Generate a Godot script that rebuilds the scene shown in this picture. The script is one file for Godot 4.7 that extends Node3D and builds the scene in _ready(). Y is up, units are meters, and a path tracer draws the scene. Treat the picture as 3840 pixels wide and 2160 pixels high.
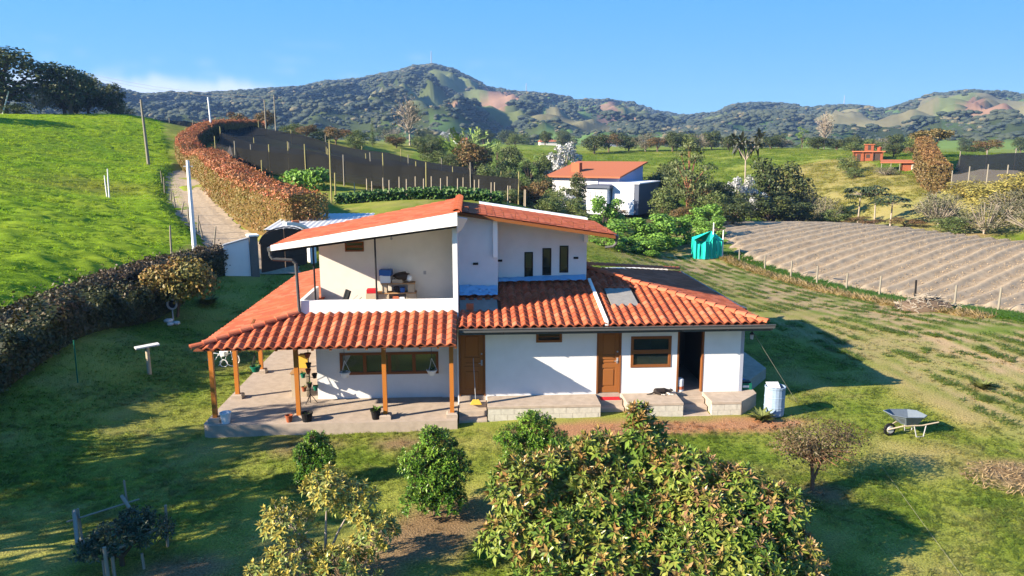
extends Node3D

# ---------------------------------------------------------------- mesh builder
class MB:
	var v := PackedVector3Array()
	var n := PackedVector3Array()
	var c := PackedColorArray()
	var i := PackedInt32Array()
	var col := Color.WHITE

	func tri(a: Vector3, b: Vector3, d: Vector3) -> void:   # counter-clockwise seen from outside
		var k := v.size()
		var m := (b - a).cross(d - a).normalized()
		v.append(a); v.append(b); v.append(d)
		n.append(m); n.append(m); n.append(m)
		c.append(col); c.append(col); c.append(col)
		i.append(k); i.append(k + 2); i.append(k + 1)

	func quad(a: Vector3, b: Vector3, d: Vector3, e: Vector3) -> void:
		var k := v.size()
		var m := (b - a).cross(d - a).normalized()
		if m == Vector3.ZERO:
			m = (d - a).cross(e - a).normalized()
		v.append(a); v.append(b); v.append(d); v.append(e)
		for q in 4:
			n.append(m); c.append(col)
		i.append(k); i.append(k + 2); i.append(k + 1)
		i.append(k); i.append(k + 3); i.append(k + 2)

	func hexa(p: Array) -> void:   # p[0..3] lower ring, p[4..7] upper ring, both counter-clockwise seen from above
		quad(p[4], p[5], p[6], p[7])
		quad(p[3], p[2], p[1], p[0])
		for k in 4:
			var l := (k + 1) % 4
			quad(p[k], p[l], p[l + 4], p[k + 4])

	func box(t: Transform3D, s: Vector3, ch := 0.0) -> void:
		var h := s * 0.5
		if ch <= 0.0:
			hexa([t * Vector3(-h.x, -h.y, h.z), t * Vector3(h.x, -h.y, h.z), t * Vector3(h.x, -h.y, -h.z), t * Vector3(-h.x, -h.y, -h.z),
				t * Vector3(-h.x, h.y, h.z), t * Vector3(h.x, h.y, h.z), t * Vector3(h.x, h.y, -h.z), t * Vector3(-h.x, h.y, -h.z)])
			return
		var g := h - Vector3(ch, 0, ch)
		var lo := [Vector3(-h.x, -h.y, h.z), Vector3(h.x, -h.y, h.z), Vector3(h.x, -h.y, -h.z), Vector3(-h.x, -h.y, -h.z)]
		var md := []
		var tp := []
		for q in lo:
			md.append(Vector3(q.x, h.y - ch, q.z))
			tp.append(Vector3(signf(q.x) * g.x, h.y, signf(q.z) * g.z))
		for k in 4:
			var l := (k + 1) % 4
			quad(t * lo[k], t * lo[l], t * md[l], t * md[k])
			quad(t * md[k], t * md[l], t * tp[l], t * tp[k])
		quad(t * tp[0], t * tp[1], t * tp[2], t * tp[3])
		quad(t * lo[3], t * lo[2], t * lo[1], t * lo[0])

	func bx(a: Vector3, b: Vector3, ch := 0.0) -> void:
		box(Transform3D(Basis(), (a + b) * 0.5), (b - a).abs(), ch)

	func tube(a: Vector3, b: Vector3, ra: float, rb: float, seg := 8, caps := true) -> void:
		var d := (b - a).normalized()
		var x := d.cross(Vector3.RIGHT if absf(d.x) < 0.8 else Vector3.UP).normalized()
		var y := d.cross(x)
		var k := v.size()
		for s in seg:
			var w := TAU * s / seg
			var r := x * cos(w) + y * sin(w)
			v.append(a + r * ra); v.append(b + r * rb)
			n.append(r); n.append(r)
			c.append(col); c.append(col)
		for s in seg:
			var p := k + s * 2
			var q := k + ((s + 1) % seg) * 2
			i.append(p); i.append(q + 1); i.append(q)
			i.append(p); i.append(p + 1); i.append(q + 1)
		if caps:
			for s in range(1, seg - 1):
				tri(v[k + 1], v[k + s * 2 + 1], v[k + s * 2 + 3])
				tri(v[k], v[k + s * 2 + 2], v[k + s * 2])

	func path(p: Array, r0: float, r1: float, seg := 6) -> void:
		for k in p.size() - 1:
			var f0 := float(k) / (p.size() - 1)
			var f1 := float(k + 1) / (p.size() - 1)
			tube(p[k], p[k + 1], lerpf(r0, r1, f0), lerpf(r0, r1, f1), seg, true)

	func lathe(at: Vector3, prof: Array, seg := 14) -> void:   # prof: Vector2(radius, height) from below to above
		for k in prof.size() - 1:
			for s in seg:
				var w0 := TAU * s / seg
				var w1 := TAU * (s + 1) / seg
				var a: Vector2 = prof[k]
				var b: Vector2 = prof[k + 1]
				quad(at + Vector3(cos(w1) * a.x, a.y, sin(w1) * a.x), at + Vector3(cos(w0) * a.x, a.y, sin(w0) * a.x),
					at + Vector3(cos(w0) * b.x, b.y, sin(w0) * b.x), at + Vector3(cos(w1) * b.x, b.y, sin(w1) * b.x))

	func blob(at: Vector3, r: Vector3, rows := 6, seg := 9, bump := 0.0, g: RandomNumberGenerator = null) -> void:
		var k := v.size()
		for a in rows + 1:
			for s in seg:
				var u := PI * a / rows
				var w := TAU * s / seg
				var d := Vector3(sin(u) * cos(w), cos(u), sin(u) * sin(w))
				var q := 1.0 + (g.randf_range(-bump, bump) if g != null and a > 0 and a < rows else 0.0)
				v.append(at + d * r * q)
				n.append((d / r).normalized())
				c.append(col)
		for a in rows:
			for s in seg:
				var p := k + a * seg + s
				var q := k + a * seg + (s + 1) % seg
				i.append(p); i.append(p + seg); i.append(q)
				i.append(q); i.append(p + seg); i.append(q + seg)

	func leaf(p: Vector3, d: Vector3, up: Vector3, l: float, w: float) -> void:   # a bent leaf of four triangles
		var s := d.cross(up).normalized() * (w * 0.5)
		var m := p + d * (l * 0.45)
		var f := up * (w * 0.22)
		var k := v.size()
		var e := p + d * l - up * (l * 0.12)
		v.append(p); v.append(m - s + f); v.append(m); v.append(m + s + f); v.append(e)
		var na := (up - s.normalized() * -0.35).normalized()
		var nb := (up + s.normalized() * -0.35).normalized()
		n.append(up); n.append(na); n.append(up); n.append(nb); n.append(up)
		for q in 5:
			c.append(col)
		i.append(k); i.append(k + 1); i.append(k + 2)
		i.append(k); i.append(k + 2); i.append(k + 3)
		i.append(k + 1); i.append(k + 4); i.append(k + 2)
		i.append(k + 2); i.append(k + 4); i.append(k + 3)

	func card(p: Vector3, x: Vector3, y: Vector3, m: Vector3) -> void:   # a small rhombic leaf clump
		var k := v.size()
		v.append(p - x); v.append(p + y); v.append(p + x); v.append(p - y)
		for q in 4:
			n.append(m); c.append(col)
		i.append(k); i.append(k + 1); i.append(k + 2)
		i.append(k); i.append(k + 2); i.append(k + 3)

	func mesh() -> ArrayMesh:
		var a := []
		a.resize(Mesh.ARRAY_MAX)
		a[Mesh.ARRAY_VERTEX] = v
		a[Mesh.ARRAY_NORMAL] = n
		a[Mesh.ARRAY_COLOR] = c
		a[Mesh.ARRAY_INDEX] = i
		var m := ArrayMesh.new()
		m.add_surface_from_arrays(Mesh.PRIMITIVE_TRIANGLES, a)
		return m

var rng := RandomNumberGenerator.new()
var taken := {}
var M := {}

func numbered(called: String) -> String:
	var k: int = taken.get(called, -1) + 1
	taken[called] = k
	return called if k == 0 else "%s_%03d" % [called, k]

func tag(o: Node3D, label: String, category: String, group := "") -> Node3D:
	o.set_meta("label", label)
	o.set_meta("category", category)
	if group != "":
		o.set_meta("group", group)
	return o

func thing(called: String, label: String, category: String, at := Vector3.ZERO, turn := 0.0, group := "") -> Node3D:
	var o := Node3D.new()
	o.name = numbered(called)
	add_child(o, true)
	o.position = at
	o.rotation.y = turn
	return tag(o, label, category, group)

func put(parent: Node3D, called: String, b, mat: Material, kind := "") -> MeshInstance3D:
	var o := MeshInstance3D.new()
	o.name = called
	o.mesh = b.mesh() if b is MB else b
	o.material_override = mat
	if kind != "":
		o.set_meta("kind", kind)
	parent.add_child(o, true)
	return o

func single(called: String, b, mat: Material, label: String, category: String, at := Vector3.ZERO, group := "") -> MeshInstance3D:
	var o := put(self, numbered(called), b, mat)
	o.position = at
	tag(o, label, category, group)
	return o

func structure(called: String, b, mat: Material, kind := "structure") -> MeshInstance3D:
	return put(self, called, b, mat, kind)

func copy(o: Node3D, called: String, label: String, category: String, group := "") -> Node3D:
	var r: Node3D = o.duplicate()
	r.name = numbered(called)
	add_child(r, true)
	r.visible = true
	return tag(r, label, category, group)

func many(parent: Node3D, called: String, m: Mesh, mat: Material, buf: PackedFloat32Array) -> MultiMeshInstance3D:
	var mm := MultiMesh.new()
	mm.transform_format = MultiMesh.TRANSFORM_3D
	mm.use_colors = true
	mm.mesh = m
	mm.instance_count = buf.size() / 16
	mm.buffer = buf
	var o := MultiMeshInstance3D.new()
	o.name = called
	o.multimesh = mm
	o.material_override = mat
	o.set_meta("kind", "stuff")
	parent.add_child(o, true)
	return o

func row(buf: PackedFloat32Array, t: Transform3D, c: Color) -> void:
	buf.append_array(PackedFloat32Array([t.basis.x.x, t.basis.y.x, t.basis.z.x, t.origin.x, t.basis.x.y, t.basis.y.y, t.basis.z.y, t.origin.y,
		t.basis.x.z, t.basis.y.z, t.basis.z.z, t.origin.z, c.r, c.g, c.b, 1.0]))

# ---------------------------------------------------------------- materials
func gray(seed_: int, freq: float, oct: int, lo: float, hi: float, size := 512, type := FastNoiseLite.TYPE_SIMPLEX_SMOOTH) -> ImageTexture:
	var f := FastNoiseLite.new()
	f.seed = seed_
	f.frequency = freq
	f.noise_type = type
	f.fractal_octaves = oct
	f.fractal_gain = 0.6
	var im := f.get_seamless_image(size, size, false, false, 0.15, true)
	im.convert(Image.FORMAT_L8)
	var d := im.get_data()
	for k in d.size():
		d[k] = int(255.0 * pow(lerpf(lo, hi, d[k] / 255.0), 0.4545 if hi - lo < 0.9 else 1.0))
	return ImageTexture.create_from_image(Image.create_from_data(size, size, false, Image.FORMAT_L8, d))

func mat(called: String, c: Color, rough := 0.8, tex: Texture2D = null, per_m := 1.0, bump: Texture2D = null, cm := 0.0, bump_per_m := 0.0) -> StandardMaterial3D:
	var m := StandardMaterial3D.new()
	m.resource_name = called
	m.albedo_color = c.linear_to_srgb()
	m.roughness = rough
	m.metallic_specular = 0.22
	if tex != null or bump != null:
		m.uv1_triplanar = true
		m.uv1_world_triplanar = true
		m.uv1_scale = Vector3.ONE * per_m
	if tex != null:
		m.albedo_texture = tex
	if bump != null:
		m.heightmap_enabled = true
		m.heightmap_texture = bump
		m.heightmap_scale = cm
	M[called] = m
	return m

func leafmat(called: String, rough := 0.5, back := 0.5) -> StandardMaterial3D:
	var m := mat(called, Color(1, 1, 1), rough)
	m.albedo_color = Color.WHITE
	m.vertex_color_use_as_albedo = true
	m.cull_mode = BaseMaterial3D.CULL_DISABLED
	m.metallic_specular = 0.4
	if back > 0.0:
		m.backlight_enabled = true
		m.backlight = Color(back, back, back * 0.6)
	return m

func materials() -> void:
	var fine := gray(11, 0.03, 5, 0.80, 1.0)
	var coarse := gray(12, 0.012, 5, 0.74, 1.0)
	var rough_ := gray(13, 0.05, 4, 0.0, 1.0)
	var grain := gray(14, 0.09, 3, 0.70, 1.0)
	var white := gray(15, 0.008, 6, 0.91, 1.0)
	mat("white_plaster", Color(0.66, 0.68, 0.71), 0.85, white, 0.35, rough_, 0.04)
	mat("cream_plaster", Color(0.64, 0.61, 0.57), 0.9, white, 0.35)
	mat("white_paint", Color(0.84, 0.84, 0.83), 0.55)
	mat("white_flashing", Color(0.80, 0.82, 0.84), 0.5, white, 0.8)
	mat("concrete", Color(0.40, 0.335, 0.28), 0.92, coarse, 0.45, rough_, 0.12)
	mat("block", Color(0.50, 0.48, 0.43), 0.95, coarse, 0.9, rough_, 0.15)
	mat("mortar", Color(0.36, 0.345, 0.32), 0.95, coarse, 0.9)
	var tones := [Color(0.40, 0.105, 0.050), Color(0.45, 0.125, 0.062), Color(0.36, 0.090, 0.044), Color(0.50, 0.155, 0.085), Color(0.30, 0.080, 0.044)]
	for k in 5:
		mat("tile_%d" % k, tones[k], 0.72, fine, 1.2, rough_, 0.05)
	var tc := mat("tiles_joined", Color(1, 1, 1), 0.72, fine, 1.2)
	tc.vertex_color_use_as_albedo = true
	mat("deck", Color(0.16, 0.055, 0.03), 0.9)
	mat("orange_wood", Color(0.47, 0.17, 0.035), 0.45, grain, 1.6)
	mat("brown_wood", Color(0.22, 0.085, 0.03), 0.5, grain, 1.6)
	mat("door_wood", Color(0.30, 0.115, 0.035), 0.45, grain, 1.3)
	mat("dark_metal", Color(0.022, 0.022, 0.026), 0.45)
	mat("gutter_metal", Color(0.075, 0.078, 0.082), 0.38)
	mat("grey_metal", Color(0.30, 0.31, 0.33), 0.42)
	mat("room", Color(0.10, 0.09, 0.08), 0.9)
	var gl := mat("glass", Color(0.02, 0.03, 0.03), 0.03)
	gl.transparency = BaseMaterial3D.TRANSPARENCY_ALPHA
	gl.albedo_color.a = 0.72
	gl.metallic_specular = 0.5
	mat("sheet_glass", Color(0.27, 0.26, 0.24), 0.25, coarse, 0.6)
	mat("blue_tarp", Color(0.24, 0.50, 0.80), 0.42, fine, 2.0)
	mat("green_tarp", Color(0.015, 0.44, 0.36), 0.5, fine, 1.0)
	mat("red_cloth", Color(0.42, 0.02, 0.03), 0.8)
	mat("terracotta", Color(0.26, 0.075, 0.035), 0.8)
	mat("black_plastic", Color(0.014, 0.014, 0.015), 0.4)
	mat("green_plastic", Color(0.01, 0.12, 0.075), 0.4)
	mat("white_plastic", Color(0.62, 0.66, 0.70), 0.4)
	mat("blue_plastic", Color(0.03, 0.10, 0.33), 0.45)
	mat("barrel_blue", Color(0.25, 0.34, 0.48), 0.5, coarse, 1.2)
	mat("pale_wood", Color(0.45, 0.38, 0.29), 0.85, grain, 1.5)
	mat("weathered_wood", Color(0.22, 0.18, 0.14), 0.95, grain, 2.0)
	mat("crate_wood", Color(0.40, 0.24, 0.12), 0.8, grain, 2.0)
	mat("yellow_paint", Color(0.55, 0.36, 0.06), 0.6)
	mat("pole_white", Color(0.66, 0.68, 0.72), 0.6)
	mat("pole_wood", Color(0.25, 0.23, 0.19), 0.9, grain, 1.0)
	mat("bamboo", Color(0.30, 0.27, 0.12), 0.8, grain, 1.0)
	mat("bark", Color(0.15, 0.11, 0.08), 0.95, coarse, 2.0, rough_, 2.0)
	mat("pale_bark", Color(0.36, 0.31, 0.26), 0.9, coarse, 2.0)
	mat("red_bark", Color(0.26, 0.13, 0.08), 0.9, coarse, 2.0)
	mat("twig", Color(0.17, 0.125, 0.085), 0.95)
	mat("dark_gate", Color(0.045, 0.032, 0.027), 0.55)
	mat("stone", Color(0.16, 0.16, 0.16), 0.9, coarse, 1.5, rough_, 3.0)
	mat("pale_stone", Color(0.62, 0.62, 0.62), 0.85, coarse, 2.0)
	mat("tin", Color(0.52, 0.55, 0.60), 0.45, coarse, 0.5)
	mat("brick_wall", Color(0.24, 0.075, 0.038), 0.9, coarse, 0.8)
	mat("far_tile", Color(0.36, 0.125, 0.065), 0.85, fine, 0.6)
	mat("roof_and_shade_grey", Color(0.085, 0.10, 0.14), 0.8, white, 0.3)  # porch roof colour, and the shade painted on the annex's right side
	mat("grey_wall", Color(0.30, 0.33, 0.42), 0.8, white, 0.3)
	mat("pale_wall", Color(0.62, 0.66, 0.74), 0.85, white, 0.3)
	mat("shade_lilac_wall", Color(0.42, 0.44, 0.64), 0.85, white, 0.3)  # bluish shade put into the colour of the white gable
	mat("black_cat", Color(0.012, 0.011, 0.011), 0.7)
	mat("wire", Color(0.20, 0.19, 0.16), 0.6)
	mat("dark_wire", Color(0.05, 0.05, 0.05), 0.6)
	mat("earth", Color(0.40, 0.235, 0.14), 0.98, coarse, 0.7, rough_, 1.5)
	var dirt := gray(21, 0.02, 6, 0.55, 1.0)
	mat("lane_dirt", Color(0.44, 0.36, 0.27), 0.98, dirt, 0.25, rough_, 0.8)
	var soil := mat("soil", Color(1, 1, 1), 0.98, gray(22, 0.035, 6, 0.62, 1.0), 0.6, rough_, 1.0)
	soil.vertex_color_use_as_albedo = true
	var g := mat("ground", Color(1, 1, 1), 0.95, gray(23, 0.06, 6, 0.22, 1.0), 0.5, rough_, 1.2)
	g.vertex_color_use_as_albedo = true
	g.metallic_specular = 0.15
	var far := mat("far_ground", Color(1, 1, 1), 0.95, gray(24, 0.02, 6, 0.75, 1.0), 0.01)
	far.vertex_color_use_as_albedo = true
	far.metallic_specular = 0.1
	var net := mat("shade_net", Color(0.013, 0.014, 0.014), 0.9)
	net.transparency = BaseMaterial3D.TRANSPARENCY_ALPHA
	net.albedo_color.a = 0.80
	net.cull_mode = BaseMaterial3D.CULL_DISABLED
	var net2 := mat("pale_net", Color(0.085, 0.08, 0.082), 0.9)
	net2.transparency = BaseMaterial3D.TRANSPARENCY_ALPHA
	net2.albedo_color.a = 0.72
	net2.cull_mode = BaseMaterial3D.CULL_DISABLED
	leafmat("leaf", 0.55, 0.5)
	leafmat("leaf_gloss", 0.34, 0.3)
	leafmat("grass_blade", 0.7, 1.0)
	leafmat("forest", 0.9, 0.0)
	leafmat("fur", 0.7, 0.0)
	mat("barrow", Color(0.13, 0.165, 0.21), 0.42, coarse, 1.5)
	mat("twig_grey", Color(0.27, 0.24, 0.20), 0.95)

func _ready() -> void:
	rng.seed = 20240
	# camera
	var cam := Camera3D.new()
	cam.name = "camera"
	cam.fov = 41.75
	cam.near = 0.2
	cam.far = 6000.0
	cam.transform = Transform3D(Basis(Vector3(0.99855908, -0.00223151, 0.05361705), Vector3(0.01188891, 0.98350587, -0.18048508), Vector3(-0.05232993, 0.18086247, 0.98211524)), Vector3(0, 8.4, 23.0))
	add_child(cam)
	cam.make_current()
	# sky, haze, exposure
	var env := Environment.new()
	env.background_mode = Environment.BG_SKY
	var sky := Sky.new()
	var sm := PanoramaSkyMaterial.new()
	sm.panorama = sky_image()
	sky.sky_material = sm
	env.sky = sky
	env.background_energy_multiplier = 1.0
	env.tonemap_mode = Environment.TONE_MAPPER_LINEAR
	env.tonemap_exposure = 3.5
	env.fog_enabled = true
	env.fog_density = 0.00018
	env.fog_light_color = Color(0.55, 0.72, 0.98)
	env.sdfgi_enabled = true
	env.ssao_enabled = true
	env.ssil_enabled = true
	var we := WorldEnvironment.new()
	we.name = "world"
	we.environment = env
	add_child(we)
	# the low sun at the left, behind the viewer
	var sun := DirectionalLight3D.new()
	sun.name = "sun"
	sun.light_color = Color(1.0, 0.93, 0.82)
	sun.light_energy = 1.6
	sun.light_angular_distance = 0.5
	sun.shadow_enabled = true
	add_child(sun)
	sun.look_at_from_position(Vector3.ZERO, Vector3(2.5, -1.2, -1.0), Vector3.UP)
	materials()
	survey()
	terrain()
	mountains()
	house()
	neighbours()
	objects()
	plants()
	grass()

func sky_image() -> ImageTexture:
	var w := 1024
	var h := 512
	var f := FastNoiseLite.new()
	f.seed = 9
	f.frequency = 1.0
	f.fractal_octaves = 5
	var d := PackedFloat32Array()
	d.resize(w * h * 3)
	var sun := Vector3(-2.5, 1.2, 1.0).normalized()
	for j in h:
		var el := 90.0 - (j + 0.5) * 180.0 / h
		for i in w:
			var az := (i + 0.5) * TAU / w
			var dir := Vector3(sin(az) * cos(deg_to_rad(el)), sin(deg_to_rad(el)), -cos(az) * cos(deg_to_rad(el)))
			var e := maxf(el, 0.0)
			var c := Color(0.130, 0.245, 0.318).lerp(Color(0.025, 0.122, 0.280), 1.0 - exp(-e / 5.5))
			c = c.lerp(Color(0.013, 0.058, 0.165), 1.0 - exp(-maxf(e - 10.0, 0.0) / 35.0))
			c = c * (1.0 + 1.4 * exp(-rad_to_deg(dir.angle_to(sun)) / 28.0))
			if el < 0.0:
				c = Color(0.12, 0.14, 0.07)
			elif el < 9.0:
				var a := wrapf(rad_to_deg(az), -180.0, 180.0)
				# a low bank of white cloud at the left, above the ridge
				var t := 4.9 + 0.35 * f.get_noise_2d(a * 0.30, 1.0) + 0.3 * f.get_noise_2d(a * 1.1, el * 0.5) - maxf(0.0, a + 17.0) * 0.12
				var q := clampf((t - el) / 0.55, 0.0, 1.0) * clampf((-10.5 - a) / 5.0, 0.0, 1.0)
				q *= 0.95 - 0.3 * clampf(f.get_noise_2d(a * 0.5, el * 2.2), 0.0, 1.0)
				c = c.lerp(Color(0.285, 0.31, 0.335), q)
				var wisp := clampf(f.get_noise_2d(a * 0.16 + 40.0, el * 1.6) * 1.6 - 0.45, 0.0, 0.5) * clampf((a + 60.0) / 20.0, 0.0, 1.0) * clampf((8.0 - a) / 12.0, 0.0, 1.0) * clampf(1.0 - absf(el - 5.6) / 2.0, 0.0, 1.0)
				c = c.lerp(Color(0.20, 0.26, 0.32), wisp)
			var k := (j * w + i) * 3
			d[k] = c.r
			d[k + 1] = c.g
			d[k + 2] = c.b
	return ImageTexture.create_from_image(Image.create_from_data(w, h, false, Image.FORMAT_RGBF, d.to_byte_array()))

# ---------------------------------------------------------------- the lie of the land
# surveyed heights (x, y, z) joined by a thin-plate spline
const SPOT := [
	Vector3(-8, 0.1, 1.8), Vector3(-0.5, 0.15, 1.8), Vector3(3, 0.28, 1.2), Vector3(8.5, 0.28, 1), Vector3(11, 0.25, -3), Vector3(10, 0.3, -10),
	Vector3(4, 0.6, -14), Vector3(-4, 0.8, -14), Vector3(-9, 0.45, -8), Vector3(-9, 0.25, -3), Vector3(0, 0, 8), Vector3(9, 0.05, 6),
	Vector3(14, 0.1, 5), Vector3(-8, 0, 8), Vector3(0, 0, 16), Vector3(18, 0, 10), Vector3(-16, 0.2, 10), Vector3(0, 0, 30),
	Vector3(40, -0.5, 20), Vector3(-40, 2, 20), Vector3(-13.5, 0.45, -10.5), Vector3(-13, 0.25, -2), Vector3(13, 0.15, 2.7), Vector3(-10.9, 1.7, -18.6),
	Vector3(-16.1, 2.8, -26.5), Vector3(-22.8, 4.4, -41.1), Vector3(-29, 5.3, -55.9), Vector3(-36.1, 6.4, -72.4), Vector3(-39.6, 8.5, -88.1), Vector3(-42.1, 11, -110.5),
	Vector3(-16.3, 2.8, -3.4), Vector3(-23.3, 4.1, -15.5), Vector3(-34.8, 6.3, -35.4), Vector3(-52.9, 9.9, -66.6), Vector3(-70.9, 13.7, -97.7), Vector3(-63, 13.9, -103.1),
	Vector3(-53.4, 13.8, -106.4), Vector3(-38, 6.7, -69.5), Vector3(-30.4, 4.4, -42.3), Vector3(-17.8, 2.7, -11.7), Vector3(-16.1, 2.9, -18), Vector3(-48.8, 11.3, -114.6),
	Vector3(-100, 13, -20), Vector3(-60, 7.5, 0), Vector3(-28, 1.6, 2), Vector3(-40, 3.6, 0), Vector3(-110, 14, -140), Vector3(-75, 13, -150),
	Vector3(-75, 11, -190), Vector3(-120, 12, -220), Vector3(-11, 4.1, -38), Vector3(-21, 5.8, -58.3), Vector3(-8.9, 4.2, -33.3), Vector3(-32.9, 10.8, -111),
	Vector3(-21.9, 8.8, -105.1), Vector3(-10.9, 5.8, -91.5), Vector3(4.5, 2.3, -58.9), Vector3(-1.7, 3.8, -72), Vector3(2.4, 4.4, -39), Vector3(2, 1.6, -24),
	Vector3(8, 0.9, -22), Vector3(-6.5, 8.2, -126.9), Vector3(12.9, 9.9, -236.7), Vector3(18.4, 1.5, -61), Vector3(11, 1.6, -56.2), Vector3(10.8, 1.6, -42.1),
	Vector3(16.4, 0.1, -32.6), Vector3(19.6, 0.7, -35.8), Vector3(28.1, 0.5, -56.2), Vector3(36.6, 0.6, -54.8), Vector3(42.4, 0.6, -47.2), Vector3(46.1, 0.4, -37.4),
	Vector3(23.8, 0.2, -15.8), Vector3(23.3, 1.1, -7), Vector3(30, 0.3, -31.3), Vector3(25.3, 0.2, -61.3), Vector3(47.1, -1.1, -67.5), Vector3(27.3, 1.5, -102),
	Vector3(30, 6.8, -159.5), Vector3(49.6, 7.4, -160.4), Vector3(75.2, 8.2, -151.5), Vector3(82.9, 7.8, -147.9), Vector3(49.8, 3.5, -118.5), Vector3(52, 0.2, -82.9),
	Vector3(59.5, 3.1, -81.2), Vector3(50.9, -0.9, -70), Vector3(71.2, 6.4, -111.3), Vector3(69.8, 4.9, -98.4), Vector3(63.3, 3.1, -78.9), Vector3(57.6, 3.4, -64.8),
	Vector3(57.3, 3.2, -52.8), Vector3(52.2, 0.8, -52.8), Vector3(49.7, 0, -42.2), Vector3(130.9, 6, -178.2), Vector3(190.2, 6.7, -246.7), Vector3(239.5, 7.1, -297.4),
	Vector3(118.7, 8.6, -252.5), Vector3(48.7, 8.8, -273), Vector3(113.8, 8.4, -360.5), Vector3(-43.1, 10.8, -273.9), Vector3(-97.9, 13.6, -260.6), Vector3(-250, 20, -300),
	Vector3(300, 5, -100), Vector3(320, 2, 20), Vector3(200, 2, -30), Vector3(110, 0, -30), Vector3(300, 9, -420), Vector3(0, 11, -420),
	Vector3(-260, 20, -100), Vector3(-260, 16, 40),
]
const GX0 := -270.0
const GZ0 := -440.0
const GS := 5.0
const GNX := 122
const GNZ := 104
var heights := PackedFloat32Array()
var n_big := FastNoiseLite.new()
var n_mid := FastNoiseLite.new()
var n_small := FastNoiseLite.new()

func tps(r2: float) -> float:
	return 0.25 * r2 * log(r2 + 1e-9)

func survey() -> void:
	for q in [[n_big, 0.03, 1], [n_mid, 0.16, 2], [n_small, 0.7, 3]]:
		q[0].frequency = q[1]
		q[0].seed = q[2]
		q[0].noise_type = FastNoiseLite.TYPE_SIMPLEX_SMOOTH
		q[0].fractal_octaves = 3
	var n := SPOT.size()
	var w := n + 3
	var a := []
	for r in w:
		var line := PackedFloat64Array()
		line.resize(w + 1)
		a.append(line)
	for r in n:
		var p: Vector3 = SPOT[r] / 50.0
		for s in n:
			var q: Vector3 = SPOT[s] / 50.0
			a[r][s] = tps((p.x - q.x) * (p.x - q.x) + (p.z - q.z) * (p.z - q.z)) + (0.002 if r == s else 0.0)
		a[r][n] = 1.0
		a[r][n + 1] = p.x
		a[r][n + 2] = p.z
		a[n][r] = 1.0
		a[n + 1][r] = p.x
		a[n + 2][r] = p.z
		a[r][w] = SPOT[r].y
	for k in w:
		var best := k
		for r in range(k + 1, w):
			if absf(a[r][k]) > absf(a[best][k]):
				best = r
		var t = a[k]
		a[k] = a[best]
		a[best] = t
		var top: PackedFloat64Array = a[k]
		for r in range(k + 1, w):
			var line: PackedFloat64Array = a[r]
			var f := line[k] / top[k]
			if f != 0.0:
				for s in range(k, w + 1):
					line[s] -= f * top[s]
				a[r] = line
	var x := PackedFloat64Array()
	x.resize(w)
	for k in range(w - 1, -1, -1):
		var line: PackedFloat64Array = a[k]
		var s := line[w]
		for q in range(k + 1, w):
			s -= line[q] * x[q]
		x[k] = s / line[k]
	var px := PackedFloat64Array()
	var pz := PackedFloat64Array()
	for p in SPOT:
		px.append(p.x / 50.0)
		pz.append(p.z / 50.0)
	heights.resize(GNX * GNZ)
	for j in GNZ:
		for i in GNX:
			var qx := (GX0 + i * GS) / 50.0
			var qz := (GZ0 + j * GS) / 50.0
			var s := x[n] + x[n + 1] * qx + x[n + 2] * qz
			for k in n:
				var dx := qx - px[k]
				var dz := qz - pz[k]
				var r2 := dx * dx + dz * dz + 1e-9
				s += x[k] * 0.25 * r2 * log(r2)
			heights[j * GNX + i] = s

func cubic(a: float, b: float, c: float, d: float, t: float) -> float:
	return b + 0.5 * t * (c - a + t * (2.0 * a - 5.0 * b + 4.0 * c - d + t * (3.0 * (b - c) + d - a)))

func H(x: float, z: float) -> float:
	var fx := clampf((x - GX0) / GS, 1.0, GNX - 3.001)
	var fz := clampf((z - GZ0) / GS, 1.0, GNZ - 3.001)
	var i := int(fx)
	var j := int(fz)
	fx -= i
	fz -= j
	var k := (j - 1) * GNX + i - 1
	var r0 := cubic(heights[k], heights[k + 1], heights[k + 2], heights[k + 3], fx)
	k += GNX
	var r1 := cubic(heights[k], heights[k + 1], heights[k + 2], heights[k + 3], fx)
	k += GNX
	var r2 := cubic(heights[k], heights[k + 1], heights[k + 2], heights[k + 3], fx)
	k += GNX
	var r3 := cubic(heights[k], heights[k + 1], heights[k + 2], heights[k + 3], fx)
	var y := cubic(r0, r1, r2, r3, fz)
	if x > -40.0 and x < -11.0 and z > -76.0 and z < -20.0:   # the lane lies in a hollow
		var d := near_line(x, z, LANE)
		if d < 3.0:
			y -= 0.6 * smoothstep(3.0, 1.5, d) * smoothstep(-20.0, -25.0, z)
	return y

func on(x: float, z: float, up := 0.0) -> Vector3:
	return Vector3(x, H(x, z) + up, z)

func near_line(x: float, z: float, line: Array) -> float:
	var best := 1e9
	var p := Vector2(x, z)
	for k in line.size() - 1:
		best = minf(best, p.distance_to(Geometry2D.get_closest_point_to_segment(p, line[k], line[k + 1])))
	return best

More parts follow.
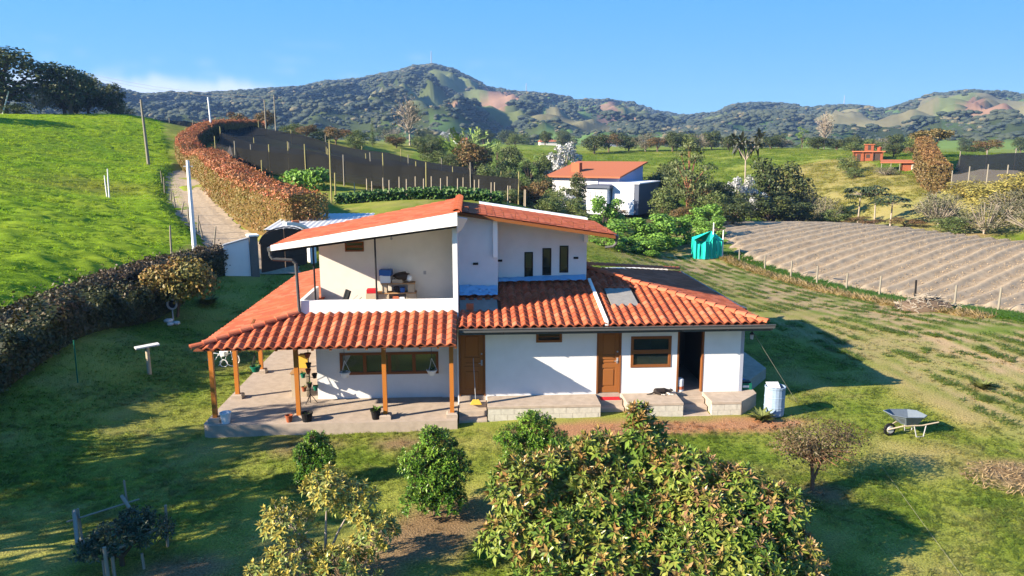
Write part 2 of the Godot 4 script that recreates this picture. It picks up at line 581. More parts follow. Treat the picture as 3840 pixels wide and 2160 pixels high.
const HEDGE := [Vector2(-17.4, 14), Vector2(-17.1, 4), Vector2(-16.8, -2), Vector2(-16.4, -8), Vector2(-15.5, -13), Vector2(-13.6, -17.3)]
const LANE := [Vector2(-11.0, -18.2), Vector2(-12.6, -21.8), Vector2(-14.9, -25.6), Vector2(-17.0, -29.4), Vector2(-20.2, -35.2), Vector2(-25.2, -46.5), Vector2(-29.4, -57.0), Vector2(-32.6, -66), Vector2(-34.5, -73)]
const RED := [Vector2(-10.6, -26.2), Vector2(-12.7, -28.4), Vector2(-14.7, -31.0), Vector2(-17.7, -36.6), Vector2(-22.3, -46.8), Vector2(-27.4, -59.0), Vector2(-33.0, -71.4), Vector2(-37.2, -80), Vector2(-39.6, -89), Vector2(-39.6, -99), Vector2(-36, -109)]
const FENCE := [Vector2(19.4, -33.5), Vector2(19.8, -31.5), Vector2(20.5, -28.6), Vector2(21.1, -25.6), Vector2(21.6, -22.9), Vector2(22.4, -20.6), Vector2(23.0, -18.0), Vector2(23.7, -15.6), Vector2(23.9, -12.8), Vector2(24.5, -10.5), Vector2(24.9, -8.3), Vector2(26, -2), Vector2(27, 4)]
const FIELD := [Vector2(19.9, -33.5), Vector2(20.9, -28.6), Vector2(22.1, -22.9), Vector2(23.5, -18.0), Vector2(24.4, -12.8), Vector2(25.4, -8.3), Vector2(29, 6), Vector2(60, -4), Vector2(58, -24), Vector2(48.5, -42.5), Vector2(44.4, -50), Vector2(38.2, -60.4), Vector2(27.8, -60.6), Vector2(22.5, -47)]

func mixc(a: Color, b: Color, t: float) -> Color:
	return a.lerp(b, clampf(t, 0.0, 1.0))

func ground_color(x: float, z: float) -> Color:
	var b := n_big.get_noise_2d(x, z)
	var m := n_mid.get_noise_2d(x, z)
	var s := n_small.get_noise_2d(x, z)
	var lush := Color(0.225, 0.385, 0.022)
	var c: Color
	if x < -16.6 + minf(0.0, (z + 26.0) * 0.42):   # the pasture on the hill
		c = mixc(lush, Color(0.33, 0.45, 0.036), 0.5 + 0.9 * m)
		c = mixc(c, Color(0.10, 0.23, 0.014), -1.0 * s - 0.25 + 0.3 * b)
		c = mixc(c, Color(0.30, 0.29, 0.06), b * 1.4 - 0.35)
	elif z < -48.0 and x > -10.0:
		if x > 30.0 and x < 64.0 + (z + 60.0) * -0.12 and z > -118.0 and z < -40.0 and x > 36.0 - (z + 70.0) * 0.42:
			c = mixc(Color(0.30, 0.30, 0.085), Color(0.42, 0.36, 0.14), 0.45 + 0.8 * m + 0.5 * s)
		elif z > -72.0 and x < 30.0:
			c = mixc(Color(0.10, 0.13, 0.03), Color(0.22, 0.16, 0.09), 0.45 + m)
		else:
			c = mixc(Color(0.21, 0.31, 0.045), Color(0.34, 0.37, 0.085), 0.35 + 0.7 * m + 0.6 * b)
			c = mixc(c, Color(0.10, 0.19, 0.02), -0.9 * s - 0.1)
	else:   # the yard
		c = mixc(Color(0.150, 0.215, 0.028), Color(0.30, 0.31, 0.070), 0.45 + 0.9 * m + 0.35 * s)
		c = mixc(c, Color(0.10, 0.145, 0.020), -0.45 * s - 0.3 * b)
		c = mixc(c, Color(0.33, 0.27, 0.12), 0.5 * n_small.get_noise_2d(x * 2.3 + 50.0, z * 2.3) + 0.6 * n_mid.get_noise_2d(x * 1.4 + 30.0, z * 1.8) - 0.02)
		var bare := clampf((x - 9.0) / 12.0, 0.0, 0.75) * clampf((12.0 - z) / 8.0, 0.0, 1.0)
		c = mixc(c, Color(0.38, 0.285, 0.14), bare * (0.75 + 1.3 * m + 0.6 * s) + m * 0.9 - 0.45)
		# the crop rows beside the field: bare earth between green lines that run along the fence
		var e := 23.2 + (z + 16.0) * 0.17 - x
		if z > -34.0 and z < 8.0 and e > 0.0 and e < 11.5 and x > 9.8:
			var line := sin(e * TAU / 0.92)
			var f := clampf(e * 2.0, 0.0, 1.0) * clampf((11.5 - e) * 0.7, 0.0, 1.0) * (1.0 if e < 7.0 else 0.6)
			c = mixc(c, mixc(Color(0.40, 0.30, 0.18), Color(0.15, 0.21, 0.04), 0.34 + line * 0.38 + m * 0.9 + s * 0.8), f)
		if e > 0.7 and e < 1.9 and z > -34.0 and z < -11.0:
			c = mixc(c, Color(0.46, 0.36, 0.22), 0.75 + m)
		elif e > -0.6 and e <= 0.7 and z > -36.0:
			c = mixc(c, Color(0.09, 0.17, 0.03), 0.9 + 0.4 * s)
		c = c * 1.3
		if z > 0.6 and z < 3.2 and x > 1.5 and x < 11.0:   # the trodden earth before the kitchen
			var dd := absf(z - 1.85 + 0.03 * (x - 6.0)) / 0.55 + maxf(0.0, absf(x - 6.0) - 2.9) * 0.8
			c = mixc(c, Color(0.50, 0.27, 0.15), (1.3 - dd) * 2.2 + m * 0.8 + s * 0.5)
		for q in [[-3.2, 9.2, 1.6], [-0.8, 7.4, 1.5], [3.0, 8.8, 3.4], [-4.5, 2.35, 1.3], [-2.0, 2.3, 1.2], [8.4, 6.1, 1.0], [-6.0, 8.6, 0.8], [14.2, 5.6, 1.5], [-3.8, 4.9, 0.8]]:
			var d: float = Vector2(x - q[0], (z - q[1]) * 1.35).length() / q[2]
			if d < 1.5:
				c = mixc(c, Color(0.31, 0.215, 0.12), (1.15 - d) * 1.4 + m * 1.1 + s * 0.4)
	return c

func terrain() -> void:
	# one sheet for the ground, finest round the house
	var xs := PackedFloat32Array()
	var zs := PackedFloat32Array()
	var x := -265.0
	while x < 330.0:
		xs.append(x)
		x += 0.34 if x > -38.0 and x < 32.0 else (0.7 if x > -90.0 and x < 70.0 else (2.2 if x > -100.0 and x < 120.0 else 8.0))
	var z := -430.0
	while z < 62.0:
		zs.append(z)
		z += 0.34 if z > -34.0 and z < 17.0 else (0.65 if z > -130.0 and z < 22.0 else (2.0 if z > -200.0 and z < 30.0 else 8.0))
	var nx := xs.size()
	var nz := zs.size()
	var v := PackedVector3Array()
	var c := PackedColorArray()
	v.resize(nx * nz)
	c.resize(nx * nz)
	for j in nz:
		for i in nx:
			var px := xs[i]
			var pz := zs[j]
			var y := H(px, pz)
			var far := Vector2(px, pz - 23.0).length()
			var hill := px < -17.0 + minf(0.0, (pz + 26.0) * 0.42)
			if hill:
				y += (n_mid.get_noise_2d(px * 1.5, pz * 3.0) * 0.20 + n_small.get_noise_2d(px * 0.9, pz * 1.8) * 0.20 + n_small.get_noise_2d(px * 2.2, pz * 3.5) * 0.07) * minf(1.0, 130.0 / far)
			elif far > 80.0:
				y += n_mid.get_noise_2d(px, pz) * 0.28
			else:
				y += n_mid.get_noise_2d(px, pz) * 0.05 + n_small.get_noise_2d(px, pz) * 0.022
			var k := j * nx + i
			v[k] = Vector3(px, y, pz)
			c[k] = ground_color(px, pz)
	var n := PackedVector3Array()
	n.resize(nx * nz)
	var ix := PackedInt32Array()
	for j in nz:
		for i in nx:
			var k := j * nx + i
			var dx: Vector3 = v[k + (1 if i < nx - 1 else 0)] - v[k - (1 if i > 0 else 0)]
			var dz: Vector3 = v[k + (nx if j < nz - 1 else 0)] - v[k - (nx if j > 0 else 0)]
			n[k] = dz.cross(dx).normalized()
			if i < nx - 1 and j < nz - 1:
				ix.append_array(PackedInt32Array([k, k + 1, k + nx, k + 1, k + nx + 1, k + nx]))
	var a := []
	a.resize(Mesh.ARRAY_MAX)
	a[Mesh.ARRAY_VERTEX] = v
	a[Mesh.ARRAY_NORMAL] = n
	a[Mesh.ARRAY_COLOR] = c
	a[Mesh.ARRAY_INDEX] = ix
	var m := ArrayMesh.new()
	m.add_surface_from_arrays(Mesh.PRIMITIVE_TRIANGLES, a)
	structure("ground", m, M.ground)
	# the dirt lane behind the gate
	var b := MB.new()
	strip(b, LANE, 1.75, 0.09, 0.6)
	structure("dirt_lane", b, M.lane_dirt)
	plough()

func strip(b: MB, line: Array, half: float, up: float, step: float) -> void:
	var pts: Array = dense(line, step)
	var rows := []
	for k in pts.size():
		var d: Vector2 = (pts[mini(k + 1, pts.size() - 1)] - pts[maxi(k - 1, 0)]).normalized()
		var s := Vector2(-d.y, d.x)
		var r := []
		for q in 9:
			var f := (q - 4) / 4.0
			var p: Vector2 = pts[k] + s * half * (f + 0.08 * n_mid.get_noise_2d(k * 1.7, q * 5.0) * absf(f) * 3.0)
			r.append(on(p.x, p.y, up - 0.05 * absf(absf(f) - 0.5) + 0.02 * n_small.get_noise_2d(p.x * 2.0, p.y * 2.0)))
		rows.append(r)
	for k in rows.size() - 1:
		for q in 8:
			b.quad(rows[k][q], rows[k][q + 1], rows[k + 1][q + 1], rows[k + 1][q])

func dense(line: Array, step: float) -> Array:   # a smooth curve through the points
	var cu := Curve2D.new()
	cu.bake_interval = step
	for k in line.size():
		var t: Vector2 = (line[mini(k + 1, line.size() - 1)] - line[maxi(k - 1, 0)]) / 6.0
		cu.add_point(line[k], -t, t)
	return Array(cu.get_baked_points())

func plough() -> void:
	# ridges of bare earth, 1.25 m apart
	var poly := PackedVector2Array(FIELD)
	var along := Vector2(0.752, -0.659)
	var across := Vector2(0.659, 0.752)
	var v := PackedVector3Array()
	var c := PackedColorArray()
	var n := PackedVector3Array()
	var ix := PackedInt32Array()
	var o := Vector2(20, -33)
	var na := 150
	var nc := 330
	var edge := FIELD + [FIELD[0]]
	var id := PackedInt32Array()
	id.resize(na * nc)
	for j in nc:
		for i in na:
			var p := o + along * (i * 0.42 - 18.0) + across * (j * 0.156 - 22.0)
			var k := j * na + i
			id[k] = -1
			if not Geometry2D.is_point_in_polygon(p, poly):
				continue
			var wob := n_mid.get_noise_2d(p.x * 0.5, p.y * 0.5) * 0.22
			var ph := (j * 0.156 + wob) * TAU / 1.25
			var s := n_small.get_noise_2d(p.x * 1.6, p.y * 1.6)
			var y := H(p.x, p.y) + 0.17 + 0.10 * cos(ph) + 0.03 * cos(2.0 * ph) + 0.02 * s + 0.035 * n_small.get_noise_2d(p.x * 5.0, p.y * 5.0) - 0.32 * clampf(1.0 - near_line(p.x, p.y, edge) / 1.1, 0.0, 1.0)
			id[k] = v.size()
			v.append(Vector3(p.x, y, p.y))
			c.append(mixc(mixc(Color(0.34, 0.262, 0.178), Color(0.46, 0.37, 0.262), 0.5 + 0.5 * cos(ph) + s), Color(0.31, 0.23, 0.145), n_mid.get_noise_2d(p.x * 2.0, p.y * 2.0) * 0.7 - 0.1))
			n.append(Vector3.UP)
	for j in range(1, nc - 1):
		for i in range(1, na - 1):
			var k := j * na + i
			if id[k] >= 0 and id[k + 1] >= 0 and id[k + na] >= 0 and id[k + na + 1] >= 0:
				ix.append_array(PackedInt32Array([id[k], id[k + 1], id[k + na], id[k + 1], id[k + na + 1], id[k + na]]))
				if id[k - 1] >= 0 and id[k - na] >= 0:
					n[id[k]] = (v[id[k + na]] - v[id[k - na]]).cross(v[id[k + 1]] - v[id[k - 1]]).normalized()
	var a := []
	a.resize(Mesh.ARRAY_MAX)
	a[Mesh.ARRAY_VERTEX] = v
	a[Mesh.ARRAY_NORMAL] = n
	a[Mesh.ARRAY_COLOR] = c
	a[Mesh.ARRAY_INDEX] = ix
	var m := ArrayMesh.new()
	m.add_surface_from_arrays(Mesh.PRIMITIVE_TRIANGLES, a)
	structure("ploughed_field", m, M.soil)

# ---------------------------------------------------------------- mountains
# skyline of the range: (x, height, z), from left to right
const RIDGE := [Vector3(-0.6286, 1500, 84), Vector3(-0.5283, 1500, 98), Vector3(-0.4717, 1500, 121), Vector3(-0.4369, 1450, 116), Vector3(-0.3892, 1450, 99), Vector3(-0.3421, 1450, 103), Vector3(-0.2842, 1450, 108), Vector3(-0.2189, 1450, 117), Vector3(-0.1755, 1450, 129), Vector3(-0.1413, 1450, 134), Vector3(-0.1115, 1450, 143), Vector3(-0.0865, 1450, 150), Vector3(-0.0714, 1450, 158), Vector3(-0.0488, 1450, 161), Vector3(-0.0262, 1450, 155), Vector3(-0.0011, 1480, 142), Vector3(0.0242, 1500, 124), Vector3(0.0599, 1600, 123), Vector3(0.1008, 1700, 125), Vector3(0.1416, 1750, 113), Vector3(0.1770, 1800, 117), Vector3(0.2072, 1850, 112), Vector3(0.2374, 1900, 95), Vector3(0.2770, 2000, 86), Vector3(0.3060, 2000, 91), Vector3(0.3342, 1900, 106), Vector3(0.3575, 1900, 110), Vector3(0.3853, 1900, 108), Vector3(0.4173, 1900, 97), Vector3(0.4525, 1900, 101), Vector3(0.4698, 1850, 96), Vector3(0.5039, 1800, 84), Vector3(0.5279, 1700, 93), Vector3(0.5511, 1650, 105), Vector3(0.5780, 1600, 106), Vector3(0.6083, 1600, 102), Vector3(0.6360, 1600, 97), Vector3(0.7114, 1600, 97), Vector3(0.7735, 1600, 76)]
var m_noise := FastNoiseLite.new()

func ridge_at(u: float) -> Vector2:   # (distance, height) of the skyline at the bearing u
	for k in RIDGE.size() - 1:
		if u <= RIDGE[k + 1].x:
			var f: float = clampf((u - RIDGE[k].x) / (RIDGE[k + 1].x - RIDGE[k].x), 0.0, 1.0)
			f = lerpf(f, f * f * (3.0 - 2.0 * f), 0.5)
			return Vector2(lerpf(RIDGE[k].y, RIDGE[k + 1].y, f), lerpf(RIDGE[k].z, RIDGE[k + 1].z, f))
	return Vector2(RIDGE[-1].y, RIDGE[-1].z)

func mountain_height(bearing: float, d: float) -> float:
	var r := ridge_at(bearing)
	var foot := 430.0
	var t := clampf((d - foot) / (r.x - foot), 0.0, 1.35)
	var x := d * sin(bearing)
	var z := d * cos(bearing)
	var spur := 1.0 - absf(m_noise.get_noise_2d(x, z)) * 1.9
	var base := lerpf(7.0, r.y, pow(minf(t, 1.0), 1.55)) - (maxf(0.0, t - 1.0) * r.y * 1.1)
	return base + (spur - 0.35) * sin(PI * clampf(t, 0.0, 1.0)) * (10.0 + r.y * 0.30)

func mountains() -> void:
	m_noise.seed = 5
	m_noise.frequency = 0.0042
	m_noise.noise_type = FastNoiseLite.TYPE_SIMPLEX_SMOOTH
	m_noise.fractal_octaves = 3
	# clearings: kind, x, z, half width across, half depth
	var clear := [["e", 21, -967, 24, 165], ["t", -78, -816, 24, 40], ["g", -36, -811, 24, 64], ["g", -19, -1107, 26, 90], ["e", 44, -1161, 20, 60], ["G", 150, -1006, 36, 220],
		["t", 101, -735, 26, 85], ["e", 194, -983, 22, 190], ["g", 306, -1312, 38, 140], ["G", 538, -908, 50, 255], ["t", 575, -888, 27, 150], ["g", 572, -827, 28, 150],
		["e", 514, -701, 22, 150], ["t", 439, -819, 44, 95], ["t", 622, -826, 24, 150], ["e", -32, -684, 16, 22], ["g", 287, -1044, 50, 90], ["G", 719, -990, 20, 80], ["g", 60, -760, 40, 40], ["G", 400, -640, 160, 60], ["G", 120, -560, 120, 50]]
	var tone := {"e": Color(0.20, 0.125, 0.085), "t": Color(0.165, 0.155, 0.085), "g": Color(0.13, 0.155, 0.06), "G": Color(0.085, 0.145, 0.045)}
	var nb := 330
	var nd := 74
	var b := MB.new()
	var v := PackedVector3Array()
	var n := PackedVector3Array()
	var c := PackedColorArray()
	var ix := PackedInt32Array()
	for j in nd:
		for i in nb:
			var w := -0.68 + 1.44 * i / (nb - 1)
			var d := 400.0 + 1900.0 * pow(float(j) / (nd - 1), 1.1)
			var p := Vector3(d * sin(w), mountain_height(w, d), 23.0 - d * cos(w))
			if d < 470.0:
				p.y = lerpf(4.0, p.y, (d - 400.0) / 70.0)
			v.append(p)
			c.append(clearing(p.x, p.z, clear, tone))
	for j in nd:
		for i in nb:
			var k := j * nb + i
			var dx: Vector3 = v[k + (1 if i < nb - 1 else 0)] - v[k - (1 if i > 0 else 0)]
			var dz: Vector3 = v[k + (nb if j < nd - 1 else 0)] - v[k - (nb if j > 0 else 0)]
			n.append(dx.cross(dz).normalized())
			if i < nb - 1 and j < nd - 1:
				ix.append_array(PackedInt32Array([k, k + nb, k + 1, k + 1, k + nb, k + nb + 1]))
	b.v = v
	b.n = n
	b.c = c
	b.i = ix
	structure("mountain", b, M.far_ground)
	# the forest that covers them
	var g := RandomNumberGenerator.new()
	g.seed = 77
	var bufs := [PackedFloat32Array(), PackedFloat32Array()]
	for k in 200000:
		var w := g.randf_range(-0.66, 0.72)
		var d := sqrt(g.randf_range(480.0 * 480.0, 2050.0 * 2050.0))
		if d > ridge_at(w).x + 60.0:
			continue
		var x := d * sin(w)
		var z := 23.0 - d * cos(w)
		var q := clearing(x, z, clear, tone)
		if q.r > 0.1:
			continue
		var lone := d < 700.0
		if lone and g.randf() < 0.72:
			continue
		var s := g.randf_range(2.6, 5.0) * (1.6 if g.randf() < 0.16 else 1.0) * (0.75 if lone else 1.0)
		var t := Transform3D(Basis.from_euler(Vector3(g.randf_range(-0.2, 0.2), g.randf() * TAU, 0)).scaled(Vector3(s * 1.6, s * g.randf_range(0.65, 1.05), s * 1.6)), Vector3(x, mountain_height(w, d) + s * 0.02, z))
		var f := g.randf()
		var h := m_noise.get_noise_2d(x * 3.0, z * 3.0)
		var col := Color(0.028, 0.042, 0.028).lerp(Color(0.052, 0.061, 0.034), clampf(f * 0.5 + h * 0.75 + 0.05, 0.0, 1.0))
		if g.randf() < 0.06:
			col = Color(0.11, 0.10, 0.055)
		row(bufs[k % 2], t, col)
	for k in 2:
		var m := MB.new()
		for e in 5:
			m.blob(Vector3(g.randf_range(-0.28, 0.28), g.randf_range(-0.1, 0.35), g.randf_range(-0.28, 0.28)), Vector3.ONE * g.randf_range(0.26, 0.42), 4, 6, 0.16, g)
		many(self, "mountain_forest" if k == 0 else "mountain_forest_001", m.mesh(), M.forest, bufs[k])
	# masts on the crest
	for q in [[-0.0488, 1449.0, 20.0, "thin lattice radio mast on the highest summit"], [0.0720, 1640.0, 18.0, "faint radio mast on the shoulder right of the summit"], [0.458, 1830.0, 22.0, "faint radio mast on the low ridge at the right"]]:
		b = MB.new()
		b.tube(Vector3(0, -6, 0), Vector3(0, q[2], 0), 0.95, 0.6, 5)
		for k in 5:
			b.bx(Vector3(-0.9, q[2] * (0.4 + k * 0.14), -0.2), Vector3(0.9, q[2] * (0.4 + k * 0.14) + 0.5, 0.2))
		single("radio_mast", b, M.grey_metal, q[3], "mast", Vector3(q[1] * sin(q[0]), mountain_height(q[0], q[1]) + 5.0, 23.0 - q[1] * cos(q[0])), "radio masts on the mountain crest")

func clearing(x: float, z: float, clear: Array, tone: Dictionary) -> Color:
	var c := Color(0.045, 0.06, 0.02)
	var p := Vector2(x, z - 23.0)
	var d := p.normalized()
	for q in clear:
		var o := p - Vector2(q[1], q[2] - 23.0)
		var a: float = o.dot(Vector2(-d.y, d.x)) / (q[3] * 1.6)
		var r: float = o.dot(d) / (q[4] * 1.15)
		var e := m_noise.get_noise_2d(x * 2.2, z * 2.2) * 0.5
		if maxf(absf(a), absf(r)) * 0.55 + 0.45 * sqrt(a * a + r * r) + e < 1.0:
			c = tone[q[0]] * (1.0 + 0.5 * m_noise.get_noise_2d(x * 4.0, z * 4.0))
	if p.length() < 500.0:
		c = Color(0.13, 0.20, 0.05)
	return c

# ---------------------------------------------------------------- the house
func wall(b: MB, x0: float, x1: float, y0: float, yl: float, yr: float, zf: float, th: float, holes: Array = []) -> void:
	# a wall that faces +z, its top running from yl to yr, with holes [xa, xb, ya, yb]
	var cuts := [x0, x1]
	for h in holes:
		cuts.append_array([h[0], h[1]])
	cuts.sort()
	for k in cuts.size() - 1:
		var a: float = cuts[k]
		var e: float = cuts[k + 1]
		if e - a < 0.001:
			continue
		var ta := lerpf(yl, yr, (a - x0) / (x1 - x0))
		var te := lerpf(yl, yr, (e - x0) / (x1 - x0))
		var spans := [[y0, 99.0]]
		for h in holes:
			if h[0] < e - 0.001 and h[1] > a + 0.001:
				spans = [[y0, h[2]], [h[3], 99.0]]
		for s in spans:
			if minf(ta, s[1]) - s[0] < 0.002:
				continue
			b.hexa([Vector3(a, s[0], zf), Vector3(e, s[0], zf), Vector3(e, s[0], zf - th), Vector3(a, s[0], zf - th),
				Vector3(a, minf(ta, s[1]), zf), Vector3(e, minf(te, s[1]), zf), Vector3(e, minf(te, s[1]), zf - th), Vector3(a, minf(ta, s[1]), zf - th)])

func tile_mesh(b: MB, t: Transform3D, w: float, l: float, seg := 8, hump := 0.075) -> void:
	var lift := 0.028 if hump > 0.06 else 0.010
	for k in seg:
		var xa := (float(k) / seg - 0.5) * w
		var xb := (float(k + 1) / seg - 0.5) * w
		var ya := hump * (0.5 + 0.5 * cos(TAU * xa / w))
		var yb := hump * (0.5 + 0.5 * cos(TAU * xb / w))
		var k0 := b.v.size()
		b.quad(t * Vector3(xa, ya + lift, 0), t * Vector3(xb, yb + lift, 0), t * Vector3(xb, yb * 0.93, -l), t * Vector3(xa, ya * 0.93, -l))
		var na := (t.basis * Vector3(hump * 0.5 * sin(TAU * xa / w) * TAU / w, 1, 0)).normalized()
		var nb := (t.basis * Vector3(hump * 0.5 * sin(TAU * xb / w) * TAU / w, 1, 0)).normalized()
		b.n[k0] = na
		b.n[k0 + 1] = nb
		b.n[k0 + 2] = nb
		b.n[k0 + 3] = na
		b.quad(t * Vector3(xa, ya - 0.012, 0), t * Vector3(xb, yb - 0.012, 0), t * Vector3(xb, yb + lift, 0), t * Vector3(xa, ya + lift, 0))

func tiles(parent: Node3D, o: Vector3, u: Vector3, v: Vector3, cols: int, rows: int, w: float, e: float, inside: Callable, own: Callable, seg := 8) -> void:
	# o: lower left corner; u along the eave; v up the slope; e: the part of each tile that shows
	var base := Basis(u, (-v).cross(u), -v)
	var shape := MB.new()
	tile_mesh(shape, Transform3D(), w, e + 0.07)
	var one := shape.mesh()
	var rest := MB.new()
	for r in rows:
		for k in cols:
			var a := (k + 0.5) * w
			var h := r * e
			if not inside.call(a, h + e * 0.5):
				continue
			var t := Transform3D(base.rotated(base.y, rng.randf_range(-0.022, 0.022)), o + u * a + v * (h + rng.randf_range(-0.014, 0.014)) + base.y * 0.004)
			if own.call(a, h, r):
				var p := put(parent, "tile", one, M["tile_%d" % ([0, 1, 0, 2, 1, 3, 0, 4, 1, 2][rng.randi() % 10])])
				p.transform = t
			else:
				rest.col = [Color(0.42, 0.112, 0.052), Color(0.45, 0.125, 0.062), Color(0.38, 0.098, 0.047), Color(0.47, 0.14, 0.075), Color(0.33, 0.088, 0.046)][rng.randi() % 5]
				tile_mesh(rest, t, w, e + 0.07, seg, 0.075 if seg == 8 else 0.026)
	if rest.v.size() > 0:
		put(parent, "tile_rows", rest, M.tiles_joined, "stuff")

func caps(parent: Node3D, a: Vector3, z: Vector3, own := true, r := 0.115) -> void:   # half-round ridge tiles from a (low) to z (high)
	var d := (z - a).normalized()
	var s := d.cross(Vector3.UP).normalized()
	var up := s.cross(d)
	var l := 0.36
	var k := 0
	var joined := MB.new()
	while k * l < a.distance_to(z) - 0.1:
		var b := MB.new() if own else joined
		b.col = Color(0.48, 0.14, 0.075)
		var p := a + d * (k * l)
		var q := a + d * minf(k * l + l + 0.05, a.distance_to(z))
		for m in 7:
			var w0 := PI * m / 7.0
			var w1 := PI * (m + 1) / 7.0
			var e0 := s * cos(w0) * r + up * (sin(w0) * r * 0.9)
			var e1 := s * cos(w1) * r + up * (sin(w1) * r * 0.9)
			b.quad(p + e0 * 1.08 + up * 0.025, p + e1 * 1.08 + up * 0.025, q + e1 * 0.9, q + e0 * 0.9)
			b.quad(p + e1 * 0.9, p + e1 * 1.08 + up * 0.025, p + e0 * 1.08 + up * 0.025, p + e0 * 0.9)
		if own:
			put(parent, "ridge_tile", b, M["tile_%d" % (3 if k % 3 else 1)])
		k += 1
	if not own:
		put(parent, "ridge_tiles", joined, M.tiles_joined, "stuff")

func slab(b: MB, p: Array, th: float) -> void:   # a flat plate under the polygon p (counter-clockwise from above)
	for k in range(1, p.size() - 1):
		b.tri(p[0], p[k], p[k + 1])
		b.tri(p[0] - Vector3(0, th, 0), p[k + 1] - Vector3(0, th, 0), p[k] - Vector3(0, th, 0))
	for k in p.size():
		var l := (k + 1) % p.size()
		b.quad(p[k] - Vector3(0, th, 0), p[l] - Vector3(0, th, 0), p[l], p[k])

func window(parent: Node3D, x0: float, x1: float, y0: float, y1: float, z: float, fw: float, frame: Material, lights: int, upright := true, depth := 0.09) -> Node3D:
	var b := MB.new()
	b.bx(Vector3(x0, y0, z - depth), Vector3(x1, y0 + fw, z + 0.02))
	b.bx(Vector3(x0, y1 - fw, z - depth), Vector3(x1, y1, z + 0.02))
	b.bx(Vector3(x0, y0 + fw, z - depth), Vector3(x0 + fw, y1 - fw, z + 0.018))
	b.bx(Vector3(x1 - fw, y0 + fw, z - depth), Vector3(x1, y1 - fw, z + 0.018))
	for k in range(1, lights):
		if upright:
			var x := lerpf(x0, x1, float(k) / lights)
			b.bx(Vector3(x - fw * 0.6, y0 + fw, z - depth + 0.01), Vector3(x + fw * 0.6, y1 - fw, z + 0.015))
		else:
			var y := lerpf(y0, y1, float(k) / lights)
			b.bx(Vector3(x0 + fw, y - fw * 0.75, z - depth + 0.01), Vector3(x1 - fw, y + fw * 0.75, z + 0.015))
	var w := put(parent, "window", b, frame)
	for k in lights:
		var g := MB.new()
		if upright:
			g.quad(Vector3(lerpf(x0, x1, float(k) / lights) + fw * 0.5, y0 + fw, z - 0.035), Vector3(lerpf(x0, x1, float(k + 1) / lights) - fw * 0.5, y0 + fw, z - 0.035),
				Vector3(lerpf(x0, x1, float(k + 1) / lights) - fw * 0.5, y1 - fw, z - 0.035), Vector3(lerpf(x0, x1, float(k) / lights) + fw * 0.5, y1 - fw, z - 0.035))
		else:
			g.quad(Vector3(x0 + fw, lerpf(y0, y1, float(k) / lights) + fw * 0.6, z - 0.035), Vector3(x1 - fw, lerpf(y0, y1, float(k) / lights) + fw * 0.6, z - 0.035),
				Vector3(x1 - fw, lerpf(y0, y1, float(k + 1) / lights) - fw * 0.6, z - 0.035), Vector3(x0 + fw, lerpf(y0, y1, float(k + 1) / lights) - fw * 0.6, z - 0.035))
		put(w, "pane", g, M.glass)
	return w

func door(parent: Node3D, x0: float, x1: float, y0: float, y1: float, z: float) -> void:
	var b := MB.new()
	var f := 0.055
	b.bx(Vector3(x0, y0, z - 0.12), Vector3(x0 + f, y1, z + 0.012))
	b.bx(Vector3(x1 - f, y0, z - 0.12), Vector3(x1, y1, z + 0.012))
	b.bx(Vector3(x0 + f, y1 - f, z - 0.12), Vector3(x1 - f, y1, z + 0.01))
	put(parent, "door_frame", b, M.brown_wood)
	b = MB.new()
	var a := x0 + f + 0.004
	var e := x1 - f - 0.004
	var st := 0.11
	var zf := z - 0.045
	var ys := [y0 + 0.02, y0 + 0.19, y0 + 0.83, y0 + 0.95, y0 + 1.12, y0 + 1.24, y0 + 1.98, y1 - f - 0.005]
	b.bx(Vector3(a, ys[0], zf - 0.045), Vector3(a + st, ys[7], zf))
	b.bx(Vector3(e - st, ys[0], zf - 0.045), Vector3(e, ys[7], zf))
	for k in [0, 2, 4, 6]:
		b.bx(Vector3(a + st, ys[k], zf - 0.045), Vector3(e - st, ys[k + 1], zf - 0.002))
	var d := put(parent, "door", b, M.door_wood)
	for k in [1, 3, 5]:
		b = MB.new()
		b.bx(Vector3(a + st, ys[k], zf - 0.04), Vector3(e - st, ys[k + 1], zf - 0.022))
		b.box(Transform3D(Basis(Vector3.RIGHT, PI / 2), Vector3((a + e) / 2, (ys[k] + ys[k + 1]) / 2, zf - 0.015)), Vector3(e - a - st * 2 - 0.1, 0.016, ys[k + 1] - ys[k] - 0.1), 0.012)
		put(d, "panel", b, M.door_wood)
	b = MB.new()
	b.bx(Vector3(e - 0.085, y0 + 0.98, zf), Vector3(e - 0.03, y0 + 1.16, zf + 0.012))
	b.tube(Vector3(e - 0.057, y0 + 1.06, zf), Vector3(e - 0.057, y0 + 1.06, zf + 0.05), 0.014, 0.014)
	b.tube(Vector3(e - 0.05, y0 + 1.06, zf + 0.05), Vector3(e - 0.16, y0 + 1.06, zf + 0.05), 0.012, 0.01)
	put(d, "handle", b, M.grey_metal)
	b = MB.new()
	b.tube(Vector3(e - 0.057, y0 + 1.36, zf), Vector3(e - 0.057, y0 + 1.36, zf + 0.02), 0.028, 0.028)
	put(d, "lock", b, M.grey_metal)

